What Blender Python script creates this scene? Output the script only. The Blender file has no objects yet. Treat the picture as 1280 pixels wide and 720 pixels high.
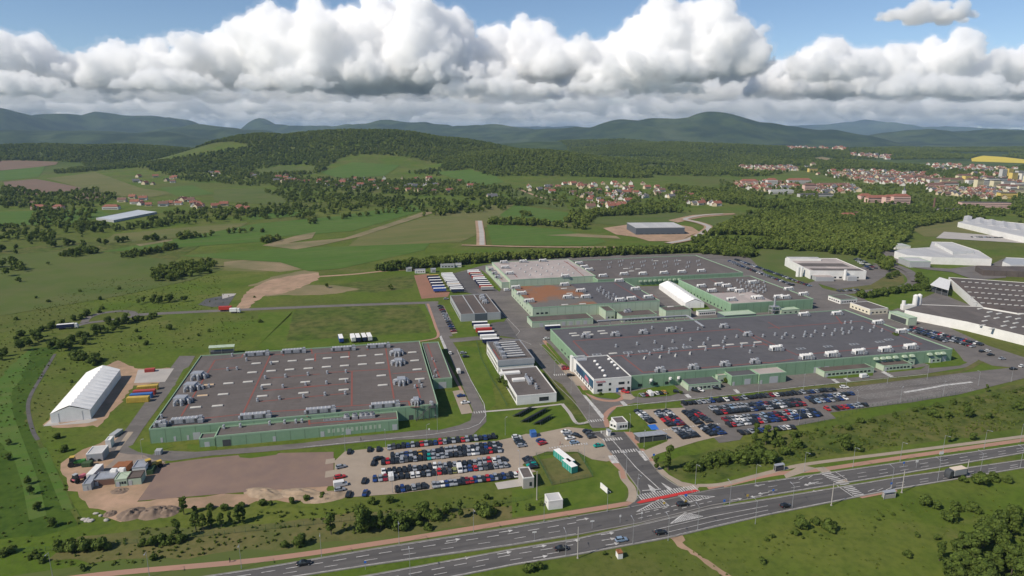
import bpy, bmesh, math, random
import numpy as np
from mathutils import Vector, Matrix
from mathutils.bvhtree import BVHTree
random.seed(7); rng = np.random.default_rng(11)
SC = bpy.context.scene
COL = SC.collection
# ------------------------------------------------------------------ camera, sky, sun, exposure
F, HOR, CAMH = 830.0, 165.0, 130.0          # focal length in photo pixels, horizon row, flying height
TH = math.atan((360 - HOR) / F)
cam = bpy.data.cameras.new('camera'); cam.sensor_width = 36.0; cam.lens = 36.0 * F / 1280.0
cam.clip_start = 1.0; cam.clip_end = 200000.0
camo = bpy.data.objects.new('camera', cam); COL.objects.link(camo)
camo.location = (0, 0, CAMH); camo.rotation_euler = (math.pi / 2 - TH, 0, 0)
SC.camera = camo
SUN_EL = math.radians(42); SUN_DIR2 = math.radians(180 + 31)      # where the sun stands, measured from +X
sv = Vector((math.cos(SUN_EL) * math.cos(SUN_DIR2), math.cos(SUN_EL) * math.sin(SUN_DIR2), math.sin(SUN_EL)))
W = bpy.data.worlds.new('World'); SC.world = W; W.use_nodes = True
wn = W.node_tree; wn.nodes.clear()
sky = wn.nodes.new('ShaderNodeTexSky'); sky.sky_type = 'NISHITA'; sky.sun_disc = False
sky.sun_elevation = SUN_EL; sky.sun_rotation = math.atan2(sv.x, sv.y); sky.altitude = 1800
sky.air_density = 1.0; sky.dust_density = 0.05; sky.ozone_density = 3.0
bg = wn.nodes.new('ShaderNodeBackground'); bg.inputs[1].default_value = 0.105
wo = wn.nodes.new('ShaderNodeOutputWorld')
wn.links.new(sky.outputs[0], bg.inputs[0]); wn.links.new(bg.outputs[0], wo.inputs[0])
sl = bpy.data.lights.new('sun', 'SUN'); sl.energy = 5.0; sl.angle = math.radians(0.55); sl.color = (1.0, 0.91, 0.78)
so = bpy.data.objects.new('sun', sl); COL.objects.link(so)
so.rotation_euler = (-sv).to_track_quat('-Z', 'Y').to_euler(); so.location = (-200, -100, 400)
SC.view_settings.view_transform = 'Standard'; SC.view_settings.look = 'None'
SC.view_settings.exposure = 0.06; SC.view_settings.gamma = 1.0; SC.view_settings.use_curve_mapping = False
SC.render.engine = 'CYCLES'
SC.cycles.use_denoising = True; SC.cycles.max_bounces = 42; SC.cycles.volume_bounces = 40
SC.cycles.diffuse_bounces = 3; SC.cycles.glossy_bounces = 2; SC.cycles.transmission_bounces = 2
SC.cycles.transparent_max_bounces = 8; SC.cycles.caustics_reflective = False; SC.cycles.caustics_refractive = False

# ------------------------------------------------------------------ measuring: photo pixel -> place on the ground
ST, CT = math.sin(TH), math.cos(TH)
def ray(px, py):
    k = (py - 360) / F
    return Vector(((px - 640) / F, CT - k * ST, -ST - k * CT))
def G(px, py, z=0.0):
    d = ray(px, py); t = (z - CAMH) / d.z
    return Vector((d.x * t, d.y * t, z))
def at_dist(px, py, Y):
    d = ray(px, py); t = Y / d.y
    return Vector((d.x * t, Y, CAMH + d.z * t))
AX = math.radians(12.7); UX = Vector((math.cos(AX), math.sin(AX), 0)); VX = Vector((-math.sin(AX), math.cos(AX), 0))

# ------------------------------------------------------------------ materials
MATS = {}
def mat(name, c, rough=0.8, c2=None, scale=0.05, detail=4, metal=0.0, c3=None, scale3=0.5, amt3=0.4, emit=0, lo=0.35, hi=0.65, spec=0.3, bump=0, streak=None, seam=None, joint=0, tracks=None):
    """colour c mixed with c2 by large noise, then with c3 by a finer noise"""
    if name in MATS: return MATS[name]
    m = bpy.data.materials.new(name); m.use_nodes = True; nt = m.node_tree
    b = nt.nodes['Principled BSDF']; b.inputs['Roughness'].default_value = rough; b.inputs['Metallic'].default_value = metal
    b.inputs['Specular IOR Level'].default_value = spec
    b.inputs['Base Color'].default_value = (*c, 1)
    tc = nt.nodes.new('ShaderNodeTexCoord')
    src = None
    def layer(src, c0, c1, sc, det, lo, hi, amt, stretch=None):
        vec = tc.outputs['Object']
        if stretch:
            mp = nt.nodes.new('ShaderNodeMapping'); mp.inputs['Scale'].default_value = stretch[:3]
            if len(stretch) > 3:
                mp.vector_type = 'TEXTURE'; mp.inputs['Rotation'].default_value = (0, 0, stretch[3]); mp.inputs['Scale'].default_value = [1 / q for q in stretch[:3]]
            nt.links.new(vec, mp.inputs[0]); vec = mp.outputs[0]
        n = nt.nodes.new('ShaderNodeTexNoise'); n.inputs['Scale'].default_value = sc; n.inputs['Detail'].default_value = det
        n.inputs['Roughness'].default_value = 0.62
        nt.links.new(vec, n.inputs['Vector'])
        r = nt.nodes.new('ShaderNodeMapRange'); r.inputs[1].default_value = lo; r.inputs[2].default_value = hi
        r.inputs[4].default_value = amt
        nt.links.new(n.outputs[0], r.inputs[0])
        mx = nt.nodes.new('ShaderNodeMix'); mx.data_type = 'RGBA'
        nt.links.new(r.outputs[0], mx.inputs[0])
        if src is None: mx.inputs[6].default_value = (*c0, 1)
        else: nt.links.new(src, mx.inputs[6])
        mx.inputs[7].default_value = (*c1, 1)
        return mx.outputs[2], n.outputs[0]
    nz = None
    if c2: src, nz = layer(src, c, c2, scale, detail, lo, hi, 1.0, streak)
    if c3: src, nz = layer(src, c, c3, scale3, 3, 0.4, 0.7, amt3)
    def dark(src, fac, k):
        mx = nt.nodes.new('ShaderNodeMix'); mx.data_type = 'RGBA'; mx.blend_type = 'MULTIPLY'; nt.links.new(fac, mx.inputs[0]); nt.links.new(src, mx.inputs[6]); mx.inputs[7].default_value = (k, k, k, 1)
        return mx.outputs[2]
    if tracks: src, _ = layer(src, c, tracks[0], tracks[1], 4, 0.45, 0.65, tracks[2], tracks[3])
    if seam:        # welded sheets of roofing felt
        br = nt.nodes.new('ShaderNodeTexBrick'); br.inputs['Scale'].default_value = 1; br.inputs['Brick Width'].default_value = seam[0]; br.inputs['Row Height'].default_value = seam[1]; br.inputs['Mortar Size'].default_value = seam[2]
        br.inputs['Color1'].default_value = (0, 0, 0, 1); br.inputs['Color2'].default_value = (.35, .35, .35, 1); br.inputs['Mortar'].default_value = (1, 1, 1, 1); br.inputs['Mortar Smooth'].default_value = .2
        nt.links.new(tc.outputs['Object'], br.inputs['Vector']); src = dark(src, br.outputs['Color'], seam[3])
        src, _ = layer(src, c, tuple(x * .72 for x in c), 0.11, 3, .60, .66, .55)
        src, _ = layer(src, c, tuple(min(1, x * 1.3) for x in c), 0.07, 5, .55, .75, .6, (1, .25, 1))
    if joint:       # upright joints between cladding panels
        sx = nt.nodes.new('ShaderNodeSeparateXYZ'); nt.links.new(tc.outputs['Object'], sx.inputs[0]); ad = nt.nodes.new('ShaderNodeMath'); nt.links.new(sx.outputs[0], ad.inputs[0]); nt.links.new(sx.outputs[1], ad.inputs[1])
        dv = nt.nodes.new('ShaderNodeMath'); dv.operation = 'DIVIDE'; dv.inputs[1].default_value = joint; nt.links.new(ad.outputs[0], dv.inputs[0]); fc = nt.nodes.new('ShaderNodeMath'); fc.operation = 'FRACT'; nt.links.new(dv.outputs[0], fc.inputs[0])
        lt = nt.nodes.new('ShaderNodeMath'); lt.operation = 'LESS_THAN'; lt.inputs[1].default_value = .06; nt.links.new(fc.outputs[0], lt.inputs[0]); src = dark(src, lt.outputs[0], .68)
    if src: nt.links.new(src, b.inputs['Base Color'])
    if bump and nz:
        bp = nt.nodes.new('ShaderNodeBump'); bp.inputs['Strength'].default_value = 0.6; bp.inputs['Distance'].default_value = bump
        nt.links.new(nz, bp.inputs['Height']); nt.links.new(bp.outputs[0], b.inputs['Normal'])
    if emit: b.inputs['Emission Color'].default_value = (*c, 1); b.inputs['Emission Strength'].default_value = emit
    MATS[name] = m
    return m

# ------------------------------------------------------------------ mesh helpers
class MB:
    def __init__(s): s.v = []; s.f = []; s.mi = []; s.mats = []
    def m(s, mt):
        if mt not in s.mats: s.mats.append(mt)
        return s.mats.index(mt)
    def poly(s, pts, mt):
        o = len(s.v); s.v += [tuple(p) for p in pts]; s.f.append(tuple(range(o, o + len(pts)))); s.mi.append(s.m(mt))
    def prism(s, pts, z0, z1, mt, top=None, bottom=True):
        n = len(pts); o = len(s.v)
        ar = sum(pts[i][0] * pts[(i + 1) % n][1] - pts[(i + 1) % n][0] * pts[i][1] for i in range(n))
        if ar < 0: pts = pts[::-1]
        s.v += [(p[0], p[1], z0) for p in pts] + [(p[0], p[1], z1) for p in pts]
        k = s.m(mt); kt = s.m(top) if top else k
        for i in range(n):
            j = (i + 1) % n; s.f.append((o + i, o + j, o + n + j, o + n + i)); s.mi.append(k)
        s.f.append(tuple(o + n + i for i in range(n))); s.mi.append(kt)
        if bottom: s.f.append(tuple(o + n - 1 - i for i in range(n))); s.mi.append(k)
    def box(s, x0, x1, y0, y1, z0, z1, mt, top=None):
        s.prism([(x0, y0), (x1, y0), (x1, y1), (x0, y1)], z0, z1, mt, top)
    def loft(s, rings, mt, caps=True):
        o = len(s.v); n = len(rings[0]); k = s.m(mt)
        for r in rings: s.v += [tuple(p) for p in r]
        for a in range(len(rings) - 1):
            for i in range(n):
                j = (i + 1) % n
                s.f.append((o + a * n + i, o + a * n + j, o + (a + 1) * n + j, o + (a + 1) * n + i)); s.mi.append(k)
        if caps:
            s.f.append(tuple(o + n - 1 - i for i in range(n))); s.mi.append(k)
            b = o + (len(rings) - 1) * n
            s.f.append(tuple(b + i for i in range(n))); s.mi.append(k)
    def tube(s, p, q, r0, r1, mt, n=6):
        p, q = Vector(p), Vector(q); d = (q - p).normalized()
        a = d.orthogonal().normalized(); b = d.cross(a)
        cs = [(math.cos(2 * math.pi * i / n), math.sin(2 * math.pi * i / n)) for i in range(n)]
        s.loft([[p + (a * c + b * e) * r0 for c, e in cs], [q + (a * c + b * e) * r1 for c, e in cs]], mt)
    def mesh(s, name):
        me = bpy.data.meshes.new(name); me.from_pydata(s.v, [], s.f)
        for m in s.mats: me.materials.append(m)
        me.polygons.foreach_set('material_index', s.mi); me.update()
        return me
    def build(s, name, parent=None, loc=None):
        o = bpy.data.objects.new(name, s.mesh(name)); COL.objects.link(o)
        if loc is not None: o.location = loc
        if parent is not None: o.parent = parent
        return o
def tag(o, label=None, cat=None, group=None, kind=None):
    if label: o['label'] = label
    if cat: o['category'] = cat
    if group: o['group'] = group
    if kind: o['kind'] = kind
    return o
def thing(name, label, cat, loc=(0, 0, 0), rz=0.0, group=None):
    o = bpy.data.objects.new(name, None); o.empty_display_size = 0.5; COL.objects.link(o)
    o.location = loc; o.rotation_euler = (0, 0, rz)
    return tag(o, label, cat, group)
def copy_tree(o, parent=None):
    c = o.copy(); COL.objects.link(c)
    if parent is not None: c.parent = parent
    for ch in o.children: copy_tree(ch, c)
    return c
# ------------------------------------------------------------------ terrain: one sheet, flat works area, wooded hills, far mountains
HILLS = []
def hill(px, D, ytop, hw, depth, p=2.0):
    HILLS.append(((px - 640) / F * D, D, CAMH - (ytop - HOR) / F * D * 1.02, hw / F * D, depth, p))
for a in [(450, 2750, 167, 120, 480, 2.6), (335, 2650, 172, 75, 420), (560, 2800, 177, 90, 420), (655, 2350, 188, 85, 380, 2.4), (740, 2500, 197, 60, 380),
          (90, 3000, 182, 170, 420, 2.4), (-120, 3200, 178, 150, 500), (-420, 3000, 176, 200, 600), (235, 2900, 187, 80, 380), (860, 3600, 180, 130, 520, 2.4), (1020, 3900, 184, 150, 520), (1240, 4600, 184, 190, 700), (1500, 4600, 180, 200, 700),
          (700, 4600, 175, 140, 600), (470, 2250, 204, 60, 200), (120, 2350, 214, 60, 260),
          (15, 8200, 142, 45, 900), (90, 9200, 149, 45, 800), (170, 9800, 146, 62, 900, 3.2), (215, 9800, 151, 40, 900), (-150, 9000, 146, 130, 1000), (-420, 9000, 148, 180, 1200),
          (60, 6200, 162, 150, 700), (250, 7400, 158, 110, 700), (336, 11500, 151, 20, 500), (400, 11000, 158, 90, 800), (505, 9400, 151, 75, 900, 2.6), (600, 9000, 157, 80, 900), (690, 8200, 163, 110, 800),
          (885, 7200, 147, 46, 700), (855, 7300, 154, 95, 800), (775, 7400, 157, 45, 700), (720, 7600, 163, 60, 700), (950, 7200, 165, 60, 700), (1010, 7000, 167, 60, 700),
          (1075, 21000, 152, 55, 1800), (1000, 22000, 158, 90, 1500), (1180, 21000, 160, 120, 1500), (700, 22000, 158, 160, 1500),
          (1275, 7200, 163, 60, 800), (1180, 7800, 168, 90, 800), (1400, 7500, 158, 120, 900), (1650, 8000, 155, 200, 1000)]:
    hill(*a)
def _vn(ix, iy, s):
    h = np.sin(ix * 127.1 + iy * 311.7 + s * 74.7) * 43758.5453
    return h - np.floor(h)
def vnoise(x, y, s=0):
    ix = np.floor(x); iy = np.floor(y); fx = x - ix; fy = y - iy
    fx = fx * fx * (3 - 2 * fx); fy = fy * fy * (3 - 2 * fy)
    a = _vn(ix, iy, s); b = _vn(ix + 1, iy, s); c = _vn(ix, iy + 1, s); d = _vn(ix + 1, iy + 1, s)
    return (a + (b - a) * fx) * (1 - fy) + (c + (d - c) * fx) * fy - 0.5
def hgt(x, y):
    x = np.asarray(x, float); y = np.asarray(y, float)
    z = np.zeros_like(x)
    for cx, cy, zt, sx, sy, p in HILLS:
        g = zt * np.exp(-np.abs((x - cx) / (sx * 1.3)) ** p - np.abs((y - cy) / sy) ** 2)
        z = np.maximum(z, g) + 0.12 * np.minimum(z, g)
    r = np.hypot(x, y)
    k = np.clip((r - 1500) / 2500, 0, 1); k2 = np.clip((r - 3500) / 4000, 0, 1)
    hk = np.clip(z / 60, 0, 1)
    z = z + k * (12 * vnoise(x / 400, y / 400, 1) + 8 * vnoise(x / 170, y / 170, 2)) * (0.4 + hk) + k2 * hk * (85 * vnoise(x / 1500, y / 1500, 3) + 80 * vnoise(x / 650, y / 650, 4) + 52 * vnoise(x / 290, y / 290, 5) + 26 * vnoise(x / 150, y / 150, 7))
    z = z + 2.0 * np.clip((r - 800) / 900, 0, 1) * (vnoise(x / 260, y / 260, 6) + 0.3)
    # grassy embankment that falls away at the far left
    return z
def build_terrain():
    na = 420
    az = np.radians(np.linspace(-82, 82, na))
    rr = np.concatenate([[0.0], np.geomspace(25, 900, 50), np.geomspace(930, 12000, 330), np.geomspace(12300, 36000, 60)])
    A, R = np.meshgrid(az, rr)
    X = R * np.sin(A); Y = R * np.cos(A) - 60
    Z = hgt(X, Y)
    v = np.stack([X, Y, Z], -1).reshape(-1, 3)
    nr = len(rr)
    i, j = np.meshgrid(np.arange(nr - 1), np.arange(na - 1), indexing='ij')
    a = i * na + j
    f = np.stack([a, a + 1, a + na + 1, a + na], -1).reshape(-1, 4)
    me = bpy.data.meshes.new('ground'); me.from_pydata(v.tolist(), [], f[:, ::-1].tolist()); me.update()
    me.polygons.foreach_set('use_smooth', [True] * len(me.polygons))
    o = bpy.data.objects.new('ground', me); COL.objects.link(o); tag(o, kind='structure')
    return o, BVHTree.FromPolygons([Vector(p) for p in v], [tuple(q) for q in f[:, ::-1].tolist()])
ground, BVH = build_terrain()
def GT(px, py):
    """place on the terrain seen at a photo pixel"""
    d = ray(px, py).normalized()
    h = BVH.ray_cast(Vector((0, 0, CAMH)), d, 60000)
    return h[0] if h[0] is not None else G(px, max(py, 172))
def zt(x, y):
    h = BVH.ray_cast(Vector((x, y, 5000)), Vector((0, 0, -1)), 9000)
    return h[0].z if h[0] is not None else 0.0
def ground_mat():
    m = bpy.data.materials.new('meadow_ground'); m.use_nodes = True; nt = m.node_tree; N = nt.nodes; L = nt.links
    b = N['Principled BSDF']; b.inputs['Roughness'].default_value = 0.95; b.inputs['Specular IOR Level'].default_value = 0.1
    tc = N.new('ShaderNodeTexCoord')
    def noise(sc, det=4, stretch=None):
        v = tc.outputs['Object']
        if stretch:
            mp = N.new('ShaderNodeMapping'); mp.inputs['Scale'].default_value = stretch; L.new(v, mp.inputs[0]); v = mp.outputs[0]
        n = N.new('ShaderNodeTexNoise'); n.inputs['Scale'].default_value = sc; n.inputs['Detail'].default_value = det; n.inputs['Roughness'].default_value = 0.6
        L.new(v, n.inputs['Vector']); return n.outputs[0]
    def rng_(s, lo, hi, amt=1.0):
        r = N.new('ShaderNodeMapRange'); r.inputs[1].default_value = lo; r.inputs[2].default_value = hi; r.inputs[4].default_value = amt
        L.new(s, r.inputs[0]); return r.outputs[0]
    def mix(fac, a, c):
        x = N.new('ShaderNodeMix'); x.data_type = 'RGBA'; L.new(fac, x.inputs[0])
        if isinstance(a, tuple): x.inputs[6].default_value = (*a, 1)
        else: L.new(a, x.inputs[6])
        if isinstance(c, tuple): x.inputs[7].default_value = (*c, 1)
        else: L.new(c, x.inputs[7])
        return x.outputs[2]
    c = mix(rng_(noise(0.012, 6), 0.4, 0.62), (0.074, 0.122, 0.012), (0.116, 0.134, 0.027))
    c = mix(rng_(noise(0.0045, 6, (1, 1.8, 1)), 0.48, 0.60, 0.75), c, (0.098, 0.104, 0.030))
    c = mix(rng_(noise(0.045, 7), 0.48, 0.70, 0.85), c, (0.058, 0.094, 0.012))
    c = mix(rng_(noise(0.028, 7), 0.58, 0.74, 0.6), c, (0.165, 0.140, 0.060))
    c = mix(rng_(noise(0.35, 6), 0.45, 0.70, 0.6), c, (0.040, 0.064, 0.010))
    c = mix(rng_(noise(1.3, 4), 0.5, 0.72, 0.4), c, (0.120, 0.125, 0.045))
    # far land: beyond 4.5 km woods cover most of it, with paler clearings
    ln = N.new('ShaderNodeVectorMath'); ln.operation = 'LENGTH'; L.new(tc.outputs['Object'], ln.inputs[0])
    wood = mix(rng_(noise(0.008, 7), 0.40, 0.6), (0.026, 0.046, 0.016), (0.056, 0.082, 0.026))
    wood = mix(rng_(noise(0.0011, 5, (1, .5, 1)), 0.58, 0.66, 0.7), wood, (0.085, 0.115, 0.040))
    c = mix(rng_(ln.outputs['Value'], 2500, 3600), c, wood)
    far = mix(rng_(noise(0.0035, 7), 0.42, 0.6), (0.017, 0.032, 0.016), (0.044, 0.066, 0.026))
    far = mix(rng_(noise(0.0009, 6, (1, .6, 1)), 0.54, 0.64, 0.7), far, (0.075, 0.095, 0.045))
    c = mix(rng_(ln.outputs['Value'], 4300, 5600), c, far)
    L.new(c, b.inputs['Base Color'])
    return m
ground.data.materials.append(ground_mat())
# ------------------------------------------------------------------ clouds: closed bodies of droplets, lit by the sun
def ico(sub):
    bm = bmesh.new(); bmesh.ops.create_icosphere(bm, subdivisions=sub, radius=1.0)
    v = np.array([x.co[:] for x in bm.verts]); f = np.array([[q.index for q in p.verts] for p in bm.faces]); bm.free()
    return v, f
ICO = {s: ico(s) for s in (1, 2, 3)}
def cloud_mat(dens):
    m = bpy.data.materials.new('cloud_droplets'); m.use_nodes = True; nt = m.node_tree; nt.nodes.clear()
    o = nt.nodes.new('ShaderNodeOutputMaterial')
    if CLOUD_VOL:
        p = nt.nodes.new('ShaderNodeVolumeScatter'); p.inputs['Color'].default_value = (0.995, 0.995, 0.995, 1)
        p.inputs['Density'].default_value = dens; p.inputs['Anisotropy'].default_value = 0.0
        nt.links.new(p.outputs[0], o.inputs['Volume'])
    else:
        d = nt.nodes.new('ShaderNodeBsdfDiffuse'); d.inputs[0].default_value = (0.93, 0.93, 0.93, 1)
        t = nt.nodes.new('ShaderNodeBsdfTranslucent'); t.inputs[0].default_value = (0.93, 0.93, 0.95, 1)
        mx = nt.nodes.new('ShaderNodeMixShader'); mx.inputs[0].default_value = 0.35
        nt.links.new(d.outputs[0], mx.inputs[1]); nt.links.new(t.outputs[0], mx.inputs[2]); nt.links.new(mx.outputs[0], o.inputs['Surface'])
    return m
CLOUD_VOL = True
CM = cloud_mat(.0072); CW = cloud_mat(.00045); CF = cloud_mat(.0022)
def main_shells(me):
    """keep only the big outer shells of a remeshed cloud: no specks, no inner hollows"""
    n = len(me.vertices); par = list(range(n))
    def find(i):
        while par[i] != i: par[i] = par[par[i]]; i = par[i]
        return i
    for e in me.edges:
        a, b = find(e.vertices[0]), find(e.vertices[1])
        if a != b: par[a] = b
    lab = np.array([find(i) for i in range(n)]); co = np.empty(n * 3); me.vertices.foreach_get('co', co); co = co.reshape(-1, 3)
    ids, cnt = np.unique(lab, return_counts=True); keep = set()
    big_ = ids[cnt.argmax()]; lo, hi = co[lab == big_].min(0), co[lab == big_].max(0)
    for i, k in zip(ids, cnt):
        q = co[lab == i]
        if i == big_ or (k > .08 * cnt.max() and ((q.min(0) < lo).any() or (q.max(0) > hi).any())): keep.add(i)
    fs = [tuple(p.vertices) for p in me.polygons if lab[p.vertices[0]] in keep]
    use = np.isin(lab, list(keep)); idx = np.cumsum(use) - 1
    m2 = bpy.data.meshes.new('cloud'); m2.from_pydata(co[use].tolist(), [], [tuple(int(idx[i]) for i in f) for f in fs]); m2.polygons.foreach_set('use_smooth', [True] * len(fs)); return m2
def ctex(scale, depth):
    t = bpy.data.textures.new('puffs', 'CLOUDS'); t.noise_scale = scale; t.noise_depth = depth; t.noise_basis = 'BLENDER_ORIGINAL'; return t
T1, T2, T3 = ctex(520, 2), ctex(260, 2), ctex(75, 3)
def cloud(label, D, ybase, prof, depth=0.6, n=26, vox=22, seed=1, disp=(170, 230, 150), far=False):
    """prof: list of (px, ytop) of the sunlit top outline; base is flat at ybase"""
    r_ = random.Random(seed)
    xs = [at_dist(p, ybase, D).x for p, _ in prof]
    zb = at_dist(640, ybase, D).z
    zs = [at_dist(640, y, D).z for _, y in prof]
    V, Fc = [], []; off = 0
    hmax = max(zs) - zb
    def ball(c, r, sub, sq=1.0):
        nonlocal off
        v, f = ICO[sub]
        q = v * np.array([r, r, r * sq]) + np.array(c)
        zl = zb + r_.uniform(-.05, .10) * hmax
        q[:, 2] = np.where(q[:, 2] < zl, zl - (zl - q[:, 2]) * 0.12, q[:, 2])
        V.append(q); Fc.append(f + off); off += len(v)
    wid = xs[-1] - xs[0]
    cnt = int(max(8, n * wid / max(hmax, 1) * 0.85))
    for i in range(cnt):
        x = xs[0] + wid * (i + r_.random()) / cnt
        top = np.interp(x, xs, zs); h = max(top - zb, hmax * 0.32)
        y = D + r_.uniform(-1, 1) * depth * hmax
        r = h * r_.uniform(0.20, 0.40)
        z = zb + max(0, (h - r) * r_.random() ** 0.8)
        ball((x, y, z), r, 2, 0.9)
        for k in range(3):
            a = r_.uniform(0, 6.28); e = r_.uniform(0.1, 1.4)
            r2 = r * r_.uniform(0.36, 0.55)
            ball((x + r * .82 * math.cos(a) * math.cos(e), y + r * .82 * math.sin(a) * math.cos(e), z + r * .76 * math.sin(e)), r2, 2)
    v = np.concatenate(V); f = np.concatenate(Fc)
    me = bpy.data.meshes.new('cloud'); me.from_pydata(v.tolist(), [], f.tolist()); me.materials.append(CF if far else CM)
    o = bpy.data.objects.new('cloud', me); COL.objects.link(o)
    def puff(ob, vx, dsp, mid):
        def remesh():
            r = ob.modifiers.new('r', 'REMESH'); r.mode = 'VOXEL'; r.voxel_size = vx; r.use_smooth_shade = True
        remesh()
        for t, s in zip((T1, T2, T3), dsp):
            d = ob.modifiers.new('d', 'DISPLACE'); d.texture = t; d.texture_coords = 'GLOBAL'; d.strength = s; d.mid_level = mid
        remesh()       # a second remesh leaves one clean closed skin
        bpy.context.view_layer.update()
        m0 = bpy.data.meshes.new_from_object(ob.evaluated_get(bpy.context.evaluated_depsgraph_get())); ob.modifiers.clear()
        m1 = main_shells(m0); m1.materials.append(ob.data.materials[0]); ob.data = m1
    base = me
    if not far:      # thin wisps round the dense body
        m2 = base.copy(); m2.materials.clear(); m2.materials.append(CW); w = bpy.data.objects.new('wisps', m2); COL.objects.link(w); puff(w, vox * 1.3, (disp[0] * 1.15, disp[1] * 1.25, disp[2] * 2.0), .42); w.parent = o
    puff(o, vox, disp, .5)
    tag(o, label, 'cloud', 'cumulus clouds over the hills')
    return o
cloud('towering white cumulus cloud, the broadest of all, left of the picture centre', 14000, 108, [(95, 82), (115, 66), (150, 56), (200, 50), (240, 48), (285, 40), (310, 22), (335, 8), (362, 16), (385, 26), (395, 2), (420, -4), (455, 6), (480, -6), (530, -4), (565, 10), (585, 34), (605, 75), (640, 95)], n=44, seed=3)
cloud('bulky white cloud cut off by the left edge of the sky', 13500, 104, [(-220, 70), (-120, 30), (-20, 24), (20, 28), (60, 52), (95, 72), (115, 96)], n=28, seed=4)
cloud('tall bright cumulus cloud with a domed top right of the picture centre', 13800, 98, [(655, 84), (690, 50), (730, 46), (775, 40), (800, 24), (825, -2), (850, -6), (880, 2), (900, 14), (930, 44), (945, 84)], n=44, seed=5)
cloud('rounded white cloud squeezed between the two tallest cloud towers', 15500, 108, [(570, 80), (600, 40), (640, 20), (670, 26), (695, 45), (730, 90)], n=28, seed=6)
cloud('long lumpy white cloud spreading to the right edge of the sky', 15500, 118, [(930, 85), (990, 60), (1040, 44), (1075, 60), (1120, 52), (1170, 44), (1215, 66), (1280, 54), (1380, 50), (1500, 90)], n=30, seed=7)
cloud('small thin grey cloud alone in the blue at the upper right', 12500, 28, [(1088, 22), (1120, 8), (1150, -4), (1185, -2), (1210, 14), (1222, 26)], n=22, vox=22, seed=8, depth=.7, disp=(60, 90, 50))
for i, (D, yb, pr) in enumerate([(12500, 112, [(150, 100), (190, 84), (240, 88), (280, 96)]), (12800, 100, [(430, 90), (470, 66), (520, 60), (560, 74), (600, 88)]), (12600, 110, [(300, 98), (350, 84), (400, 90), (430, 102)]),
        (12500, 94, [(742, 84), (780, 60), (830, 56), (870, 70), (890, 84)]), (12700, 116, [(690, 108), (740, 96), (800, 92), (850, 100), (880, 110)]), (12400, 118, [(1080, 108), (1130, 92), (1180, 90), (1230, 98), (1290, 108)]), (12600, 98, [(975, 90), (1010, 66), (1060, 64), (1090, 78), (1105, 92)]), (12600, 116, [(-60, 106), (0, 88), (50, 90), (90, 104)]), (12700, 118, [(540, 110), (580, 96), (640, 94), (680, 106)])]):
    cloud('lower white cloud floating in front of the tall cloud towers', D, yb, pr, n=24, seed=60 + i, depth=.7)
kk = 20
for D, yb, yt, amp, wmin, dp in ((17500, 126, 84, 16, 120, .6), (21000, 142, 106, 12, 140, .5), (26000, 152, 120, 10, 150, .5), (33000, 158, 131, 8, 170, .5), (46000, 161, 141, 6, 200, .5)):
    x = -460
    while x < 1750:
        w = random.uniform(wmin, wmin * 2.6); n_ = int(w / 40) + 4
        pr = [(x + w * t / n_, yt + amp * random.uniform(-1, 1) + (16 if t in (0, n_) else 0) * (yb - yt) / 30) for t in range(n_ + 1)]
        cloud('low pale cloud bank in the rows receding to the horizon', D, yb + random.uniform(-2, 2), pr, n=26, vox=D / 420, seed=kk, disp=(D / 85, D / 120, D / 260), depth=dp, far=True)
        x += w * random.uniform(0.72, 0.95); kk += 1
# ------------------------------------------------------------------ colours of the place
_q = G(960, 620) - G(320, 725); ROADANG = math.atan2(_q.y, _q.x)
ASPH = mat('asphalt', (0.130, 0.118, 0.111), 0.9, (0.168, 0.152, 0.141), 0.06, 5, c3=(0.105, 0.097, 0.092), scale3=0.5, amt3=0.5, tracks=((.085, .078, .074), .05, .5, (1, 3, 1)))
ASPHD = mat('new_asphalt', (0.090, 0.085, 0.083), 0.85, (0.115, 0.108, 0.104), 0.05, 5, c3=(0.072, 0.069, 0.068), scale3=0.4, amt3=0.5, tracks=((.058, .056, .056), .35, .6, (.03, 1, 1, ROADANG)))
PAVE = mat('beige_paving', (0.335, 0.275, 0.215), 0.9, (0.285, 0.235, 0.185), 0.06, 5, c3=(0.24, 0.20, 0.16), scale3=0.35, amt3=0.4)
PINK = mat('pink_paving', (0.36, 0.20, 0.145), 0.9, (0.31, 0.19, 0.14), 0.08, 4)
REDP = mat('red_paint', (0.50, 0.03, 0.03), 0.7, (0.42, 0.04, 0.035), 0.3, 3)
WHITE = mat('white_paint', (0.56, 0.55, 0.53), 0.7, (0.30, 0.29, 0.28), 0.5, 5)
BLUEP = mat('blue_paint', (0.03, 0.14, 0.50), 0.6)
KERB = mat('kerb_concrete', (0.24, 0.225, 0.205), 0.9, (0.19, 0.18, 0.165), 0.2, 3)
PADB = mat('brown_hardcore', (0.205, 0.140, 0.115), 0.95, (0.165, 0.118, 0.100), 0.025, 6, c3=(0.24, 0.165, 0.12), scale3=0.12, amt3=0.5)
LUSH = mat('lush_bank', (0.040, 0.080, 0.010), 0.95, (0.062, 0.100, 0.015), 0.05, 7, c3=(0.028, 0.058, 0.008), scale3=0.3, amt3=0.8, spec=0.1)
DIRT = mat('bare_earth', (0.40, 0.265, 0.180), 0.95, (0.28, 0.185, 0.125), 0.04, 7, c3=(0.19, 0.15, 0.085), scale3=0.15, amt3=0.6)
REDDIRT = mat('red_earth', (0.27, 0.135, 0.090), 0.95, (0.22, 0.12, 0.08), 0.05, 5)
CONC = mat('pale_concrete', (0.40, 0.37, 0.34), 0.9, (0.33, 0.31, 0.29), 0.08, 5)
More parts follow.
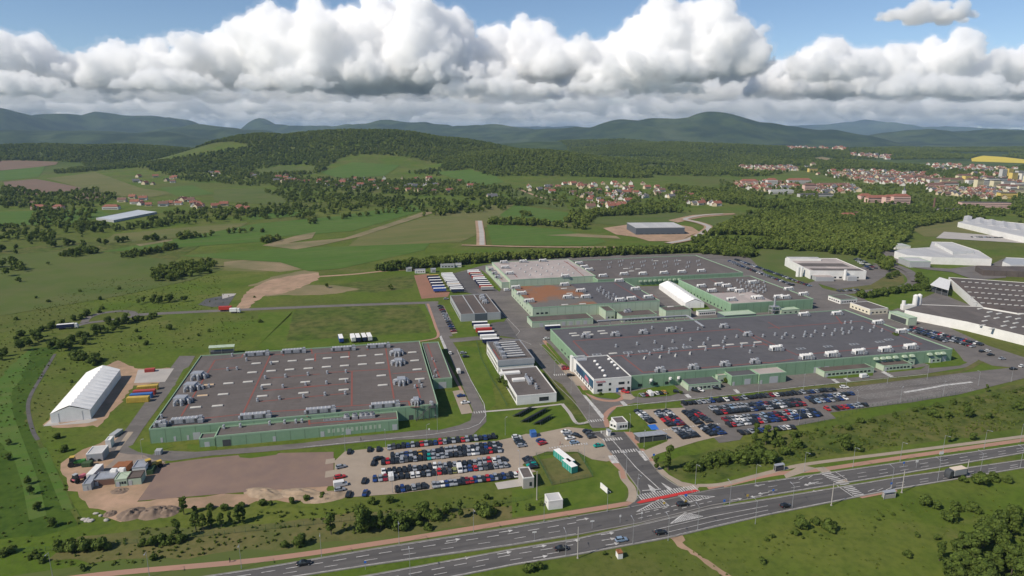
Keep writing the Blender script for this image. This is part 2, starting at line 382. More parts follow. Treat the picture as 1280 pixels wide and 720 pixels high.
LAWN = mat('mown_lawn', (0.072, 0.120, 0.013), 0.95, (0.106, 0.136, 0.026), 0.06, 7, c3=(0.055, 0.092, 0.014), scale3=0.25, amt3=0.7, spec=0.1)
ROUGH = mat('rough_grass', (0.072, 0.106, 0.018), 0.95, (0.125, 0.120, 0.040), 0.035, 7, c3=(0.030, 0.055, 0.010), scale3=0.15, amt3=0.85, spec=0.1)
STRAW = mat('straw_grass', (0.145, 0.125, 0.052), 0.95, (0.085, 0.105, 0.030), 0.04, 6, c3=(0.06, 0.075, 0.02), scale3=0.3, amt3=0.6, spec=0.1)
CROP = mat('young_crop', (0.058, 0.120, 0.018), 0.95, (0.080, 0.136, 0.026), 0.012, 6, c3=(.055, .095, .02), scale3=.08, amt3=.5, spec=0.1, tracks=((.11, .13, .04), .12, .5, (.06, 1, 1, .5)))
CROP2 = mat('pasture', (0.088, 0.116, 0.028), 0.95, (0.068, 0.100, 0.024), 0.012, 5, c3=(0.12, 0.115, 0.05), scale3=0.03, amt3=0.5, spec=0.1)
OLIVE = mat('olive_field', (0.132, 0.130, 0.048), 0.95, (0.098, 0.118, 0.036), 0.012, 6, spec=0.1, tracks=((.16, .14, .06), .10, .6, (.05, 1, 1, .45)))
PLOUGH = mat('ploughed_soil', (0.165, 0.105, 0.075), 0.95, (0.140, 0.098, 0.066), 0.02, 5)
TANF = mat('bare_field', (0.240, 0.180, 0.105), 0.95, (0.130, 0.125, 0.052), 0.02, 6)
RAPE = mat('rape_in_flower', (0.60, 0.46, 0.05), 0.9, (.48, .40, .06), .01, 5)

def fr(ox, oy, s):
    return lambda x, y: (ox + x / s, oy + y / s)
z1, z2, z3, z4, z5, z6, z7, z8 = [fr(a, b, 16 / 3) for a, b in ((160, 400), (380, 400), (590, 400), (760, 430), (960, 430), (380, 520), (600, 520), (0, 560))]
q3, q4, q5, q6, q7, q8, r1, r2 = [fr(a, b, 4) for a, b in ((0, 360), (0, 540), (320, 360), (320, 540), (640, 360), (640, 540), (960, 360), (960, 540))]
s3 = fr(480, 300, 16 / 3); s4 = fr(700, 300, 4.923); s5 = fr(920, 280, 3.556); s6 = fr(900, 180, 3.368); s7 = fr(580, 180, 3.368); s8 = fr(0, 180, 3.368)
h2 = fr(0, 0, 2)
def P(f, *xy): return [f(*p) for p in xy]

def catmull(pts, closed=False, n=6):
    out = []; m = len(pts)
    for i in range(m if closed else m - 1):
        g = lambda k: pts[k % m] if closed else pts[min(max(k, 0), m - 1)]
        p0, p1, p2, p3 = g(i - 1), g(i), g(i + 1), g(i + 2)
        for k in range(n):
            t = k / n
            out.append(tuple(0.5 * (2 * b + (c - a) * t + (2 * a - 5 * b + 4 * c - d) * t * t + (3 * b - a - 3 * c + d) * t ** 3) for a, b, c, d in zip(p0, p1, p2, p3)))
    if not closed: out.append(tuple(pts[-1]))
    return out
LAYN = {}
def sheet(name, px, m, layer=1, smooth=False, kind='structure', jag=0.0):
    LAYN[layer] = LAYN.get(layer, -1) + 1; zi = .02 * layer + .00105 * (LAYN[layer] % 19)
    if smooth: px = catmull([tuple(p) for p in px], True, 5)
    far = min(p[1] for p in px) < 316
    pts = [GT(*p) if far else G(*p) for p in px]
    if jag:
        o2 = []
        for a, b in zip(pts, pts[1:] + pts[:1]):
            k = max(1, int((b - a).length / (jag * 3)))
            for i in range(k):
                q = a.lerp(b, i / k)
                o2.append(q + Vector((rng.normal(0, jag * .5), rng.normal(0, jag * .5), 0)))
        pts = o2
    bm = bmesh.new()
    bm.faces.new([bm.verts.new((p.x, p.y, 0)) for p in pts])
    if far:
        bmesh.ops.triangulate(bm, faces=bm.faces[:])
        xs = [p.x for p in pts]; ys = [p.y for p in pts]
        st = max(15, min(ys) / 45)
        for ax, lo, hi in ((0, min(xs), max(xs)), (1, min(ys), max(ys))):
            c = lo + st
            while c < hi:
                co = [0, 0, 0]; co[ax] = c; no = [0, 0, 0]; no[ax] = 1
                bmesh.ops.bisect_plane(bm, geom=bm.verts[:] + bm.edges[:] + bm.faces[:], plane_co=co, plane_no=no)
                c += st
        for v in bm.verts: v.co.z = zt(v.co.x, v.co.y) + 3.0 * zi + 0.00025 * v.co.y
    else:
        for v in bm.verts: v.co.z = zi
    for f in bm.faces:
        f.normal_update()
        if f.normal.z < 0: f.normal_flip()
    me = bpy.data.meshes.new(name); bm.to_mesh(me); bm.free(); me.materials.append(m)
    o = bpy.data.objects.new(name, me); COL.objects.link(o)
    return tag(o, kind=kind)
def line_pts(px, smooth=True, n=6):
    p = catmull([tuple(a) for a in px], False, n) if smooth and len(px) > 2 else px
    return [GT(*a) if a[1] < 316 else G(*a) for a in p]
def offset(pts, d):
    out = []
    for i, p in enumerate(pts):
        a = pts[max(i - 1, 0)]; b = pts[min(i + 1, len(pts) - 1)]
        t = (b - a); t.z = 0; t.normalize()
        out.append(p + Vector((-t.y, t.x, 0)) * d)
    return out
def strip(mb, pts, w, m, z):
    a = offset(pts, w / 2); b = offset(pts, -w / 2)
    for i in range(len(pts) - 1):
        mb.poly([(b[i].x, b[i].y, b[i].z + z), (b[i + 1].x, b[i + 1].y, b[i + 1].z + z), (a[i + 1].x, a[i + 1].y, a[i + 1].z + z), (a[i].x, a[i].y, a[i].z + z)], m)
def road(name, px, w, m, layer=2, smooth=True):
    far = min(p[1] for p in px) < 316
    LAYN[layer] = LAYN.get(layer, -1) + 1; zi = .02 * layer + .00105 * (LAYN[layer] % 19)
    mb = MB(); strip(mb, line_pts(px, smooth), w, m, .7 + 3 * zi if far else zi)
    return tag(mb.build(name), kind='structure')
def kerb_line(mb, pts, w=0.3, h=0.26):
    a = offset(pts, w / 2); b = offset(pts, -w / 2)
    mb.loft([[(b[i].x, b[i].y, 0.0), (a[i].x, a[i].y, 0.0), (a[i].x, a[i].y, h), (b[i].x, b[i].y, h)] for i in range(len(pts))], KERB)
def dashes(mb, pts, w, on, off_, z=0.225, m=None, start=0.0):
    m = m or WHITE
    if on >= 500: strip(mb, pts, w, m, z); return
    L = [0.0]
    for a, b in zip(pts, pts[1:]): L.append(L[-1] + (b - a).length)
    def at(s):
        s = min(max(s, 0), L[-1])
        for i in range(len(L) - 1):
            if s <= L[i + 1]: return pts[i].lerp(pts[i + 1], (s - L[i]) / max(L[i + 1] - L[i], 1e-6))
        return pts[-1]
    s = start
    while s < L[-1]:
        strip(mb, [at(s), at(min(s + on, L[-1]))], w, m, z); s += on + off_

# ------------------------------------------------------------------ fields and far ground
for nm, px, m, ly in [
    ('crop_field', P(h2, (240, 632), (420, 600), (640, 560), (850, 540), (1030, 513), (1062, 526), (880, 578), (720, 590), (640, 606), (300, 628)), CROP, 1),
    ('crop_field', P(h2, (440, 640), (700, 622), (1075, 608), (1060, 626), (850, 672), (770, 678), (700, 656), (600, 650)), CROP, 1),
    ('bare_strip', P(h2, (655, 614), (740, 590), (790, 580), (780, 596), (720, 608), (860, 596), (1060, 530), (1092, 530), (900, 592), (800, 614), (740, 624)), TANF, 2),
    ('olive_field', P(h2, (900, 592), (1092, 534), (1290, 510), (1240, 550), (1186, 590), (1150, 606), (870, 616)), OLIVE, 1),
    ('bare_patch', P(h2, (560, 655), (650, 646), (700, 655), (765, 672), (700, 680), (560, 668)), TANF, 2),
    ('pasture', P(h2, (0, 640), (200, 625), (420, 650), (560, 672), (480, 700), (300, 740), (0, 790)), CROP2, 1),
    ('rough_field', [(-60, 318), (60, 306), (150, 300), (250, 308), (210, 330), (120, 352), (20, 372), (-60, 380)], ROUGH, 0),
    ('olive_field', [(250, 322), (330, 316), (420, 322), (330, 340), (270, 338)], OLIVE, 1),
    ('rough_field', P(s8, (480, 380), (800, 350), (1050, 330), (1010, 350), (760, 395), (430, 420)), OLIVE, 2),
    ('bare_strip', P(h2, (340, 612), (430, 598), (432, 602), (350, 616)), TANF, 2),
    ('bare_strip', P(h2, (830, 668), (940, 640), (945, 643), (860, 668)), TANF, 2),
    ('ploughed_field', P(s8, (15, 160), (150, 148), (345, 185), (300, 206), (120, 216), (20, 176)), PLOUGH, 2),
    ('ploughed_field', P(s8, (-120, 72), (100, 70), (245, 76), (235, 88), (0, 112), (-120, 120)), PLOUGH, 2),
    ('crop_field', P(s8, (-120, 122), (0, 113), (190, 92), (160, 140), (0, 156), (-120, 160)), CROP, 1),
    ('olive_field', P(s8, (190, 145), (400, 118), (490, 150), (600, 188), (740, 206), (640, 224), (480, 220), (345, 186)), OLIVE, 1),
    ('ploughed_field', P(s8, (315, 210), (415, 203), (445, 226), (380, 240), (320, 238)), PLOUGH, 2),
    ('ploughed_field', P(s8, (-100, 240), (150, 240), (150, 249), (-100, 252)), PLOUGH, 2),
    ('crop_field', P(s8, (670, 185), (810, 174), (900, 210), (760, 226), (700, 200)), CROP, 1),
    ('crop_field', P(s8, (900, 192), (1100, 188), (1250, 238), (1150, 258), (900, 240)), CROP2, 2),
    ('crop_field', P(s8, (-100, 290), (0, 285), (400, 276), (480, 300), (300, 336), (0, 346), (-100, 350)), CROP, 1),
    ('crop_field', P(s8, (1040, 300), (1280, 284), (1300, 300), (1050, 322)), CROP, 1),
    ('hill_meadow', P(h2, (800, 430), (880, 406), (1000, 413), (960, 440), (850, 446)), CROP, 1),
    ('hill_meadow', P(h2, (640, 426), (700, 415), (790, 416), (780, 430), (650, 434)), CROP2, 1),
    ('hill_meadow', P(h2, (1080, 430), (1180, 425), (1240, 448), (1150, 450)), CROP, 1),
    ('rape_field', P(s6, (1058, 62), (1110, 50), (1200, 56), (1400, 76), (1400, 88), (1280, 82), (1060, 74)), RAPE, 3),
    ('bare_field', P(s6, (385, 62), (430, 54), (500, 68), (440, 76), (390, 72)), TANF, 2),
    ('crop_field', P(s7, (95, 340), (200, 342), (420, 362), (560, 392), (600, 412), (540, 428), (120, 426)), CROP, 1),
    ('olive_field', P(s7, (0, 262), (210, 253), (150, 300), (60, 318), (0, 330)), OLIVE, 1),
    ('crop_field', P(s7, (212, 256), (440, 290), (420, 332), (170, 312), (150, 300)), CROP, 2),
    ('pasture', P(s7, (-20, 115), (120, 120), (170, 160), (60, 180), (-20, 160)), CROP, 1),
    ('pasture', P(s7, (170, 195), (300, 195), (420, 235), (440, 280), (230, 250)), CROP2, 1),
    ('pasture', P(s7, (560, 290), (860, 288), (1000, 296), (880, 330), (690, 345), (540, 335)), CROP2, 1),
    ('pasture', P(s7, (980, 320), (1280, 290), (1400, 300), (1290, 340), (1050, 380), (1000, 400), (1040, 350)), CROP2, 1),
    ('scrub_field', P(s6, (760, 330), (1010, 322), (1200, 380), (1000, 392), (860, 390)), OLIVE, 1),
    ('building_site', P(s7, (585, 355), (690, 340), (860, 335), (960, 350), (990, 370), (900, 410), (780, 410), (720, 392), (640, 382)), DIRT, 2),
    ('building_site', P(s7, (860, 322), (960, 300), (1090, 294), (1150, 297), (1010, 308), (950, 320), (900, 332)), DIRT, 2),
    ('bare_field', P(s7, (340, 385), (480, 378), (640, 388), (660, 400), (500, 392)), TANF, 2),
    ('grass_slope', P(s5, (60, 150), (120, 110), (470, 120), (620, 180), (520, 200), (300, 270), (150, 240)), CROP2, 1),
    ('dry_verge', P(s5, (420, 295), (600, 265), (690, 195), (740, 215), (750, 260), (690, 290), (560, 310)), STRAW, 2),
    ('grass_slope', P(s5, (760, 190), (1000, 180), (1100, 235), (880, 240), (800, 225)), LAWN, 1),
]:
    sheet(nm, px, m, ly)
road('gravel_road', P(s7, (62, 325), (70, 375), (72, 428)), 11, DIRT, 2, False); road('access_road', P(s7, (66, 325), (74, 375), (76, 428)), 6, CONC, 3, False)
road('gravel_road', P(s7, (-10, 428), (75, 430), (330, 436), (640, 437)), 6.5, DIRT)
road('gravel_road', P(s7, (860, 420), (950, 402), (1010, 372), (1030, 350), (985, 332), (930, 318), (1000, 302), (1090, 296), (1140, 296)), 13, DIRT)
road('estate_road', P(s7, (860, 420), (950, 402), (1010, 372), (1030, 350), (985, 332), (930, 318), (1000, 302), (1090, 296)), 7, CONC, 4)
road('gravel_road', P(s7, (230, 190), (320, 225), (400, 238)), 7, DIRT)
road('gravel_road', P(s7, (470, 215), (540, 245), (620, 255)), 7, DIRT)

# ------------------------------------------------------------------ near ground: meadow tones, lawns, earth
sheet('dirt_road', [(294, 387), (304, 370), (316, 360), (334, 351), (360, 345), (398, 341), (398, 350), (378, 358), (354, 367), (332, 369), (318, 377), (310, 387)], DIRT, 3, jag=1.5)
sheet('bare_patch', [(310, 358), (340, 346), (380, 338), (398, 341), (360, 346), (330, 356)], TANF, 2, jag=2)
sheet('bare_patch', P(h2, (650, 740), (720, 715), (820, 712), (900, 722), (840, 735), (740, 738)), TANF, 2, jag=2)
road('dirt_track', [(392, 346), (440, 343), (490, 338), (530, 337)], 5, DIRT, 3)
sheet('earth_patch', [(410, 356), (470, 350), (520, 343), (516, 360), (470, 366), (420, 364)], ROUGH, 1)
sheet('lawn', [(322, 391), (545, 381), (554, 422), (490, 429), (328, 437)], LAWN, 1)
sheet('rough_meadow', P(q5, (190, 112), (560, 80), (800, 76), (845, 130), (875, 222), (560, 240), (150, 268)), ROUGH, 2, jag=.8)
sheet('lawn', P(q5, (60, 240), (200, 110), (185, 115), (70, 300), (0, 300)), LAWN, 2)
sheet('red_yard', P(s3, (200, 236), (300, 224), (335, 300), (440, 350), (425, 378), (250, 392)), REDDIRT, 3)
sheet('earth', P(q4, (300, 160), (420, 90), (545, 30), (600, 20), (640, 60), (820, 155), (700, 345), (1280, 300), (1640, 265), (1640, 350), (1290, 345), (1240, 375), (930, 380), (730, 435), (600, 440), (480, 390), (440, 350), (350, 290), (320, 210)), DIRT, 2, jag=1.2)
sheet('gravel_yard', P(q4, (560, 150), (640, 60), (700, 110), (830, 150), (790, 160), (660, 210), (520, 230), (500, 200)), mat('gravel', (.26, .21, .175), .95, (.20, .165, .14), .15, 6), 3)
sheet('hardcore_pad', P(q4, (818, 160), (1000, 135), (1280, 108), (1668, 100), (1668, 270), (1280, 296), (690, 345)), PADB, 4)
sheet('concrete_pad', P(q6, (350, 138), (395, 132), (395, 155), (346, 163)), PAVE, 6); sheet('concrete_pad', P(q6, (348, 198), (393, 190), (393, 222), (344, 230)), PAVE, 6)
sheet('earth', P(q3, (215, 685), (330, 560), (520, 395), (590, 360), (690, 405), (860, 400), (830, 470), (670, 490), (500, 690), (300, 700)), DIRT, 2, jag=1.0)
sheet('concrete_pad', P(q3, (690, 410), (870, 402), (825, 470), (670, 476)), CONC, 4)
sheet('concrete_pad', P(q3, (215, 692), (258, 655), (300, 680), (470, 652), (490, 660), (440, 676)), CONC, 3)
sheet('mown_bank', P(q3, (-80, 560), (60, 430), (170, 300), (290, 290), (270, 340), (190, 470), (130, 560), (140, 640), (160, 720), (420, 1170), (200, 1240), (-80, 1250)), LUSH, 1, jag=1.5)
sheet('mown_bank', P(q3, (-120, 590), (-20, 470), (60, 380), (170, 290), (130, 400), (60, 520), (60, 640), (110, 800), (40, 820), (-40, 700)), CROP, 2, jag=1.2)
road('ditch_path', P(q3, (275, 330), (215, 430), (150, 545), (142, 620), (165, 715), (190, 760)), 1.7, ASPHD, 3)
road('ditch', P(q3, (190, 760), (235, 850), (290, 950), (350, 1080), (400, 1170)), 1.6, ROUGH, 3)
road('mown_strip', P(q3, (20, 480), (30, 620), (90, 800), (150, 970), (190, 1150)), 5, CROP, 3)
road('mown_strip', P(q3, (210, 800), (270, 940), (340, 1110)), 3, CROP, 3)
# verges of the dual carriageway and the lawns round the entrance
sheet('verge', [(0, 722), (150, 700), (400, 668), (640, 640), (790, 616), (797, 628), (640, 660), (320, 712), (200, 735), (-100, 780)], CROP2, 1)
sheet('verge', [(880, 614), (960, 590), (1280, 545), (1420, 525), (1420, 535), (1280, 557), (960, 603)], LAWN, 1)
sheet('lawn', P(q8, (120, 120), (330, 105), (480, 165), (545, 215), (580, 280), (560, 340), (400, 370), (0, 430), (0, 290), (200, 270)), LAWN, 2)
sheet('dry_grass', P(q8, (135, 140), (330, 105), (405, 225), (200, 268)), STRAW, 3)
sheet('lawn', P(z3, (90, 612), (590, 565), (690, 690), (600, 715), (60, 740)), LAWN, 1)
sheet('lawn', P(q6, (340, 85), (800, 45), (1100, 10), (1300, -30), (1700, -20), (1660, 20), (1290, 40), (1180, 20), (660, 75), (400, 130)), LAWN, 1)
sheet('straw_meadow', [(100, 668), (330, 655), (470, 640), (640, 632), (740, 640), (640, 652), (400, 680), (180, 700), (60, 700)], STRAW, 1, jag=2)
sheet('rough_meadow', [(820, 575), (930, 555), (1060, 530), (1280, 478), (1400, 460), (1400, 515), (1280, 535), (1000, 575), (900, 600), (850, 600)], ROUGH, 1, jag=2)

# ------------------------------------------------------------------ roads, yards and car parks
sheet('works_yard', [(566, 342), (603, 332), (650, 322), (880, 316.5), (925, 322), (1012, 356), (1115, 382), (1160, 400), (1206, 442), (1196, 460), (1000, 484), (770, 510), (740, 500), (676, 428), (655, 432), (640, 420)], ASPH, 1)
sheet('truck_yard', P(s3, (455, 222), (570, 205), (640, 290), (760, 350), (700, 390), (530, 345)), ASPHD, 3)
sheet('loading_yard', P(s3, (715, 555), (820, 535), (900, 610), (930, 640), (900, 660), (780, 640), (690, 680), (650, 640)), ASPHD, 3)
sheet('works_street', P(s3, (590, 330), (690, 330), (760, 350), (860, 495), (1010, 640), (1070, 700), (930, 710), (780, 480), (700, 390)), ASPH, 4)
sheet('crossroads', P(z3, (310, 130), (345, 105), (455, 110), (495, 130), (450, 160), (395, 170), (330, 172)), ASPH, 5)
sheet('works_street', P(z3, (330, 165), (450, 155), (600, 310), (735, 500), (890, 655), (905, 720), (800, 720), (690, 560), (560, 430), (470, 330)), ASPH, 5)
ent = P(q8, (400, 0), (500, 110), (570, 200), (625, 275), (640, 310), (610, 350), (560, 385), (800, 480), (1040, 350), (985, 300), (905, 300), (830, 272), (745, 215), (690, 150), (640, 92), (560, 0))
sheet('entrance_road', ent, ASPHD, 5)
UT = [(-120, 775), (120, 741), (320, 711.5), (470, 686), (640, 659.5), (720, 646), (790, 634), (890, 613), (960, 602), (1120, 579), (1280, 556), (1480, 527)]
UB = [(-120, 800), (120, 762), (320, 729), (470, 706), (640, 682), (720, 669), (800, 654), (890, 632), (960, 620), (1120, 594), (1280, 566.5), (1480, 534)]
LT = [(-120, 822), (120, 779), (320, 742), (470, 718), (640, 687), (720, 674), (805, 655), (890, 635), (960, 624), (1120, 593.8), (1280, 575), (1480, 546)]
LT[9] = (1120, 597.5)
LB = [(-120, 850), (120, 810), (320, 768), (470, 741), (640, 707), (720, 694), (835, 673), (890, 660), (960, 644), (1120, 612), (1280, 585), (1480, 553)]
sheet('carriageway', UT + UB[::-1], ASPHD, 4); sheet('carriageway', LT + LB[::-1], ASPHD, 4)
sheet('junction', [(800, 630), (905, 608), (903, 640), (806, 660)], ASPHD, 3)
sheet('median_opening', [(803, 650), (900, 628), (900, 636), (806, 658)], ASPHD, 6)
for nm, px, m, ly in [
    ('perimeter_road', P(z2, (870, 0), (935, 0), (960, 100), (1025, 200), (1110, 400), (1215, 610), (1215, 680), (1120, 770), (860, 790), (500, 805), (0, 855), (-300, 882), (-620, 905), (-880, 940), (-1000, 935), (-1070, 900), (-1175, 895), (-1320, 870), (-1180, 720), (-1010, 480), (-830, 240), (-725, 240), (-760, 300), (-1070, 720), (-1140, 830), (-1080, 865), (-720, 880), (-320, 848), (0, 820), (250, 785), (620, 752), (780, 735), (950, 715), (1060, 680), (1130, 610), (1060, 450), (950, 190)), ASPH, 3),
    ('front_road', [(757, 524), (784, 507), (854, 499.5), (929, 491), (1000, 483), (1080, 475), (1160, 467), (1210, 459), (1224, 453), (1220, 446), (1192, 436), (1200, 445), (1205, 452), (1196, 457), (1147, 461.5), (1035, 473.5), (960, 482), (910, 486.5), (839, 495), (779, 502), (750, 500), (738, 500)], ASPH, 6),
    ('car_park', P(z6, (275, 235), (560, 208), (1280, 168), (1430, 135), (1480, 120), (1530, 122), (1760, 75), (1870, 85), (2000, 160), (2060, 290), (2020, 305), (1920, 290), (1820, 240), (1620, 238), (1510, 275), (1455, 330), (1550, 370), (1500, 385), (1180, 445), (620, 520), (200, 550), (205, 300)), PAVE, 5),
    ('car_park', [(850, 505), (930, 495.5), (1000, 488.5), (1100, 479), (1200, 466.5), (1300, 456), (1300, 468), (1200, 493), (1140, 503), (1082, 510), (1037, 516), (1045, 523), (997, 532), (929, 544.5), (925, 550), (899, 554), (880, 535)], ASPH, 4),
    ('paved_car_park', P(z4, (180, 445), (240, 438), (510, 425), (540, 470), (700, 530), (770, 610), (600, 650), (430, 702), (330, 735), (245, 775), (205, 735), (250, 708), (395, 650), (400, 630), (270, 540)), PAVE, 5),
    ('car_park', [(1144, 400), (1170, 402), (1235, 432), (1290, 450), (1290, 462), (1240, 457), (1200, 440), (1150, 412)], ASPH, 4),
    ('factory_car_park', [(905, 322), (935, 318), (1020, 352), (1030, 362), (1000, 360)], ASPH, 4),
    ('oval_yard', P(s5, (95, 145), (140, 150), (230, 200), (330, 255), (450, 290), (600, 270), (690, 215), (640, 180), (500, 150), (520, 200), (300, 200)), ASPH, 3),
    ('shed_yard', P(s5, (640, 120), (700, 115), (720, 150), (790, 190), (950, 200), (1140, 178), (1200, 150), (1200, 240), (1060, 250), (960, 215), (860, 205), (760, 190), (690, 165)), ASPH, 3),
    ('plant_yard', P(s5, (830, 330), (900, 300), (960, 330), (1090, 380), (800, 395), (770, 375)), ASPH, 5),
    ('storage_yard', [(1180, 290), (1260, 296), (1340, 300), (1340, 308), (1240, 302), (1170, 298)], CONC, 3),
]:
    sheet(nm, px, m, ly)
road('estate_road', P(s5, (570, 95), (620, 135), (690, 180), (770, 215), (800, 260)), 8, ASPH, 5)
road('works_street', [(538, 378), (549, 400), (557, 421)], 9.5, ASPH, 4, False)
road('works_street', [(562, 426), (580, 424.5), (602, 423), (645, 426)], 8, ASPH, 4)
road('pavement', P(s3, (292, 425), (318, 500), (345, 580), (362, 630), (335, 658), (200, 680), (60, 690)), 1.8, PINK, 4)
road('north_road', [(172, 393.5), (230, 390.5), (320, 386.5), (440, 381.5), (548, 378)], 7, ASPH, 4)
road('roundabout', P(q3, (420, 175), (440, 150), (500, 128), (600, 116), (660, 122), (670, 140), (620, 150), (520, 165), (440, 175), (380, 190), (365, 195)), 5, ASPH, 4)
road('oval_road', P(s5, (130, 140), (105, 155), (200, 220), (330, 275), (450, 305), (560, 300), (690, 290), (770, 270), (780, 240), (720, 195), (650, 160), (600, 130)), 8, ASPH, 4)
road('cycle_path', [(-60, 745), (120, 719), (320, 700.5), (480, 678), (640, 652.5), (720, 640), (797, 627.5)], 2.6, PINK, 3)
road('cycle_path', [(886, 611.5), (960, 594), (1030, 586.5), (1120, 573), (1280, 550), (1440, 527)], 2.6, PINK, 3)
road('footpath', [(872, 607), (905, 605), (960, 591), (1010, 580), (1120, 566), (1280, 545.5), (1440, 523)], 2.2, PAVE, 3)
road('footpath', P(q8, (550, 195), (562, 235), (598, 280), (602, 325), (590, 350)), 3.0, PAVE, 4)
sheet('pavement', P(q8, (405, 0), (500, 115), (560, 190), (570, 235), (545, 235), (540, 195), (470, 130), (440, 60), (380, 0)), PINK, 4)
sheet('pavement', P(q8, (690, 150), (745, 212), (830, 268), (920, 298), (940, 268), (850, 250), (785, 215), (715, 150), (690, 140)), PAVE, 4)
sheet('pavement', P(q8, (640, 92), (688, 148), (712, 145), (660, 85), (600, 0), (560, 0)), PINK, 4)
sheet('pavement', P(r2, (165, 165), (235, 180), (280, 175), (322, 202), (275, 207), (240, 184), (90, 232), (80, 215)), PAVE, 4)
sheet('median_crossing', P(r2, (340, 243), (390, 238), (410, 255), (365, 262)), PAVE, 7)
sheet('bus_platform', P(r2, (448, 322), (580, 300), (640, 288), (648, 298), (470, 333)), PINK, 6)
sheet('dirt_track', P(q8, (790, 525), (850, 510), (870, 540), (850, 555), (910, 600), (1000, 655), (1100, 722), (1060, 725), (980, 670), (900, 610), (830, 570)), DIRT, 4, jag=.5)
road('pavement', P(z3, (480, 138), (560, 235), (645, 340), (705, 385), (745, 455), (800, 512), (870, 536), (950, 540), (1000, 522), (1005, 490), (985, 470)), 2.4, PINK, 6)
road('pavement', P(z3, (1065, 566), (960, 582), (910, 612), (888, 650), (905, 715)), 2.4, PINK, 6)
road('pavement', P(z3, (985, 470), (1045, 472)), 3, PINK, 6)
sheet('parking_bay', P(z3, (1000, 500), (1050, 490), (1090, 520), (1060, 535), (1010, 530)), PAVE, 7)
sheet('lawn', P(z3, (495, 150), (520, 165), (665, 335), (650, 340), (600, 290), (500, 170)), LAWN, 7)
sheet('lawn', P(z3, (455, 165), (490, 165), (600, 290), (570, 298)), LAWN, 7)
sheet('lawn', P(z3, (735, 470), (820, 468), (960, 490), (995, 510), (960, 530), (830, 515), (760, 490)), LAWN, 8)
sheet('parking_bay', P(z3, (570, 300), (620, 300), (700, 370), (770, 440), (700, 440), (640, 380)), PAVE, 7)
sheet('lawn', P(z4, (-10, 500), (60, 420), (180, 395), (470, 405), (480, 425), (240, 440), (150, 450), (280, 570), (160, 590), (60, 520)), LAWN, 7)
sheet('lawn', P(z4, (150, 320), (300, 290), (440, 275), (490, 320), (420, 345), (250, 360), (170, 350)), LAWN, 7)
sheet('lawn', P(z4, (470, 400), (800, 360), (1280, 315), (1280, 298), (900, 335), (500, 378)), LAWN, 7)
sheet('lawn', P(z5, (-30, 315), (-30, 345), (530, 290), (1280, 195), (1360, 165), (1440, 120), (1400, 110), (1280, 180), (640, 250), (0, 320)), STRAW, 7)
sheet('lawn', P(z5, (380, 215), (700, 190), (700, 212), (480, 232), (400, 230)), LAWN, 7)
sheet('lawn', P(z5, (785, 180), (960, 165), (1050, 150), (1020, 170), (800, 192)), LAWN, 7)
sheet('lawn', P(z5, (1040, 125), (1280, 105), (1330, 125), (1280, 145), (1090, 162)), LAWN, 7)
sheet('lawn', P(r1, (800, 400), (930, 300), (1050, 370), (1200, 410), (1000, 440)), LAWN, 3)
sheet('lawn', P(z4, (190, 665), (390, 640), (240, 700), (210, 700)), LAWN, 7)
sheet('lawn', P(z2, (890, 470), (960, 475), (1000, 480), (1010, 540), (900, 545)), LAWN, 4)
sheet('lawn', P(z2, (750, 690), (900, 660), (1020, 560), (1060, 630), (1120, 625), (1110, 670), (1040, 700), (900, 735), (770, 730)), LAWN, 4)
sheet('parking_bay', P(z2, (990, 475), (1060, 465), (1125, 620), (1050, 630)), PAVE, 5)
road('pavement', P(z2, (905, 190), (960, 300), (1050, 470)), 1.5, PINK, 5)
sheet('lawn', P(z2, (1030, 175), (1200, 180), (1280, 560), (1230, 600), (1200, 590), (1060, 285), (1030, 200)), LAWN, 2)
sheet('lawn', P(s3, (390, 440), (450, 440), (500, 520), (580, 540), (620, 650), (480, 650), (470, 600)), LAWN, 2)
sheet('lawn', P(s3, (690, 525), (820, 520), (800, 545), (700, 550)), LAWN, 5)
sheet('car_strip', P(s3, (350, 430), (400, 440), (490, 620), (430, 630)), PAVE, 4)
sheet('lawn', P(s3, (640, 195), (700, 240), (780, 330), (770, 345), (690, 290)), LAWN, 5)
sheet('lawn', P(z1, (420, 305), (340, 420), (315, 425), (370, 330)), LAWN, 4); sheet('lawn', P(z1, (335, 440), (285, 515), (258, 515), (300, 445)), LAWN, 4)
sheet('lawn', P(q4, (640, 75), (700, 50), (850, 60), (870, 75), (790, 95), (760, 115), (690, 100)), LAWN, 5)
sheet('lawn', P(q4, (940, 60), (1080, 75), (1085, 90), (1000, 98), (935, 85)), LAWN, 5)
sheet('lawn', P(q4, (1190, 115), (1400, 100), (1380, 115), (1250, 132), (1200, 128)), LAWN, 5)
sheet('lawn', P(s4, (640, 260), (800, 255), (800, 320), (820, 440), (930, 430), (900, 400), (700, 290)), LAWN, 4)
sheet('lawn', P(s4, (450, 270), (780, 255), (790, 275), (500, 285)), LAWN, 4)
sheet('lawn', P(s5, (545, 320), (760, 285), (860, 240), (860, 300), (760, 360), (690, 385), (600, 350)), LAWN, 4)
sheet('drainage_strip', P(z3, (510, 380), (600, 430), (690, 545), (750, 670), (700, 680), (600, 560)), ROUGH, 6)
road('footpath', P(z3, (90, 612), (350, 590), (600, 562)), 1.5, CONC, 6)
road('footpath', P(z3, (600, 560), (650, 620), (700, 690), (780, 680)), 1.8, CONC, 7)
sheet('bay_paint', P(z4, (262, 542), (315, 537), (342, 572), (290, 574)), BLUEP, 8)
sheet('cycle_crossing', P(q8, (622, 356), (650, 342), (912, 290), (938, 296), (900, 306), (640, 360)), REDP, 12)

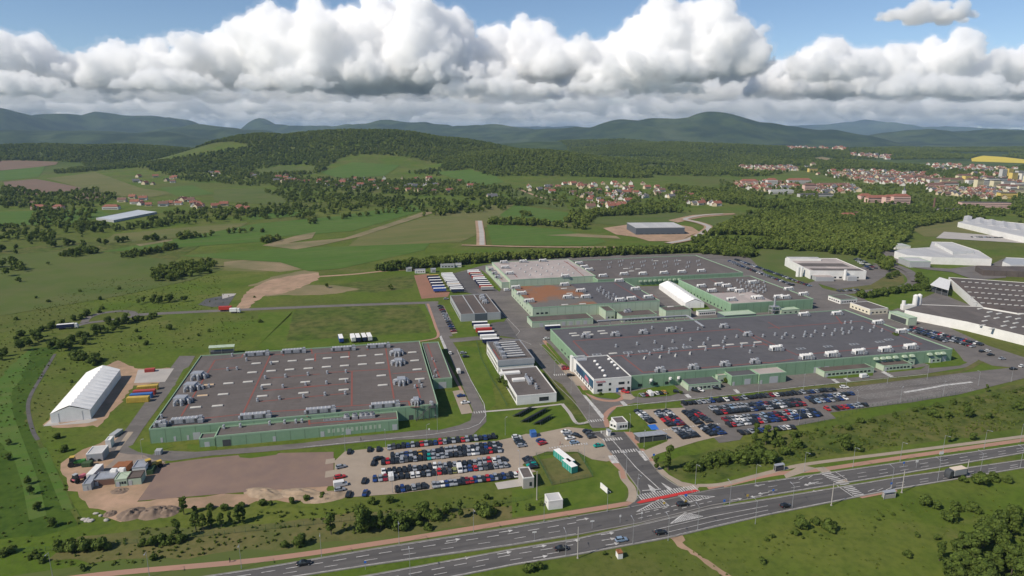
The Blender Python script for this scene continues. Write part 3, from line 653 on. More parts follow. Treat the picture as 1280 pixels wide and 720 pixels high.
# kerbs and painted markings
kb = MB()
for e in (UT, UB, LT, LB): kerb_line(kb, line_pts(e, False), 0.4)
for e in (P(q8, (400, 0), (500, 110), (570, 200), (625, 275), (640, 310), (612, 352)), P(q8, (560, 0), (640, 92), (690, 150), (745, 215), (830, 272), (905, 300)),
          P(z3, (330, 170), (480, 330), (560, 430), (690, 560), (800, 715)), P(z3, (450, 160), (600, 310), (735, 500))): kerb_line(kb, line_pts(e), 0.35)
tag(kb.build('kerb'), kind='structure')
mk = MB()
def lanes(T, B, frs, on, off_, w, x0=None, x1=None):
    a = line_pts(T, False); b = line_pts(B, False)
    for f in frs:
        p = [q.lerp(r, f) for q, r in zip(a, b)]
        if x0 is not None: p = [q for q in p if x0 < q.x < x1]
        if len(p) > 1: dashes(mk, p, w, on, off_)
XL, XR = G(790, 645).x, G(905, 635).x
lanes(UT, UB, (0.36,), 4, 3, .28, -400, XL); lanes(UT, UB, (0.67,), 4, 8, .22, -400, XL); lanes(UT, UB, (0.06, 0.95), 900, 1, .2, -400, XL)
lanes(UT, UB, (0.42, 0.72), 4, 6, .22, XR, 600); lanes(UT, UB, (0.05, 0.95), 900, 1, .2, XR, 600)
lanes(LT, LB, (0.36,), 4, 3, .28, -400, XL); lanes(LT, LB, (0.68,), 4, 8, .22, -400, XL); lanes(LT, LB, (0.05, 0.95), 900, 1, .2, -400, 600)
lanes(LT, LB, (0.45,), 900, 6, .25, XL + 5, XR + 45); lanes(LT, LB, (0.5, 0.75), 4, 7, .22, XR + 45, 600); lanes(LT, LB, (.72,), 900, 7, .22, XL + 5, XR + 45)
lanes(UT, UB, (0.5, 0.75), 2, 1.6, .28, XL, XR)
def px_line(px, w=.3, on=900, off_=1, z=.225, m=None): dashes(mk, line_pts(px, False), w, on, off_, z, m)
def zebra(a, b, length, n_w=0.55, gap=0.6, z=.23, dr=None):
    """bars across the line a-b (photo pixels), each bar `length` metres long"""
    p, q = G(*a), G(*b); t = (q - p); L = t.length; t.normalize(); nrm = Vector((-t.y, t.x, 0)) if dr is None else (G(*dr[1]) - G(*dr[0])).normalized(); s = 0
    while s < L:
        c = p + t * (s + n_w / 2); strip(mk, [c - nrm * length / 2, c + nrm * length / 2], n_w, WHITE, z); s += n_w + gap
zebra(q8(638, 332), q8(918, 285), 4.6, .5, .5, dr=(q8(560, 110), q8(740, 290))); zebra(q8(455, 43), q8(553, 34), 2.6); zebra(q8(502, 103), q8(622, 93), 2.6)
zebra(z3(775, 678), z3(880, 668), 2.4); zebra(z3(545, 368), z3(615, 366), 2.6); zebra(z2(1132, 620), z2(1205, 614), 2.4)
RD_ = ((1000, 610), (1100, 594))
zebra((1030, 591), (1050, 603), 4.2, .5, .6, dr=RD_); zebra((1055, 605.5), (1073, 619), 4.2, .5, .6, dr=RD_)
px_line(P(q8, (500, 40), (560, 110), (620, 180), (740, 290)), .35)
sheet('painted_crossing', P(q8, (480, 120), (515, 117), (540, 157), (500, 158)), WHITE, 8); sheet('painted_crossing', P(q8, (625, 96), (655, 96), (688, 140), (665, 146)), WHITE, 8)
sheet('painted_crossing', P(z3, (735, 498), (760, 505), (880, 640), (878, 660), (860, 655)), WHITE, 8)
for pp in (P(z3, (985, 545), (1010, 542), (1038, 570), (1010, 575)), P(z4, (508, 340), (535, 335), (558, 358), (535, 364)), P(z4, (832, 306), (855, 303), (882, 326), (860, 331)), P(z5, (420, 238), (445, 236), (480, 260), (455, 263)), P(z5, (500, 230), (520, 228), (552, 250), (532, 253)), P(z5, (750, 188), (775, 184), (840, 218), (815, 223)), P(z2, (903, 115), (915, 105), (955, 195), (935, 195))):
    sheet('painted_crossing', pp, WHITE, 9)
# hatched islands at the junction
def hatch(tri, n=14, w=.45):
    a, b, c = [G(*p) for p in tri]
    for i in range(n):
        t = (i + .5) / n; strip(mk, [a.lerp(b, t), a.lerp(c, t)], w, WHITE, .235)
    for u, v in ((a, b), (b, c), (a, c)): strip(mk, [u, v], .3, WHITE, .24)
hatch((q8(1015, 325), q8(870, 355), q8(830, 318)), 12, .28); hatch((q8(620, 402), q8(785, 372), q8(745, 335)), 13, .28); hatch((q8(955, 425), q8(865, 405), q8(790, 462)), 12, .28)
sheet('splitter_island', P(q8, (678, 264), (690, 268), (720, 290), (715, 302), (695, 300)), WHITE, 9); sheet('splitter_island', P(q8, (745, 255), (760, 262), (800, 285), (800, 292), (780, 290)), WHITE, 9)
px_line(P(q8, (652, 296), (745, 288)), .6)
def arrow(x, y, d, big=1.0):
    p = G(x, y); a, b = G(x - 8, y + 1.3), G(x + 8, y - 1.3); t = (b - a).normalized() * d; n = Vector((-t.y, t.x, 0))
    strip(mk, [p - t * 2.2 * big, p + t * 1.0 * big], .35 * big, WHITE, .23)
    mk.poly([tuple(q + Vector((0, 0, .235))) for q in ((p + t * 1.0 * big - n * .8 * big), (p + t * 2.6 * big), (p + t * 1.0 * big + n * .8 * big))], WHITE)
for x, y, d in [(566, 676, 1), (632, 665, 1), (578, 699, 1), (630, 692, 1), (674, 684, 1), (716, 677, 1), (759, 668, 1), (675, 697, 1), (760, 675, 1), (765, 681, 1), (950, 607, -1), (1012, 606, -1), (1017, 604, -1), (1022, 614, -1), (920, 625, 1), (728, 650, 1), (945, 621, -1), (955, 617, -1)]:
    arrow(x, y, d, 1.0)
px_line(P(z3, (310, 130), (395, 165)), .3); px_line(P(s3, (780, 480), (905, 610), (880, 640)), .25); px_line(P(z6, (0, 210), (500, 160), (860, 125), (1100, 85)), .35)
px_line(P(z6, (1100, 85), (1170, 55), (1213, 0), (1200, -80), (1110, -240), (1020, -440)), .3); px_line([(770, 509), (854, 500), (929, 492), (1000, 484), (1080, 476), (1160, 468)], .4)
px_line(P(z4, (370, 575), (560, 552), (745, 535)), 1.2, .6, .6); px_line(P(z7, (460, 218), (590, 200), (715, 185)), 1.2, .6, .6)
for t in np.linspace(0, 1, 44):    # empty marked bays of the far car park
    for (a, b), (c, d) in [(((1042, 487), (1200, 469)), ((1052, 492), (1220, 473.5))), (((1070, 494.5), (1200, 477)), ((1085, 500), (1215, 482))), (((1088, 509), (1220, 488)), ((1080, 505.5), (1205, 484)))]:
        p = G(a[0] + (b[0] - a[0]) * t, a[1] + (b[1] - a[1]) * t); q = G(c[0] + (d[0] - c[0]) * t, c[1] + (d[1] - c[1]) * t)
        strip(mk, [p, q], .18, WHITE, .22)
px_line([(1130, 491), (1160, 486), (1180, 482), (1215, 478)], 1.6)
px_line(P(r2, (500, 300), (530, 288), (545, 297), (575, 283), (590, 292), (620, 278)), .25); px_line(P(r2, (130, 235), (150, 230), (155, 240), (190, 222), (200, 232), (240, 212)), .25)
px_line(P(r2, (335, 200), (395, 240)), .35); px_line(P(r2, (345, 270), (425, 325)), .35)
tag(mk.build('road_marking'), kind='structure')
# ------------------------------------------------------------------ buildings
GREEN = mat('green_cladding', (0.205, 0.318, 0.205), 0.55, (0.175, 0.282, 0.180), 0.15, 4, c3=(0.24, 0.35, 0.23), scale3=0.6, amt3=0.35, streak=(1, 1, .12), joint=6.0)
LGREEN = mat('pale_green_cladding', (0.400, 0.475, 0.360), 0.6, (0.355, 0.430, 0.325), 0.15, 4, streak=(1, 1, .12), joint=6.0)
TRIM = mat('green_trim', (0.26, 0.38, 0.26), 0.5)
ROOF = mat('roof_felt', (0.124, 0.107, 0.099), 0.9, (0.102, 0.089, 0.083), 0.04, 5, c3=(0.135, 0.122, 0.116), scale3=0.3, amt3=0.4, seam=(11, 2.2, .10, .72))
ROOFB = mat('slate_blue_felt', (0.092, 0.090, 0.098), 0.9, (0.108, 0.104, 0.110), 0.03, 5, c3=(0.075, 0.073, 0.08), scale3=0.25, amt3=0.4, seam=(13, 2.6, .11, .75))
ROOFD = mat('brown_felt', (0.115, 0.090, 0.078), 0.9, (0.088, 0.075, 0.070), 0.05, 5, seam=(9, 2, .1, .75))
ROOFR = mat('rusty_felt', (0.130, 0.122, 0.112), 0.9, (0.230, 0.105, 0.052), 0.020, 6, lo=.46, hi=.56)
ROOFP = mat('pale_roof_sheet', (0.400, 0.345, 0.320), 0.8, (0.340, 0.300, 0.285), 0.05, 5, seam=(12, 1.8, .1, .8))
ROOFW = mat('white_roof_sheet', (0.50, 0.49, 0.48), 0.7, (0.38, 0.38, 0.38), 0.08, 6, c3=(.36, .36, .37), scale3=.05, amt3=.7, streak=(1, .08, 1))
WALLW = mat('white_render', (0.70, 0.69, 0.66), 0.7, (0.62, 0.61, 0.58), 0.2, 4)
WALLG = mat('grey_cladding', (0.36, 0.37, 0.38), 0.5, (0.32, 0.33, 0.34), 0.2, 4, streak=(1, 1, .1))
WALLD = mat('dark_cladding', (0.085, 0.100, 0.120), 0.5)
CREAM = mat('cream_render', (0.62, 0.58, 0.46), 0.8)
GLASS = mat('window_glass', (0.022, 0.028, 0.035), 0.12, spec=0.6)
METAL = mat('galvanised_steel', (0.42, 0.43, 0.45), 0.42, (0.34, 0.35, 0.37), 0.6, 4, metal=0.35)
MWHITE = mat('white_metal', (0.72, 0.71, 0.68), 0.5, (0.62, 0.61, 0.59), 0.8, 3)
MDARK = mat('dark_metal', (0.06, 0.063, 0.068), 0.5)
REDW = mat('red_walkway', (0.215, 0.078, 0.062), 0.9, (0.22, 0.07, 0.058), 0.15, 4)
SKYL = mat('skylight_plastic', (0.54, 0.52, 0.47), 0.35, (0.44, 0.42, 0.38), 0.6, 3)
TANL = mat('stained_plastic', (0.52, 0.38, 0.24), 0.5)
RUST = mat('rust', (0.25, 0.10, 0.045), 0.9)
DOORG = mat('door_grey', (0.40, 0.41, 0.42), 0.6)
BLUEC = mat('blue_metal', (0.045, 0.13, 0.36), 0.5); YELC = mat('yellow_metal', (0.52, 0.36, 0.07), 0.5, (0.42, 0.29, 0.06), 0.4, 3); REDC = mat('red_metal', (0.36, 0.055, 0.045), 0.5)
TEALC = mat('teal_metal', (0.03, 0.26, 0.21), 0.5); TARP = mat('white_tarpaulin', (0.78, 0.77, 0.75), 0.6, (0.70, 0.69, 0.67), 0.3, 3)
TYRE = mat('black_rubber', (0.02, 0.02, 0.02), 0.9)

def uv(p): return p.dot(UX), p.dot(VX)
class B:
    """a building standing square to the works grid; corners are measured on its roof edge"""
    def __init__(s, name, label, cat, FL, FR, BK, H, wall, roof, group=None, trim=None, z0=0.0, par=0.5, rz=None, back=None):
        global UX, VX
        s.H = H; s.rz = AX if rz is None else rz
        ux = Vector((math.cos(s.rz), math.sin(s.rz), 0)); vx = Vector((-math.sin(s.rz), math.cos(s.rz), 0)); s.ux, s.vx = ux, vx
        a, b, c = G(*FL, H), G(*FR, H), G(*BK, H)
        u0, u1 = a.dot(ux), b.dot(ux); v0 = (a.dot(vx) + b.dot(vx)) / 2; v1 = back if back else c.dot(vx)
        if back: v1 = v0 + back
        s.u0, s.v0, s.L, s.D = u0, v0, u1 - u0, v1 - v0
        o = ux * u0 + vx * v0; s.o = o
        s.root = thing(name, label, cat, (o.x, o.y, z0), s.rz, group); s.z0 = z0
        h = H - z0; s.h = h
        m = MB(); L, D = s.L, s.D
        for q in ([(0, 0), (L, 0)], [(L, 0), (L, D)], [(L, D), (0, D)], [(0, D), (0, 0)]):
            (x0, y0), (x1, y1) = q; m.poly([(x0, y0, 0), (x1, y1, 0), (x1, y1, h), (x0, y0, h)], wall)
        m.build('wall', s.root)
        m = MB(); m.prism([(0.25, 0.25), (L - .25, 0.25), (L - .25, D - .25), (.25, D - .25)], h - .3, h, roof); m.build('roof', s.root)
        if par:
            t = trim or TRIM; m = MB(); w = .3; e = .04
            m.box(-e, L + e, -e, w, h - .18, h + par, t); m.box(-e, L + e, D - w, D + e, h - .18, h + par, t)
            m.box(-e, w, w, D - w, h - .18, h + par, t); m.box(L - w, L + e, w, D - w, h - .18, h + par, t)
            m.build('parapet', s.root)
    def to(s, px, py, z=None):
        g = G(px, py, s.H if z is None else z) - s.o
        return g.dot(s.ux), g.dot(s.vx)
    def put(s, name, me, px, py, rz=0.0, sc=None):
        u, v = s.to(px, py)
        if not (-.5 < u < s.L + .5 and -.5 < v < s.D + .5): return None
        o = bpy.data.objects.new(name, me); COL.objects.link(o); o.parent = s.root; o.location = (u, v, s.h); o.rotation_euler = (0, 0, rz)
        if sc: o.scale = sc
        return o
    def walk(s, lines, w=.75):
        mb = MB()
        for ln in lines:
            p = [Vector((*s.to(*q), 0)) for q in ln]
            for a, b in zip(p, p[1:]):
                if (b - a).length > .5: strip(mb, [a, b], w, REDW, s.h + .03 + random.random() * .02)
        mb.build('roof_walkway', s.root)
    def face(s, side, t0, t1, za, zb, m, name='window', proud=.06):
        """a panel on one wall: t0..t1 metres along it, za..zb above its foot"""
        mb = MB()
        if side == 'F': mb.box(t0, t1, -proud, .05, za, zb, m)
        if side == 'L': mb.box(-proud, .05, t0, t1, za, zb, m)
        if side == 'R': mb.box(s.L - .05, s.L + proud, t0, t1, za, zb, m)
        return mb.build(name, s.root)
    def row(s, side, n, w, za, zb, m=None, name='window', a=.06, b=.94):
        T = s.D if side in 'LR' else s.L
        for i in range(n):
            c = T * (a + (b - a) * (i + .5) / n); s.face(side, c - w / 2, c + w / 2, za, zb, m or GLASS, name)

# roof plant, shared meshes
def ahu_mesh(L, m, ends=True):
    b = MB(); w, h = 2.6, 2.5
    b.box(-L / 2, L / 2 - 2.2, -w / 2, w / 2, .35, h, m)
    for i in range(int(L / 1.6)): b.box(-L / 2 + .2 + i * 1.55, -L / 2 + 1.3 + i * 1.55, -w / 2 - .06, -w / 2 - .001, .6, h - .3, METAL if i % 3 else MDARK)
    b.box(L / 2 - 2.1, L / 2, -w / 2 - .5, w / 2 + .3, .2, h - .7, METAL); b.box(L / 2 - 1.8, L / 2 - .4, -.7, .7, h - .7, h + .5, m)
    b.box(-L / 2 - .9, -L / 2, -w / 2 + .4, w / 2 - .5, .3, h - 1, METAL)
    for i in range(int(L / 1.7)): b.box(-L / 2 + .1 + i * 1.65, -L / 2 + .3 + i * 1.65, -w / 2 - .02, w / 2 + .02, h, h + .1, MWHITE)
    for x in (-L / 2 + .5, 0, L / 2 - 1): b.box(x - .15, x + .15, -w / 2 + .1, w / 2 - .1, 0, .35, MDARK)
    return b.mesh('roof_unit')
AHU13 = ahu_mesh(13, METAL); AHU7 = ahu_mesh(7, MWHITE); AHU4 = ahu_mesh(4.5, METAL)
def cluster_mesh():
    b = MB(); b.box(-2.0, 2.0, -2.4, 2.4, .4, 2.8, METAL, METAL)
    for x, y in ((-3.4, -1.6), (-3.6, 1.2), (3.2, -1.8), (3.4, .4), (3.0, 2.0), (-1.2, -3.9), (1.0, -4.0)):
        b.tube((x * .55, y * .55, 2.0), (x, y, 1.5), .55, .55, METAL, 8); b.tube((x, y, 1.6), (x, y, 0), .6, .7, METAL, 8)
    b.box(2.2, 3.4, -1.2, 1.2, .2, 2.0, MDARK)
    return b.mesh('roof_unit')
CLUST = cluster_mesh()
def vent_mesh():
    b = MB(); b.box(-.55, .55, -.55, .55, 0, .7, METAL); b.tube((0, 0, .7), (0, 0, 1.45), .34, .38, METAL, 8); b.tube((0, 0, 1.4), (0, 0, 1.9), .62, .5, METAL, 8); b.box(.55, 1.2, -.3, .3, 0, .5, MDARK)
    return b.mesh('roof_vent')
VENT = vent_mesh()
def sky_mesh(m):
    b = MB(); b.box(-2.45, 2.45, -.72, .72, 0, .3, METAL)
    b.loft([[(-2.4, -.68, .3), (2.4, -.68, .3), (2.4, .68, .3), (-2.4, .68, .3)], [(-2.3, -.4, .6), (2.3, -.4, .6), (2.3, .4, .6), (-2.3, .4, .6)]], m)
    return b.mesh('skylight')
SKY5 = sky_mesh(SKYL); SKYT = sky_mesh(TANL)
def fan_mesh():
    b = MB(); b.box(-1.3, 1.3, -1.3, 1.3, 0, 1.2, METAL); b.tube((0, 0, 1.2), (0, 0, 2.3), 1.1, 1.1, METAL, 10); b.tube((0, 0, 2.3), (0, 0, 2.31), .9, .9, MDARK, 10); return b.mesh('roof_fan')
FAN = fan_mesh()
def frame_mesh():
    b = MB(); w = 2.6
    for x0, x1, y0, y1 in ((-w, w, -1.3, -1.0), (-w, w, 1.0, 1.3), (-w, -w + .3, -1, 1), (w - .3, w, -1, 1), (-.15, .15, -1, 1)): b.box(x0, x1, y0, y1, .1, .75, METAL)
    b.box(-w + .3, w - .3, -1, 1, 0, .15, MDARK); return b.mesh('roof_hatch')
FRAME = frame_mesh()
def dome_mesh():
    b = MB(); rings = []
    for k in range(4): a = k * .5; rings.append([(math.cos(t) * .75 * math.cos(a), math.sin(t) * .75 * math.cos(a), .3 + .5 * math.sin(a)) for t in np.linspace(0, 6.28, 9)[:-1]])
    b.tube((0, 0, 0), (0, 0, .3), .8, .8, METAL, 8); b.loft(rings, MWHITE); return b.mesh('roof_dome')
DOME = dome_mesh()

# ---- the big hall on the left
hall = B('factory_hall', 'large low factory hall with brown grey roof and green walls beside the white tent', 'factory', (188, 535), (548, 508), (522.5, 427), 6.4, GREEN, ROOF)
for f, l in ((z1, [(400, 685), (855, 655)]), (z2, [(115, 618), (545, 583)]), (z1, [(865, 238), (1110, 220)]), (z2, [(268, 203), (500, 185)])):
    for p in l: hall.put('roof_unit', AHU13, *f(*p))
for p in ((465, 385), (420, 460), (355, 550)): hall.put('roof_unit', CLUST, *z1(*p), 1.4, (1.1, 1.1, 1.1))
for p in ((620, 228), (630, 292), (650, 420), (748, 555)): hall.put('roof_unit', CLUST, *z2(*p), 0, (1, 1, 1) if p[0] < 700 else (.6, .9, .9))
hall.put('roof_unit', AHU4, *z1(225, 710))
for p in [(855, 292), (975, 282), (1095, 275), (1212, 267), (828, 352), (955, 342), (1078, 333), (1202, 325), (670, 425), (800, 415), (920, 435), (1183, 416), (635, 498), (895, 510), (1170, 489), (452, 585), (597, 575)]: hall.put('skylight', SKY5, *z1(*p))
for p in [(540, 435), (497, 507)]: hall.put('skylight', SKYT, *z1(*p))
for p in [(155, 257), (272, 250), (387, 242), (500, 234), (722, 218), (738, 273), (150, 315), (270, 307), (390, 298), (507, 290), (755, 332), (516, 373), (772, 396), (265, 397), (525, 437), (265, 468)]: hall.put('skylight', SKY5, *z2(*p))
for p in [(915, 393), (1050, 383), (1200, 370), (893, 463), (1033, 453), (1185, 438), (863, 545), (1010, 531), (1170, 520), (955, 298), (695, 243), (790, 273), (665, 338), (727, 333), (500, 460), (540, 450), (225, 655)]: hall.put('roof_vent', VENT, *z1(*p))
for p in [(155, 360), (280, 353), (150, 428), (280, 418), (140, 505), (275, 498), (740, 455), (785, 450), (770, 420), (855, 568), (845, 565)]: hall.put('roof_vent', VENT, *z2(*p))
W1 = lambda *l: [z1(*p) for p in l]
W2 = lambda *l: [z2(*p) for p in l]
hall.walk([W1((355, 640), (580, 268), (755, 250), (775, 222)), W1((745, 670), (950, 235)), W1((300, 675), (560, 650), (745, 630)), W1((930, 612), (1195, 598)), W1((1195, 645), (1197, 600)), W1((1035, 240), (1037, 210)), W1((940, 235), (1040, 228)), W1((1220, 190), (1228, 225)), W1((1250, 225), (1245, 275)), W1((920, 390), (1280, 360)), W1((900, 472), (1280, 440)), W1((870, 545), (1280, 505)), W1((565, 332), (720, 318)),
           W2((545, 190), (600, 525)), W2((320, 345), (318, 570)), W2((165, 350), (560, 328)), W2((590, 357), (815, 342)), W2((0, 515), (270, 490)), W2((0, 445), (300, 425)), W2((210, 578), (440, 565)), W2((630, 545), (697, 540), (707, 580), (775, 580)), W2((750, 430), (775, 520)), W2((300, 210), (300, 260)), W2((75, 275), (75, 225), (300, 212)), W2((425, 200), (425, 175), (545, 165))])
for t in np.linspace(4, hall.L * .16, 4): hall.face('F', t, t + .9, 0.2, 2.4, DOORG, 'door')
hall.face('F', 17, 20, 0.1, 3.4, DOORG, 'loading_door')
hall.face('F', hall.L - 13.6, hall.L - 11.5, .1, 2.4, MDARK, 'door'); hall.row('L', 6, 3, 2.2, 3.4); hall.row('R', 5, 2.2, 1.4, 2.6, b=.5)
# outside steel stair at the right front corner
mb = MB()
for i in range(14): mb.box(hall.L - 10.5 + i * .45, hall.L - 10.1 + i * .45, -1.5, -.3, .2 + i * .42, .28 + i * .42, MDARK)
mb.box(hall.L - 4.3, hall.L - 1.2, -2.2, -.2, 5.9, 6.0, MDARK)
for x in (hall.L - 10.4, hall.L - 7, hall.L - 4.2, hall.L - 1.4):
    for y in (-2.1, -.3): mb.tube((x, y, 0), (x, y, 6.9), .09, .09, MDARK, 5)
for z in (6.4, 6.9): mb.box(hall.L - 10.5, hall.L - 1.2, -2.2, -2.12, z, z + .07, MDARK)
mb.tube((hall.L - 10.4, -2.1, 0), (hall.L - 4.2, -2.1, 6), .07, .07, MDARK, 5); mb.tube((hall.L - 4.3, -2.1, 0), (hall.L - 10.4, -2.1, 5), .07, .07, MDARK, 5)
mb.build('outside_stair', hall.root)
va = uv(G(297, 527, 6.4))[1]
annex = B('factory_annex', 'long narrow green annex with fans along the front of the left factory hall', 'factory annex', z6(-590, 136), z6(628, 33), (400, 520), 4.6, GREEN, ROOF, back=hall.v0 - (G(*z6(-590, 136), 4.6).dot(VX) + G(*z6(628, 33), 4.6).dot(VX)) / 2 - .1)
for p in ((285, 660), (340, 655), (388, 650), (418, 648), (455, 645)): annex.put('roof_fan', FAN, *z2(*p))
for p in ((155, 672), (203, 668), (250, 665)): annex.put('roof_hatch', FRAME, *z2(*p), 0, (.6, .6, .8))
for p in ((945, 700), (1045, 692), (1120, 688), (1160, 684), (640, 725), (750, 716)): annex.put('roof_vent', VENT, *z1(*p))
annex.walk([W2((35, 690), (620, 652)), W2((35, 690), (35, 660)), W1((1205, 660), (1210, 700))])
for t, w, z in ((.035, 3.2, 3), (.30, 1.2, 2.4), (.56, 1.6, 2.6), (.70, 2.2, 2.6), (.965, 2.2, 2.8)): annex.face('F', annex.L * t, annex.L * t + w, .1, z, DOORG if z < 3 else MDARK, 'door')
for i in range(12): annex.face('F', annex.L * (.60 + .026 * i), annex.L * (.60 + .026 * i) + 1.1, 1.6, 3.4, LGREEN, 'wall_panel', .04)
anl = B('factory_annex', 'small green lean-to with grey roof left of the long green annex', 'factory annex', (248.5, 550), (268.5, 547.7), (255, 541), 3.6, GREEN, ROOF, back=5.5)
anl.face('F', 2, 4, .1, 2.3, DOORG, 'door')
rann = B('factory_annex', 'green annex with a red striped roof against the right end of the left factory hall', 'factory annex', z2(858, 398), z2(987, 390), z2(850, 152), 5.2, GREEN, ROOF)
rann.walk([W2((822, 158), (905, 388))]);
for p in ((870, 350), (885, 380), (865, 385), (870, 280), (880, 340), (855, 265)): rann.put('roof_vent', VENT, *z2(*p), 0, (.7, .7, .7))
rann.face('F', 3, 7, .1, 3.6, DOORG, 'loading_door')

# ---- the big hall on the right, with its white office corner
big = B('factory_hall', 'largest factory hall with slate grey roof behind the right car park', 'factory', (749.5, 475.4), (1188, 436), (1090, 385.5), 7.0, GREEN, ROOFB)
Q7 = lambda *l: [q7(*p) for p in l]
R1 = lambda *l: [r1(*p) for p in l]
for p in [(305, 229), (318, 240), (375, 223), (388, 235), (447, 217), (460, 229), (505, 329), (950, 295), (1020, 290), (1090, 285), (1160, 278), (1228, 273)]: big.put('skylight', SKY5, *q7(*p))
for p in [(425, 338), (580, 327), (655, 320), (730, 313), (805, 306), (875, 300)]: big.put('roof_hatch', FRAME, *q7(*p))
for p in [(165, 305), (300, 294), (430, 283), (560, 271), (605, 260)]: big.put('roof_hatch', FRAME, *r1(*p), 0, (1, 1, .5))
for p in [(662, 352), (740, 347), (817, 340), (890, 330)]: big.put('roof_vent', SKY5, *q7(*p), 1.0, (.8, .8, 1.4))
for p in [(625, 285), (713, 277), (803, 273), (520, 296), (583, 343), (688, 335), (785, 328), (750, 303), (858, 296), (892, 264), (980, 261), (958, 285), (1065, 255), (1123, 248), (1055, 275), (968, 313), (1058, 305), (1148, 297), (1190, 325), (1210, 295), (1255, 245), (930, 210), (820, 206), (850, 215), (700, 205)]: big.put('roof_vent', VENT, *q7(*p))
for p in [(35, 238), (85, 238), (125, 250), (90, 236), (185, 229), (235, 224), (285, 204), (335, 217), (370, 213), (420, 208), (320, 237), (215, 245), (375, 232), (405, 227), (470, 206), (510, 220), (570, 217), (385, 179), (415, 176), (530, 200), (275, 240), (180, 245), (70, 255)]: big.put('roof_vent', VENT, *r1(*p))
for p in [(370, 248), (518, 240), (658, 229), (790, 218), (1060, 199), (742, 420), (908, 405), (1065, 390), (1215, 377), (1180, 240)]: big.put('roof_unit', AHU4, *q7(*p))
for p in [(193, 355), (320, 342), (455, 330), (587, 318), (712, 304), (550, 180), (668, 225), (345, 135), (180, 140), (42, 312)]: big.put('roof_unit', AHU7, *r1(*p), 0, (1.05, 1.2, 1.1) if p[1] > 290 else None)
big.walk([Q7((385, 345), (305, 265), (1130, 205), (1280, 290)), Q7((490, 342), (1280, 280)), Q7((548, 338), (655, 422), (1280, 372)), R1((0, 200), (480, 165), (770, 280), (145, 335), (-120, 215)), R1((0, 375), (130, 355)), R1((0, 170), (60, 205)), R1((340, 140), (370, 180))])
big.row('L', 10, 2.2, 1.2, 2.4, a=.02, b=.75)
for t, w, z in ((.10, 2.4, 1.0), (.14, 2.4, 1.0), (.17, 2, 1), (.21, 3, 1), (.58, 4, .1), (.61, 3, .1), (.78, 3, .1), (.93, 4, .1), (.97, 3, .1)): big.face('F', big.L * t, big.L * t + w, z, 3.4 if z < .5 else 2.6, DOORG if z < .5 else GLASS, 'door' if z < .5 else 'window')
for x, y in ((683, 465), (780, 458), (822, 455)):
    u, v = big.to(*q7(x, y), 3); mb = MB(); mb.tube((u, -1.2, 4.2), (u, -1.2, 5.2), .9, .8, MWHITE, 8); mb.tube((u, -1.0, 4.0), (u, -.05, 2.5), .5, .5, METAL, 8); mb.build('wall_vent', big.root)
for x, y in ((545, 352), (580, 350), (610, 348), (645, 345), (680, 337), (715, 333), (805, 326), (845, 323), (870, 320)):
    u, v = big.to(*r1(x, y), 6); mb = MB(); mb.loft([[(u - 1.4, -1.7, 5.2), (u + 1.4, -1.7, 5.2), (u + 1.4, -.05, 5.2), (u - 1.4, -.05, 5.2)], [(u - 1.1, -1.1, 6.3), (u + 1.1, -1.1, 6.3), (u + 1.1, -.05, 6.3), (u - 1.1, -.05, 6.3)]], LGREEN); mb.build('wall_vent', big.root)
off = B('office_corner', 'white two storey office with a dark blue banner at the corner of the largest hall', 'office', q7(414, 466), q7(592, 441), q7(322, 350), 7.6, WALLW, ROOFB, trim=WALLW)
off.u0 = off.u0
for za in (1.2, 4.2):
    for t, w in ((.10, 2.6), (.40, 1.2), (.66, 3.2), (.9, .9)): off.face('F', off.L * t, off.L * t + w, za, za + 1.3, GLASS)
off.face('F', off.L * .9, off.L * .9 + 1.6, .1, 2.3, GLASS, 'door'); off.face('F', off.L * .60, off.L * .66, 0.1, 2.4, BLUEC, 'door')
bn = off.face('L', off.D * .02, off.D * .82, 2.6, 6.9, mat('banner_blue', (0.018, 0.035, 0.085), 0.5, (0.035, 0.11, 0.16), 0.12, 3), 'banner', .12)
mb = MB(); ty = off.D * .30
mb.loft([[(-.16, ty - 3.4, 3.0), (-.16, ty + 3.6, 3.8), (-.16, ty + 2.6, 6.0), (-.16, ty - 2.2, 5.4)], [(-.14, ty - 3.4, 3.0), (-.14, ty + 3.6, 3.8), (-.14, ty + 2.6, 6.0), (-.14, ty - 2.2, 5.4)]], mat('banner_pink', (0.50, 0.10, 0.14), 0.5, (0.42, 0.20, 0.25), 0.4, 3)); e = mb.build('banner_picture', bn)
off.row('L', 8, 1.6, .9, 2.2)
for p in ((415, 369), (428, 386), (441, 402), (455, 416), (485, 359), (500, 374), (515, 389), (530, 406), (465, 442)): off.put('roof_dome', DOME, *q7(*p), 0, (1.3, 1.3, 1.3))
mb = MB(); u, v = off.to(*q7(350, 362)); mb.box(.3, 6.5, off.D - 5, off.D - .6, off.h, off.h + .1, METAL)
for x in (.6, 6.2):
    for y in (off.D - 4.8, off.D - .8): mb.tube((x, y, off.h), (x, y, off.h + 1.6), .12, .12, MWHITE, 5)
for y in (off.D - 4.9, off.D - .9): mb.box(.3, 6.5, y, y + .2, off.h + 1.1, off.h + 1.6, MWHITE)
mb.build('roof_railing', off.root)
mb = MB(); mb.box(-1.2, 0, off.D - 1.5, off.D + 1.8, 0, 9.0, WALLW); mb.build('white_pylon', off.root)
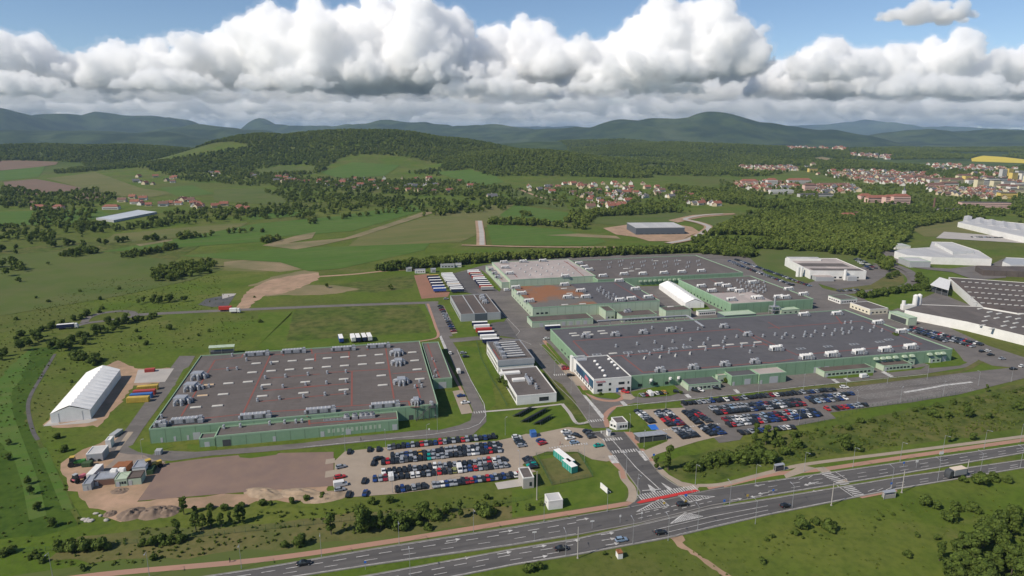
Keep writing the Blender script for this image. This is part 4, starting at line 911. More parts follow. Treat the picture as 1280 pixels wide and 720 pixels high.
def lettering(text, parent, loc, rot, size, m, name='lettering', depth=.04):
    cu = bpy.data.curves.new('lettering', 'FONT'); cu.body = text; cu.size = size; cu.extrude = depth
    t = bpy.data.objects.new('lettering', cu); COL.objects.link(t); bpy.context.view_layer.update()
    me = bpy.data.meshes.new_from_object(t.evaluated_get(bpy.context.evaluated_depsgraph_get())); bpy.data.objects.remove(t)
    me.materials.clear(); me.materials.append(m); o = bpy.data.objects.new(name, me); COL.objects.link(o); o.parent = parent; o.location = loc; o.rotation_euler = rot
    return o
SIGNRED = mat('sign_red', (0.50, 0.02, 0.03), 0.5); SIGNGREY = mat('sign_grey', (0.10, 0.05, 0.05), 0.5)
lettering('TOYOTA', off.root, (off.L * .055, -.12, 6.0), (math.pi / 2, 0, 0), 1.25, SIGNRED)

def hut(name, label, FL, FR, BK, H, wall, roof, nwin=6, cat='building', back=None, z0=0, trim=None, par=.25, rz=None, sides='F', wz=(1.0, 2.0), door=True, group=None):
    b = B(name, label, cat, FL, FR, BK, H, wall, roof, back=back, z0=z0, trim=trim, par=par, rz=rz, group=group)
    for sd in sides:
        if nwin: b.row(sd, nwin if sd == 'F' else max(1, int(nwin * b.D / max(b.L, 1))), min(1.6, b.L / nwin * .6), *wz)
    if door: b.face('F', b.L * .02 + .3, b.L * .02 + 1.5, .05, min(2.2, b.h * .7), DOORG, 'door', .09)
    return b
hut('green_workshop', 'flat green annex with grey roof nearest the white office', z4(537, 275), z4(755, 257), z4(482, 224), 3.2, LGREEN, ROOFB, 7)
b = hut('green_workshop', 'tall green annex with dark roof in the middle of the largest hall front', z4(826, 217), z4(1000, 203), z4(765, 175), 5.2, GREEN, ROOFB, 0); b.face('F', b.L * .5, b.L * .5 + 3.5, .1, 3.2, DOORG, 'loading_door')
b = hut('green_workshop', 'green annex with pale beige roof and a big grey door', z4(1014, 206), z4(1188, 188), z4(940, 155), 5.4, GREEN, ROOFP, 0); b.face('F', b.L * .38, b.L * .38 + 5, .1, 3.8, DOORG, 'loading_door')
hut('green_workshop', 'small green link building with beige roof between two annexes', z4(735, 215), z4(790, 207), z4(700, 190), 4.2, LGREEN, ROOFP, 3)
hut('green_workshop', 'long low green building with brown roof before the right end of the largest hall', z5(382, 190), z5(705, 157), z5(305, 143), 3.0, LGREEN, ROOFD, 11)
hut('green_workshop', 'shorter green building with grey brown roof beside four roof hoods', z5(778, 150), z5(958, 131), z5(700, 108), 3.0, LGREEN, ROOFD, 7)
hut('green_workshop', 'tiny green building with pale roof at the right end of the largest hall', z5(1085, 98), z5(1155, 91), z5(1035, 76), 2.9, LGREEN, ROOFP, 2)
hut('green_workshop', 'small flat green hut behind the shorter green building', z5(940, 110), z5(978, 104), z5(890, 90), 3.2, LGREEN, ROOFP, 1)
b = B('satellite_tank', 'white cylinder tank beside the pale roofed annex', 'tank', z4(1190, 190), z4(1235, 186), z4(1200, 175), .3, CONC, CONC, par=0)
mb = MB(); mb.tube((.5, 1.5, 1.9), (b.L - .3, 1.5, 1.9), 1.3, 1.3, MWHITE, 12); mb.box(1, 1.6, .8, 2.2, .3, 1, METAL); mb.box(b.L - 2, b.L - 1.4, .8, 2.2, .3, 1, METAL); mb.build('tank_barrel', b.root)

# ---- white block in the middle
c2 = B('office_block', 'low white office block with a courtyard left of the main works street', 'office', z3(300, 513), z3(563, 489), z3(200, 330), 4.4, WALLW, ROOF, trim=WALLW)
c2.face('F', c2.L * .56, c2.L * .80, 1.2, 3.2, GLASS); c2.row('L', 12, 2.2, 1.0, 3.0)
mb = MB(); mb.box(2.5, 9, c2.D * .5, c2.D * .5 + 3, c2.h, c2.h + 1.1, WALLW); mb.box(9.5, 11, c2.D * .35, c2.D * .6, c2.h, c2.h + 1.5, METAL); mb.build('roof_structure', c2.root)
mb = MB(); mb.box(-2, 9, c2.D * .78, c2.D * .86, c2.h - 1.5, c2.h + .9, WALLW); mb.build('entrance_canopy', c2.root)
for p in ((400, 415), (430, 460), (425, 445), (395, 405), (360, 380)): c2.put('roof_vent', VENT, *z3(*p))
c1 = B('office_block', 'taller white block with rows of long ducts on its grey roof', 'office', z3(175, 276), z3(412, 256), z3(95, 150), 7.2, WALLW, ROOF, trim=METAL)
c1.row('L', 9, 1.8, 1.0, 2.4); c1.row('L', 9, 1.8, 4.0, 5.4); mb = MB(); mb.box(-.3, c1.L + .3, -.3, -.06, 4.5, 7.5, WALLG); mb.build('grey_fascia', c1.root)
for i in range(7):
    mb = MB(); y = 4 + i * (c1.D - 6) / 7; mb.box(5.5, c1.L - 4, y, y + .9, c1.h + .5, c1.h + 1.3, METAL, MWHITE); mb.box(3.2, 5.5, y - .6, y + 1.3, c1.h, c1.h + (2.4 if i % 2 else 1.6), METAL); mb.build('roof_duct', c1.root)
c1.walk([W3 for W3 in [[z3(140, 195), z3(185, 265)]]])
gh = B('warehouse_hall', 'grey hall with three stepped roof panels at the foot of the truck yard', 'warehouse', s3(510, 497), s3(780, 487), s3(440, 374), 5.0, WALLG, ROOFD, trim=WALLG)
gh.face('F', gh.L * .35, gh.L * .66, .3, 5.2, WALLD, 'dark_panel'); gh.row('L', 12, 2, 1.2, 2.6)
for x in (.33, .64): mb = MB(); mb.box(gh.L * x, gh.L * x + .5, .5, gh.D - .5, gh.h, gh.h + .6, WALLG); mb.build('roof_ridge', gh.root)
for p in ((660, 400), (675, 420), (655, 385)): gh.put('roof_unit', CLUST, *s3(*p), 0, (.6, .6, .9))

# ---- halls behind
S4 = lambda *l: [s4(*p) for p in l]
S3 = lambda *l: [s3(*p) for p in l]
h1 = B('factory_hall', 'green hall with patches of orange rust across its roof', 'factory', s3(992, 455), s4(615, 375), s3(842, 312), 7.6, LGREEN, ROOFB)
ue = h1.to(*s4(228, 390))[0]; mb = MB(); mb.box(.4, ue, .4, h1.D - .4, h1.h, h1.h + .03, ROOFR); mb.build('rusty_roof_section', h1.root)
h1.row('F', 3, 2, 3, 4.2, a=.02, b=.12); h1.row('L', 8, 1.6, 1.2, 2.6)
for p in ((30, 282), (130, 320), (50, 360), (160, 358), (365, 258), (465, 310), (545, 360), (370, 378), (440, 370), (250, 256), (180, 262), (620, 372)): h1.put('roof_unit', AHU7, *s4(*p))
for p in ((880, 325), (920, 365), (970, 415)): h1.put('roof_unit', AHU7, *s3(*p))
for p in ((60, 330), (95, 357), (25, 300), (30, 400), (140, 395)): h1.put('skylight', SKY5, *s4(*p))
for p in ((240, 320), (265, 335), (285, 350), (300, 360), (320, 372), (345, 360), (250, 300), (230, 310), (270, 320), (300, 335), (330, 345)): h1.put('roof_vent', VENT, *s4(*p), 0, (1.1, 1.1, 1.1))
h1.walk([S4((335, 265), (515, 370)), S3((905, 312), (1010, 420)), S4((560, 330), (600, 360))])
h1b = B('factory_annex', 'low dark roofed annex with loading doors before the rust stained hall', 'factory annex', s3(985, 547), s4(208, 487), s3(950, 513), 3.8, LGREEN, ROOFD)
for t in (.12, .48, .6, .72, .84): h1b.face('F', h1b.L * t, h1b.L * t + 2.6, .1, 2.8, DOORG, 'loading_door')
hut('green_workshop', 'narrow green tower block with brown roof before the rust stained hall', s4(283, 440), s4(340, 436), s4(237, 410), 6.0, LGREEN, ROOFD, 2)
b = hut('green_workshop', 'green building on a colonnade with brown roof and two tanks on top', s4(385, 472), s4(597, 458), s4(345, 440), 4.4, LGREEN, ROOFD, 9)
for p in ((405, 445), (425, 442)): b.put('roof_fan', FAN, *s4(*p))
b = hut('green_workshop', 'square green block with dark brown roof beside the white storage tent', s4(650, 437), s4(812, 431), s4(612, 414), 6.0, LGREEN, ROOFD, 0, back=None)
b.put('skylight', SKY5, *s4(680, 412)); b.put('roof_unit', AHU4, *s4(640, 400))
h2a = B('factory_hall', 'pale roofed hall with two rows of skylights beside the truck yard', 'factory', s3(785, 287), s4(225, 235), s3(655, 175), 5.0, LGREEN, ROOFP)
u0, v0 = h2a.to(*s3(722, 150), 7.5); 
mb = MB(); 
h2b = B('factory_hall', 'raised pale roof section of the skylit hall', 'factory', s3(838, 266), s4(225, 226), s3(722, 150), 7.4, LGREEN, ROOFP)
for p in ((800, 155), (930, 150), (1060, 145), (810, 190), (840, 230), (935, 270), (1070, 260), (1210, 250)): h2b.put('roof_unit', AHU7, *s3(*p))
for i in range(5):
    for j in range(4): h2b.put('skylight', SKY5, *s3(875 + i * 72 + j * 32, 175 + j * 20 - i * 3), 1.2)
h2b.walk([S3((860, 220), (890, 250)), S3((1200, 140), (1290, 195)), S4((40, 135), (150, 225))])
h2a.walk([S3((700, 190), (790, 265))])
for p in ((760, 255), (715, 205), (740, 230)): h2a.put('roof_unit', AHU4, *s3(*p))
h3 = B('factory_hall', 'wide dark roofed hall behind the other halls against the trees', 'factory', s4(232, 246), s4(1130, 203), s4(850, 95), 6.6, GREEN, ROOF, back=None)
for p in ((95, 125), (295, 117), (525, 108), (670, 102), (740, 98), (785, 88), (265, 228), (395, 217), (510, 216), (640, 210), (750, 204), (870, 198), (118, 150), (150, 172), (180, 190), (895, 115)): h3.put('roof_unit', AHU7, *s4(*p))
for p in ((405, 178), (440, 193), (480, 180), (510, 198), (590, 130), (730, 128)): h3.put('skylight', SKY5, *s4(*p))
for i in range(40): h3.put('roof_vent', VENT, *s4(250 + (i * 137) % 620, 128 + (i * 53) % 50), 0, (.9, .9, .9))
for i in range(9):
    u, v = h3.to(*s4(480 + i * 33, 245), 4); mb = MB(); mb.box(u - 1.2, u + 1.2, -1.4, -.05, 3.2, 4.6, LGREEN); mb.build('wall_vent', h3.root)
h4 = B('factory_hall', 'green hall with a pale front roof strip left of the round plant', 'factory', s4(1048, 393), s5(350, 337), s4(838, 240), 7.6, GREEN, ROOF)
for p in ((900, 235), (985, 228), (1045, 222), (1180, 222), (1255, 250), (1025, 290), (1105, 322), (1205, 362), (870, 292), (935, 320), (1055, 375), (1060, 315), (980, 282)): h4.put('roof_unit', AHU7, *s4(*p))
for p in ((75, 265), (130, 252), (235, 295), (190, 330), (100, 335), (220, 332), (300, 318)): h4.put('roof_unit', AHU7, *s5(*p))
for i in range(26): h4.put('roof_vent', VENT, *s4(1090 + (i * 71) % 180, 255 + (i * 29) % 85), 0, (1, 1, 1.1))
for p in ((1200, 268), (1190, 318), (1120, 340)): h4.put('skylight', SKY5, *s4(*p))
h4.walk([S4((1000, 320), (1130, 385)), S4((920, 240), (1000, 280))])
u, v = h4.to(*s4(1180, 386)); mb = MB(); mb.box(.4, h4.L * .52, .5, h4.D * .40, h4.h, h4.h + .05, ROOFP); mb.build('pale_roof_strip', h4.root); h4.row('L', 14, 1.4, 1, 2.4)
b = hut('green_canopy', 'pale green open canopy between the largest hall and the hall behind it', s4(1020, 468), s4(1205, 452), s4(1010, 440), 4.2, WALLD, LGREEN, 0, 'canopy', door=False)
hut('white_cabin', 'long white cabin with dark windows beside the storage tent', s4(852, 440), s4(962, 434), s4(850, 432), 3.2, WALLW, ROOFW, 8, door=False)
hut('green_workshop', 'small green block with humps on its roof below the flue stack', s5(205, 385), s5(282, 378), s5(195, 372), 3.4, LGREEN, LGREEN, 3, door=False)
# flue stack
st = thing('flue_stack', 'thin grey steel flue on a frame at the corner of the hall behind', 'chimney', G(*s5(168, 400)), AX)
mb = MB(); mb.tube((0, 0, 0), (0, 0, 13), .8, .7, METAL, 10); mb.build('flue', st); mb = MB()
for x in (-3, 3):
    for y in (-2, 2): mb.tube((x, y, 0), (x, y, 6), .2, .2, METAL, 5)
mb.box(-3.2, 3.2, -2.2, 2.2, 5.6, 6, METAL); mb.box(-3.2, 3.2, -2.2, 2.2, 3, 3.2, METAL); mb.build('steel_frame', st)
# pipe bridge over the yard
pb = thing('pipe_bridge', 'grey elevated pipe bridge on posts behind the largest hall', 'pipe bridge', (0, 0, 0))
mb = MB(); pl = [G(*s4(230, 497), 5.2), G(*s4(780, 463), 5.2), G(*s4(880, 530), 8.2)]
for a, c in zip(pl, pl[1:]):
    d = (c - a).normalized(); n = Vector((-d.y, d.x, 0))
    for k in (-.6, 0, .6): mb.tube(a + n * k, c + n * k, .28, .28, METAL, 6)
    mb.tube(a - Vector((0, 0, .7)), c - Vector((0, 0, .7)), .3, .3, METAL, 4)
mb.build('pipes', pb)
for t in np.linspace(.02, .98, 9):
    p = pl[0].lerp(pl[1], t); mb = MB(); mb.tube((p.x, p.y, 0), (p.x, p.y, 4.6), .22, .22, METAL, 5); mb.build('post', pb)
# ---- other plants to the right
hut('white_office', 'small white flat roofed building left of its longer white neighbour', r1(360, 58), r1(450, 55), r1(300, 38), 3.4, WALLW, ROOF, 6, sides='FL')
hut('white_office', 'longer white flat roofed building behind the largest hall', r1(512, 108), r1(600, 101), r1(398, 74), 4.0, CREAM, ROOF, 4, sides='FL', trim=WALLW)
b = hut('green_canopy', 'open sided pale green canopy beside the white plant with silos', r1(706, 152), r1(745, 148), r1(603, 118), 5.2, LGREEN, LGREEN, 0, 'canopy', door=False); b.face('L', 2, b.D - 2, .2, 4.0, MDARK, 'opening')
def block(name, label, cat, roofpx, H, wall, roof, par=.4, z0=0):
    """a building whose flat roof outline is not square to the works grid"""
    pts = [G(*p, H) for p in roofpx]; o = pts[0].copy(); o.z = 0
    r = thing(name, label, cat, o); q = [(p.x - o.x, p.y - o.y) for p in pts]
    ar = sum(q[i][0] * q[(i + 1) % len(q)][1] - q[(i + 1) % len(q)][0] * q[i][1] for i in range(len(q)))
    if ar < 0: q = q[::-1]
    mb = MB(); n = len(q)
    for i in range(n):
        a, c = q[i], q[(i + 1) % n]; mb.poly([(*a, 0), (*c, 0), (*c, H + par), (*a, H + par)], wall)
    mb.build('wall', r); mb = MB(); mb.poly([(*p, H) for p in q], roof); mb.build('roof', r)
    r['_h'] = H
    return r
def scatter_roof(r, H, pxs, me, sc=None, rz=0):
    for p in pxs:
        g = G(*p, H); o = bpy.data.objects.new(me.name.split('.')[0], me); COL.objects.link(o); o.parent = r; o.location = (g.x - r.location.x, g.y - r.location.y, H); o.rotation_euler = (0, 0, rz)
        if sc: o.scale = sc
k = block('white_plant', 'long white walled plant with grey roof at the right edge above the far car strip', 'factory', [(1131, 388), (1210, 403), (1280, 420), (1400, 452), (1440, 420), (1300, 395), (1258, 385), (1152, 381)], 6, WALLW, ROOF)
scatter_roof(k, 6, [r1(1060 + (i * 83) % 320, 105 + (i * 47) % 105) for i in range(24) if True], SKY5, (1, 1, 1), .4)
k = block('white_plant', 'grey roofed plant with rows of skylights behind the white walled plant', 'factory', [s5(945, 238), s5(1120, 250), s5(1400, 270), s5(1500, 400), s5(1250, 398), s5(1100, 372)], 6.6, WALLW, ROOFD)
for rr in range(5): scatter_roof(k, 6.6, [s5(1010 + rr * 14 + i * 30, 258 + rr * 23 + i * 2.2) for i in range(12)], SKY5, (.6, .6, 1))
rd = B('round_plant', 'grey and white plant with pipes in the oval road loop', 'factory', s5(322, 205), s5(590, 215), s5(245, 140), 7.5, WALLW, ROOFP, trim=WALLW, rz=math.radians(-2), back=62)
rd.face('F', rd.L * .02, rd.L * .3, .2, 3.5, MDARK, 'opening'); rd.row('F', 5, 2.5, 1, 2.5, a=.4, b=.9)
mb = MB(); mb.box(2, rd.L * .9, rd.D * .35, rd.D * .6, rd.h, rd.h + .06, ROOF); mb.box(4, rd.L * .98, 2, rd.D * .2, rd.h, rd.h + .06, ROOF); mb.build('dark_roof_strip', rd.root)
mb = MB(); mb.box(0, rd.L * .6, rd.D * .8, rd.D * .95, rd.h, rd.h + 2.2, WALLW, ROOFW); mb.build('roof_structure', rd.root)
for x in (-4, -7): mb = MB(); mb.tube((x, 10, 0), (x, 10, 9), 1.6, 1.6, MWHITE, 10); mb.build('silo', rd.root)
mb = MB(); mb.box(2, rd.L * .36, -9, -.1, 0, 3.8, WALLG, ROOFP); mb.build('lean_to', rd.root); mb = MB(); mb.box(rd.L * .62, rd.L * .78, -7, -.1, 0, 4, WALLG); mb.build('lean_to', rd.root); mb = MB(); mb.tube((rd.L * .6, -3, 0), (rd.L * .6, -3, 9.5), 1.3, 1.3, MWHITE, 10); mb.build('silo', rd.root)
k = block('white_shed', 'white shed with wide roof and dark dock doors beyond the oval road', 'warehouse', [s5(705, 122), s5(760, 140), s5(870, 148), s5(1000, 152), s5(1138, 157), s5(1080, 120), s5(960, 82), s5(870, 80), s5(860, 105), s5(730, 112)], 7, WALLW, ROOFW)
mb = MB(); mb.prism([tuple((G(*s5(*q), 10) - k.location)[:2]) for q in ((885, 82), (955, 84), (1060, 118), (965, 124))], 6.5, 10, WALLW, ROOFW); mb.build('raised_roof', k)
mb = MB(); g = G(*s5(960, 168)) - k.location; mb.box(g.x - 10, g.x + 8, g.y - .5, g.y + 1, .2, 3.6, MDARK); g = G(*s5(1075, 172)) - k.location; mb.box(g.x - 6, g.x + 6, g.y - .5, g.y + 1, .2, 3.6, MDARK); mb.build('dock_doors', k)
hut('grey_shed', 'small grey shed before the white shed with dock doors', s5(768, 165), s5(872, 170), s5(765, 140), 6, WALLG, ROOFW, 0, rz=-.06, back=22)
hut('white_cabin', 'flat white cabin left behind the white shed with dock doors', s5(710, 98), s5(775, 97), s5(715, 88), 4, WALLW, ROOFW, 0, rz=0, back=18)
block('long_shed', 'very long white shed with rippled roof at the right edge of the picture', 'warehouse', [s6(1002, 330), s6(1240, 384), s6(1420, 420), s6(1420, 350), s6(1200, 328), s6(1080, 314)], 7, WALLW, ROOFW)
for i in range(7):
    g = G(*s6(1040 + i * 52, 326 + i * 9), 7) - bpy.data.objects['long_shed'].location; mb = MB(); c_ = g + Vector((42, 60, 0)); n_ = Vector((-.82, .57, 0)) * 5
    mb.loft([[(g.x - n_.x, g.y - n_.y, 7.02), (c_.x - n_.x, c_.y - n_.y, 7.02), (c_.x + n_.x, c_.y + n_.y, 7.02), (g.x + n_.x, g.y + n_.y, 7.02)], [(g.x, g.y, 8.4), (c_.x, c_.y, 8.4), (c_.x + .1, c_.y + .1, 8.4), (g.x + .1, g.y + .1, 8.4)]], ROOFW); mb.build('roof_ridge', bpy.data.objects['long_shed'])
block('brown_shed', 'flat brown roofed building below the white sheds at the right edge', 'warehouse', [s5(1065, 188), s5(1100, 207), s5(1400, 218), s5(1400, 195), s5(1280, 190)], 5, ROOFD, ROOFD)
block('grey_shed', 'pale shed at the right edge beyond the brown roofed building', 'warehouse', [s5(1185, 168), s5(1220, 183), s5(1400, 180), s5(1400, 158), s5(1200, 150)], 6, WALLW, WALLG)
wd = B('warehouse', 'dark grey warehouse with white roof standing alone on bare earth', 'warehouse', s7(728, 356), s7(925, 350), s7(686, 341), 9, WALLD, ROOFW, trim=WALLG, rz=math.radians(4), back=50)
wd.row('F', 8, 4, 1, 1.5)
k = block('polytunnel', 'flat pale grey greenhouse roof beside the village lane on the left', 'greenhouse', [(120, 272.5), (142, 275.5), (196, 265), (172, 262.5)], 3.5, WALLG, mat('greenhouse_film', (.50, .52, .54), .4, (.42, .44, .46), .02, 4))

# ---- white tents with ribbed roofs
def tent(label, gl, gr, apex, back_r, He, Ha, group=None, ribs=13):
    a, b, c = G(*gl), G(*gr), G(*back_r); w = (b - a); Wd = w.length; ang = math.atan2(w.y, w.x)
    dv = (c - b); n = Vector((-w.y, w.x, 0)).normalized(); D = dv.dot(n)
    t = thing('storage_tent', label, 'tent', a, ang)
    mb = MB()
    mb.poly([(0, 0, 0), (Wd, 0, 0), (Wd, 0, He), (Wd / 2, 0, Ha), (0, 0, He)], TARP); mb.poly([(Wd, D, 0), (0, D, 0), (0, D, He), (Wd / 2, D, Ha), (Wd, D, He)], TARP)
    for x in (0, Wd): mb.poly([(x, 0, 0), (x, D, 0), (x, D, He), (x, 0, He)], TARP)
    mb.build('wall', t)
    mb = MB(); N = ribs * 4; R = []
    for i in range(N + 1):
        y = D * i / N; s = .42 * math.cos(2 * math.pi * i / 4); R.append((y, s))
    for (y0, s0), (y1, s1) in zip(R, R[1:]):
        for xa, za, xb, zb in ((-.15, He, Wd * .3, He + (Ha - He) * .6), (Wd * .3, He + (Ha - He) * .6, Wd / 2, Ha), (Wd / 2, Ha, Wd * .7, He + (Ha - He) * .6), (Wd * .7, He + (Ha - He) * .6, Wd + .15, He)):
            ka = 0 if xa < 0 else 1; kb_ = 0 if xb > Wd else 1
            mb.poly([(xa, y0, za + s0 * ka + .05), (xb, y0, zb + s0 * kb_ + .05), (xb, y1, zb + s1 * kb_ + .05), (xa, y1, za + s1 * ka + .05)], TARP)
    mb.build('roof', t)
    for x in (.2, .8): mb = MB(); mb.box(Wd * x - .05, Wd * x + .05, -.08, -.02, .2, He, WALLG); mb.build('door_seam', t)
    return t
tent('big white storage tent with ribbed roof at the far left of the works', q3(258, 678), q3(456, 656), None, q3(676, 440), 4.6, 7.4)
t = tent('white arched storage tent squeezed between the green halls', s4(770, 420), s4(886, 417), None, s4(668, 300), 4.0, 6.6)
# ------------------------------------------------------------------ vehicles
PAINT = {}
for k, nm, c, r in [('k', 'black', (.012, .013, .015), .3), ('g', 'dark grey', (.06, .062, .066), .35), ('s', 'silver', (.25, .265, .29), .35), ('w', 'white', (.62, .62, .61), .4), ('b', 'dark blue', (.015, .04, .15), .3),
                    ('r', 'red', (.38, .018, .022), .35), ('d', 'dark red', (.17, .012, .02), .35), ('t', 'teal', (.0, .25, .21), .4), ('o', 'golden', (.40, .22, .04), .4), ('l', 'light blue', (.20, .28, .38), .35), ('y', 'olive', (.20, .21, .07), .4)]:
    PAINT[k] = (nm, mat('car_paint_' + nm.replace(' ', '_'), c, r, spec=.5))
LIGHT = mat('lamp_glass', (.75, .75, .72), .2); TAIL = mat('tail_lamp', (.45, .02, .02), .3)
def ring(x, w, z0, z1, r=.12):
    return [(x, -w + r, z0), (x, w - r, z0), (x, w, z0 + r), (x, w, z1 - r), (x, w - r * 1.4, z1), (x, -w + r * 1.4, z1), (x, -w, z1 - r), (x, -w, z0 + r)]
CARM = {}
def car_meshes(kind, col, full=False):
    if (kind, col, full) in CARM: return CARM[kind, col, full]
    p = PAINT[col][1]; b = MB(); g = MB()
    if kind == 'van':
        b.loft([ring(2.55, .75, .45, .85), ring(2.45, .95, .3, 1.15), ring(1.75, .98, .28, 1.3), ring(1.2, .98, .28, 2.25), ring(-2.5, .98, .28, 2.35), ring(-2.6, .9, .35, 2.2)], p)
        g.poly([(1.79, -.8, 1.34), (1.79, .8, 1.34), (1.29, .78, 2.1), (1.29, -.78, 2.1)], GLASS)
        for s in (-1, 1): g.poly([(1.6, s * .99, 1.32), (.6, s * .99, 1.32), (.6, s * .99, 1.95), (1.3, s * .99, 1.95)], GLASS)
        wx = 1.65; rr = .34
    else:
        lg = {'hatch': 2.05, 'sedan': 2.25, 'estate': 2.25}[kind]
        b.loft([ring(lg, .62, .42, .66), ring(lg - .12, .80, .28, .76), ring(lg - .9, .87, .24, .92), ring(.75, .88, .22, .98), ring(-.9, .89, .22, 1.0), ring(-lg + .35, .86, .26, .98), ring(-lg + .05, .80, .3, .86), ring(-lg, .66, .42, .7)], p)
        xr = -lg + (.75 if kind == 'sedan' else .12)
        xt = xr + (.75 if kind == 'sedan' else .42)
        lo = [(1.0, -.78, .93), (1.0, .78, .93), (xr, .78, .95), (xr, -.78, .95)]
        hi = [(.22, -.62, 1.43), (.22, .62, 1.43), (xt, .62, 1.45), (xt, -.62, 1.45)]
        g.loft([lo, hi], GLASS, caps=False)
        b.loft([[(q[0], q[1], q[2] - .015) for q in hi], [(q[0] * .97, q[1] * .96, q[2] + .05) for q in hi]], p)
        for s in (-1, 1):
            for x in (-.35,): b.poly([(x - .06, s * .80, .95), (x + .06, s * .80, .95), (x + .06, s * .65, 1.43), (x - .06, s * .65, 1.43)], p)
        wx = lg - .8; rr = .31
    wm = MB(); wt = MB()
    wt.tube((0, -.12, 0), (0, .12, 0), rr, rr, TYRE, 12); wt.tube((0, .12, 0), (0, .13, 0), rr * .6, rr * .55, METAL, 8); wt.tube((0, -.13, 0), (0, -.12, 0), rr * .55, rr * .6, METAL, 8)
    for x in (wx, -wx):
        for s in (-1, 1): (wm if full else b).tube((x, s * .72, rr), (x, s * .92, rr), rr, rr, TYRE, 8)
    hl = MB(); e = 2.5 if kind == 'van' else lg - .06
    for s in (-1, 1): hl.box(e - .12, e + .02, s * .58 - .14, s * .58 + .14, .6, .72, LIGHT); hl.box(-e - .05, -e + .08, s * .66 - .1, s * .66 + .1, .66, .84, TAIL)
    CARM[kind, col, full] = (b.mesh('car'), g.mesh('windows'), wt.mesh('wheel'), hl.mesh('lamp'), [(x, s * .82, rr) for x in (wx, -wx) for s in (-1, 1)])
    return CARM[kind, col, full]
NCAR = 0; STUFFCARS = []
def car(pos, ang, col, label, kind=None, full=False, group=None, name='parked_car', cat='car', z=.12):
    global NCAR
    kind = kind or random.choice(['hatch', 'hatch', 'sedan', 'estate'])
    ms = car_meshes(kind, col, full)
    o = bpy.data.objects.new(name, ms[0]); COL.objects.link(o); o.location = (pos.x, pos.y, z); o.rotation_euler = (0, 0, ang)
    c = bpy.data.objects.new('windows', ms[1]); COL.objects.link(c); c.parent = o
    if full:
        for q in ms[4]: c = bpy.data.objects.new('wheel', ms[2]); COL.objects.link(c); c.parent = o; c.location = q
        c = bpy.data.objects.new('lamps', ms[3]); COL.objects.link(c); c.parent = o
    tag(o, label, cat, group); NCAR += 1
    return o
ORD = ['zeroth', 'first', 'second', 'third', 'fourth', 'fifth', 'sixth', 'seventh', 'eighth', 'ninth', 'tenth', 'eleventh', 'twelfth', 'thirteenth', 'fourteenth', 'fifteenth', 'sixteenth', 'seventeenth', 'eighteenth', 'nineteenth', 'twentieth']
def ordw(n): return ORD[n] if n <= 20 else {2: 'twenty', 3: 'thirty', 4: 'forty'}[n // 10] + ('-' + ORD[n % 10] if n % 10 else '')
def ordw(n):
    if n <= 20: return ORD[n]
    t = {2: 'twent', 3: 'thirt'}[n // 10]
    return t + 'ieth' if n % 10 == 0 else t + 'y ' + ORD[n % 10]
def row(a, b, cols, where, group, stuff=False, flip=False, along=False, vans=(), skip=0.0, fromr=False):
    p, q = G(*a), G(*b); n = len(cols); t = (q - p); ang = math.atan2(t.y, t.x) + math.pi / 2
    for i, c in enumerate(cols):
        if c == '.': continue
        pos = p.lerp(q, i / max(n - 1, 1)) + Vector((random.uniform(-.12, .12), random.uniform(-.12, .12), 0))
        d = ang + (math.pi if (random.random() < .5) ^ flip else 0) + random.uniform(-.03, .03)
        if stuff: STUFFCARS.append((pos, d, c)); continue
        v = i in vans
        k = ordw(n - i) + ' from the right' if (i >= n / 2 and n > 3) else ordw(i + 1) + ' from the left'
        nm = PAINT[c][0] + (' van' if v else ' car')
        car(pos, d, c, f'{nm}, {k} in {where}', 'van' if v else None, group=group, cat='van' if v else 'car', name='parked_van' if v else 'parked_car')
LG = 'cars parked in the beige left car park'
row((486.5, 560.5), (617, 547), 'sgkkbskrskbrskskrskskbkbk'.replace('kbkbk', 'kbkk'), 'the rearmost row, beige car park', LG)
row((491, 571.3), (623, 557), 'kssbskoksskkssskkskskbkskskk'[:25], 'the upper second row, beige car park', LG)
row((479, 579), (624, 564), 'krkksgkskktsssskkgkswskkrksk'[:27], 'the lower second row, beige car park', LG)
row((480, 591), (629.5, 575.5), 'wkkkkkskkkwsskskkksssrwsk', 'the upper third row, beige car park', LG)
row((468.5, 600.5), (632, 582.5), 'bsdwgkkwwkskrkgywsbrsgksss', 'the lower third row, beige car park', LG, vans=(3, 16))
row((496.6, 613.5), (530, 608.5), 'kbksgk', 'short front group, beige car park', LG)
row((542.6, 608), (649, 594.5), 'sswbsskkdrbskrbskbgkwr', 'the frontmost row, beige car park', LG)
row(z7(243, 147), z7(278, 205), 'wskks', 'rear right sideways file, beige park', LG)
row(z7(315, 292), z7(355, 350), 'kkgtk', 'the sideways file beside the trailer lawn', LG)
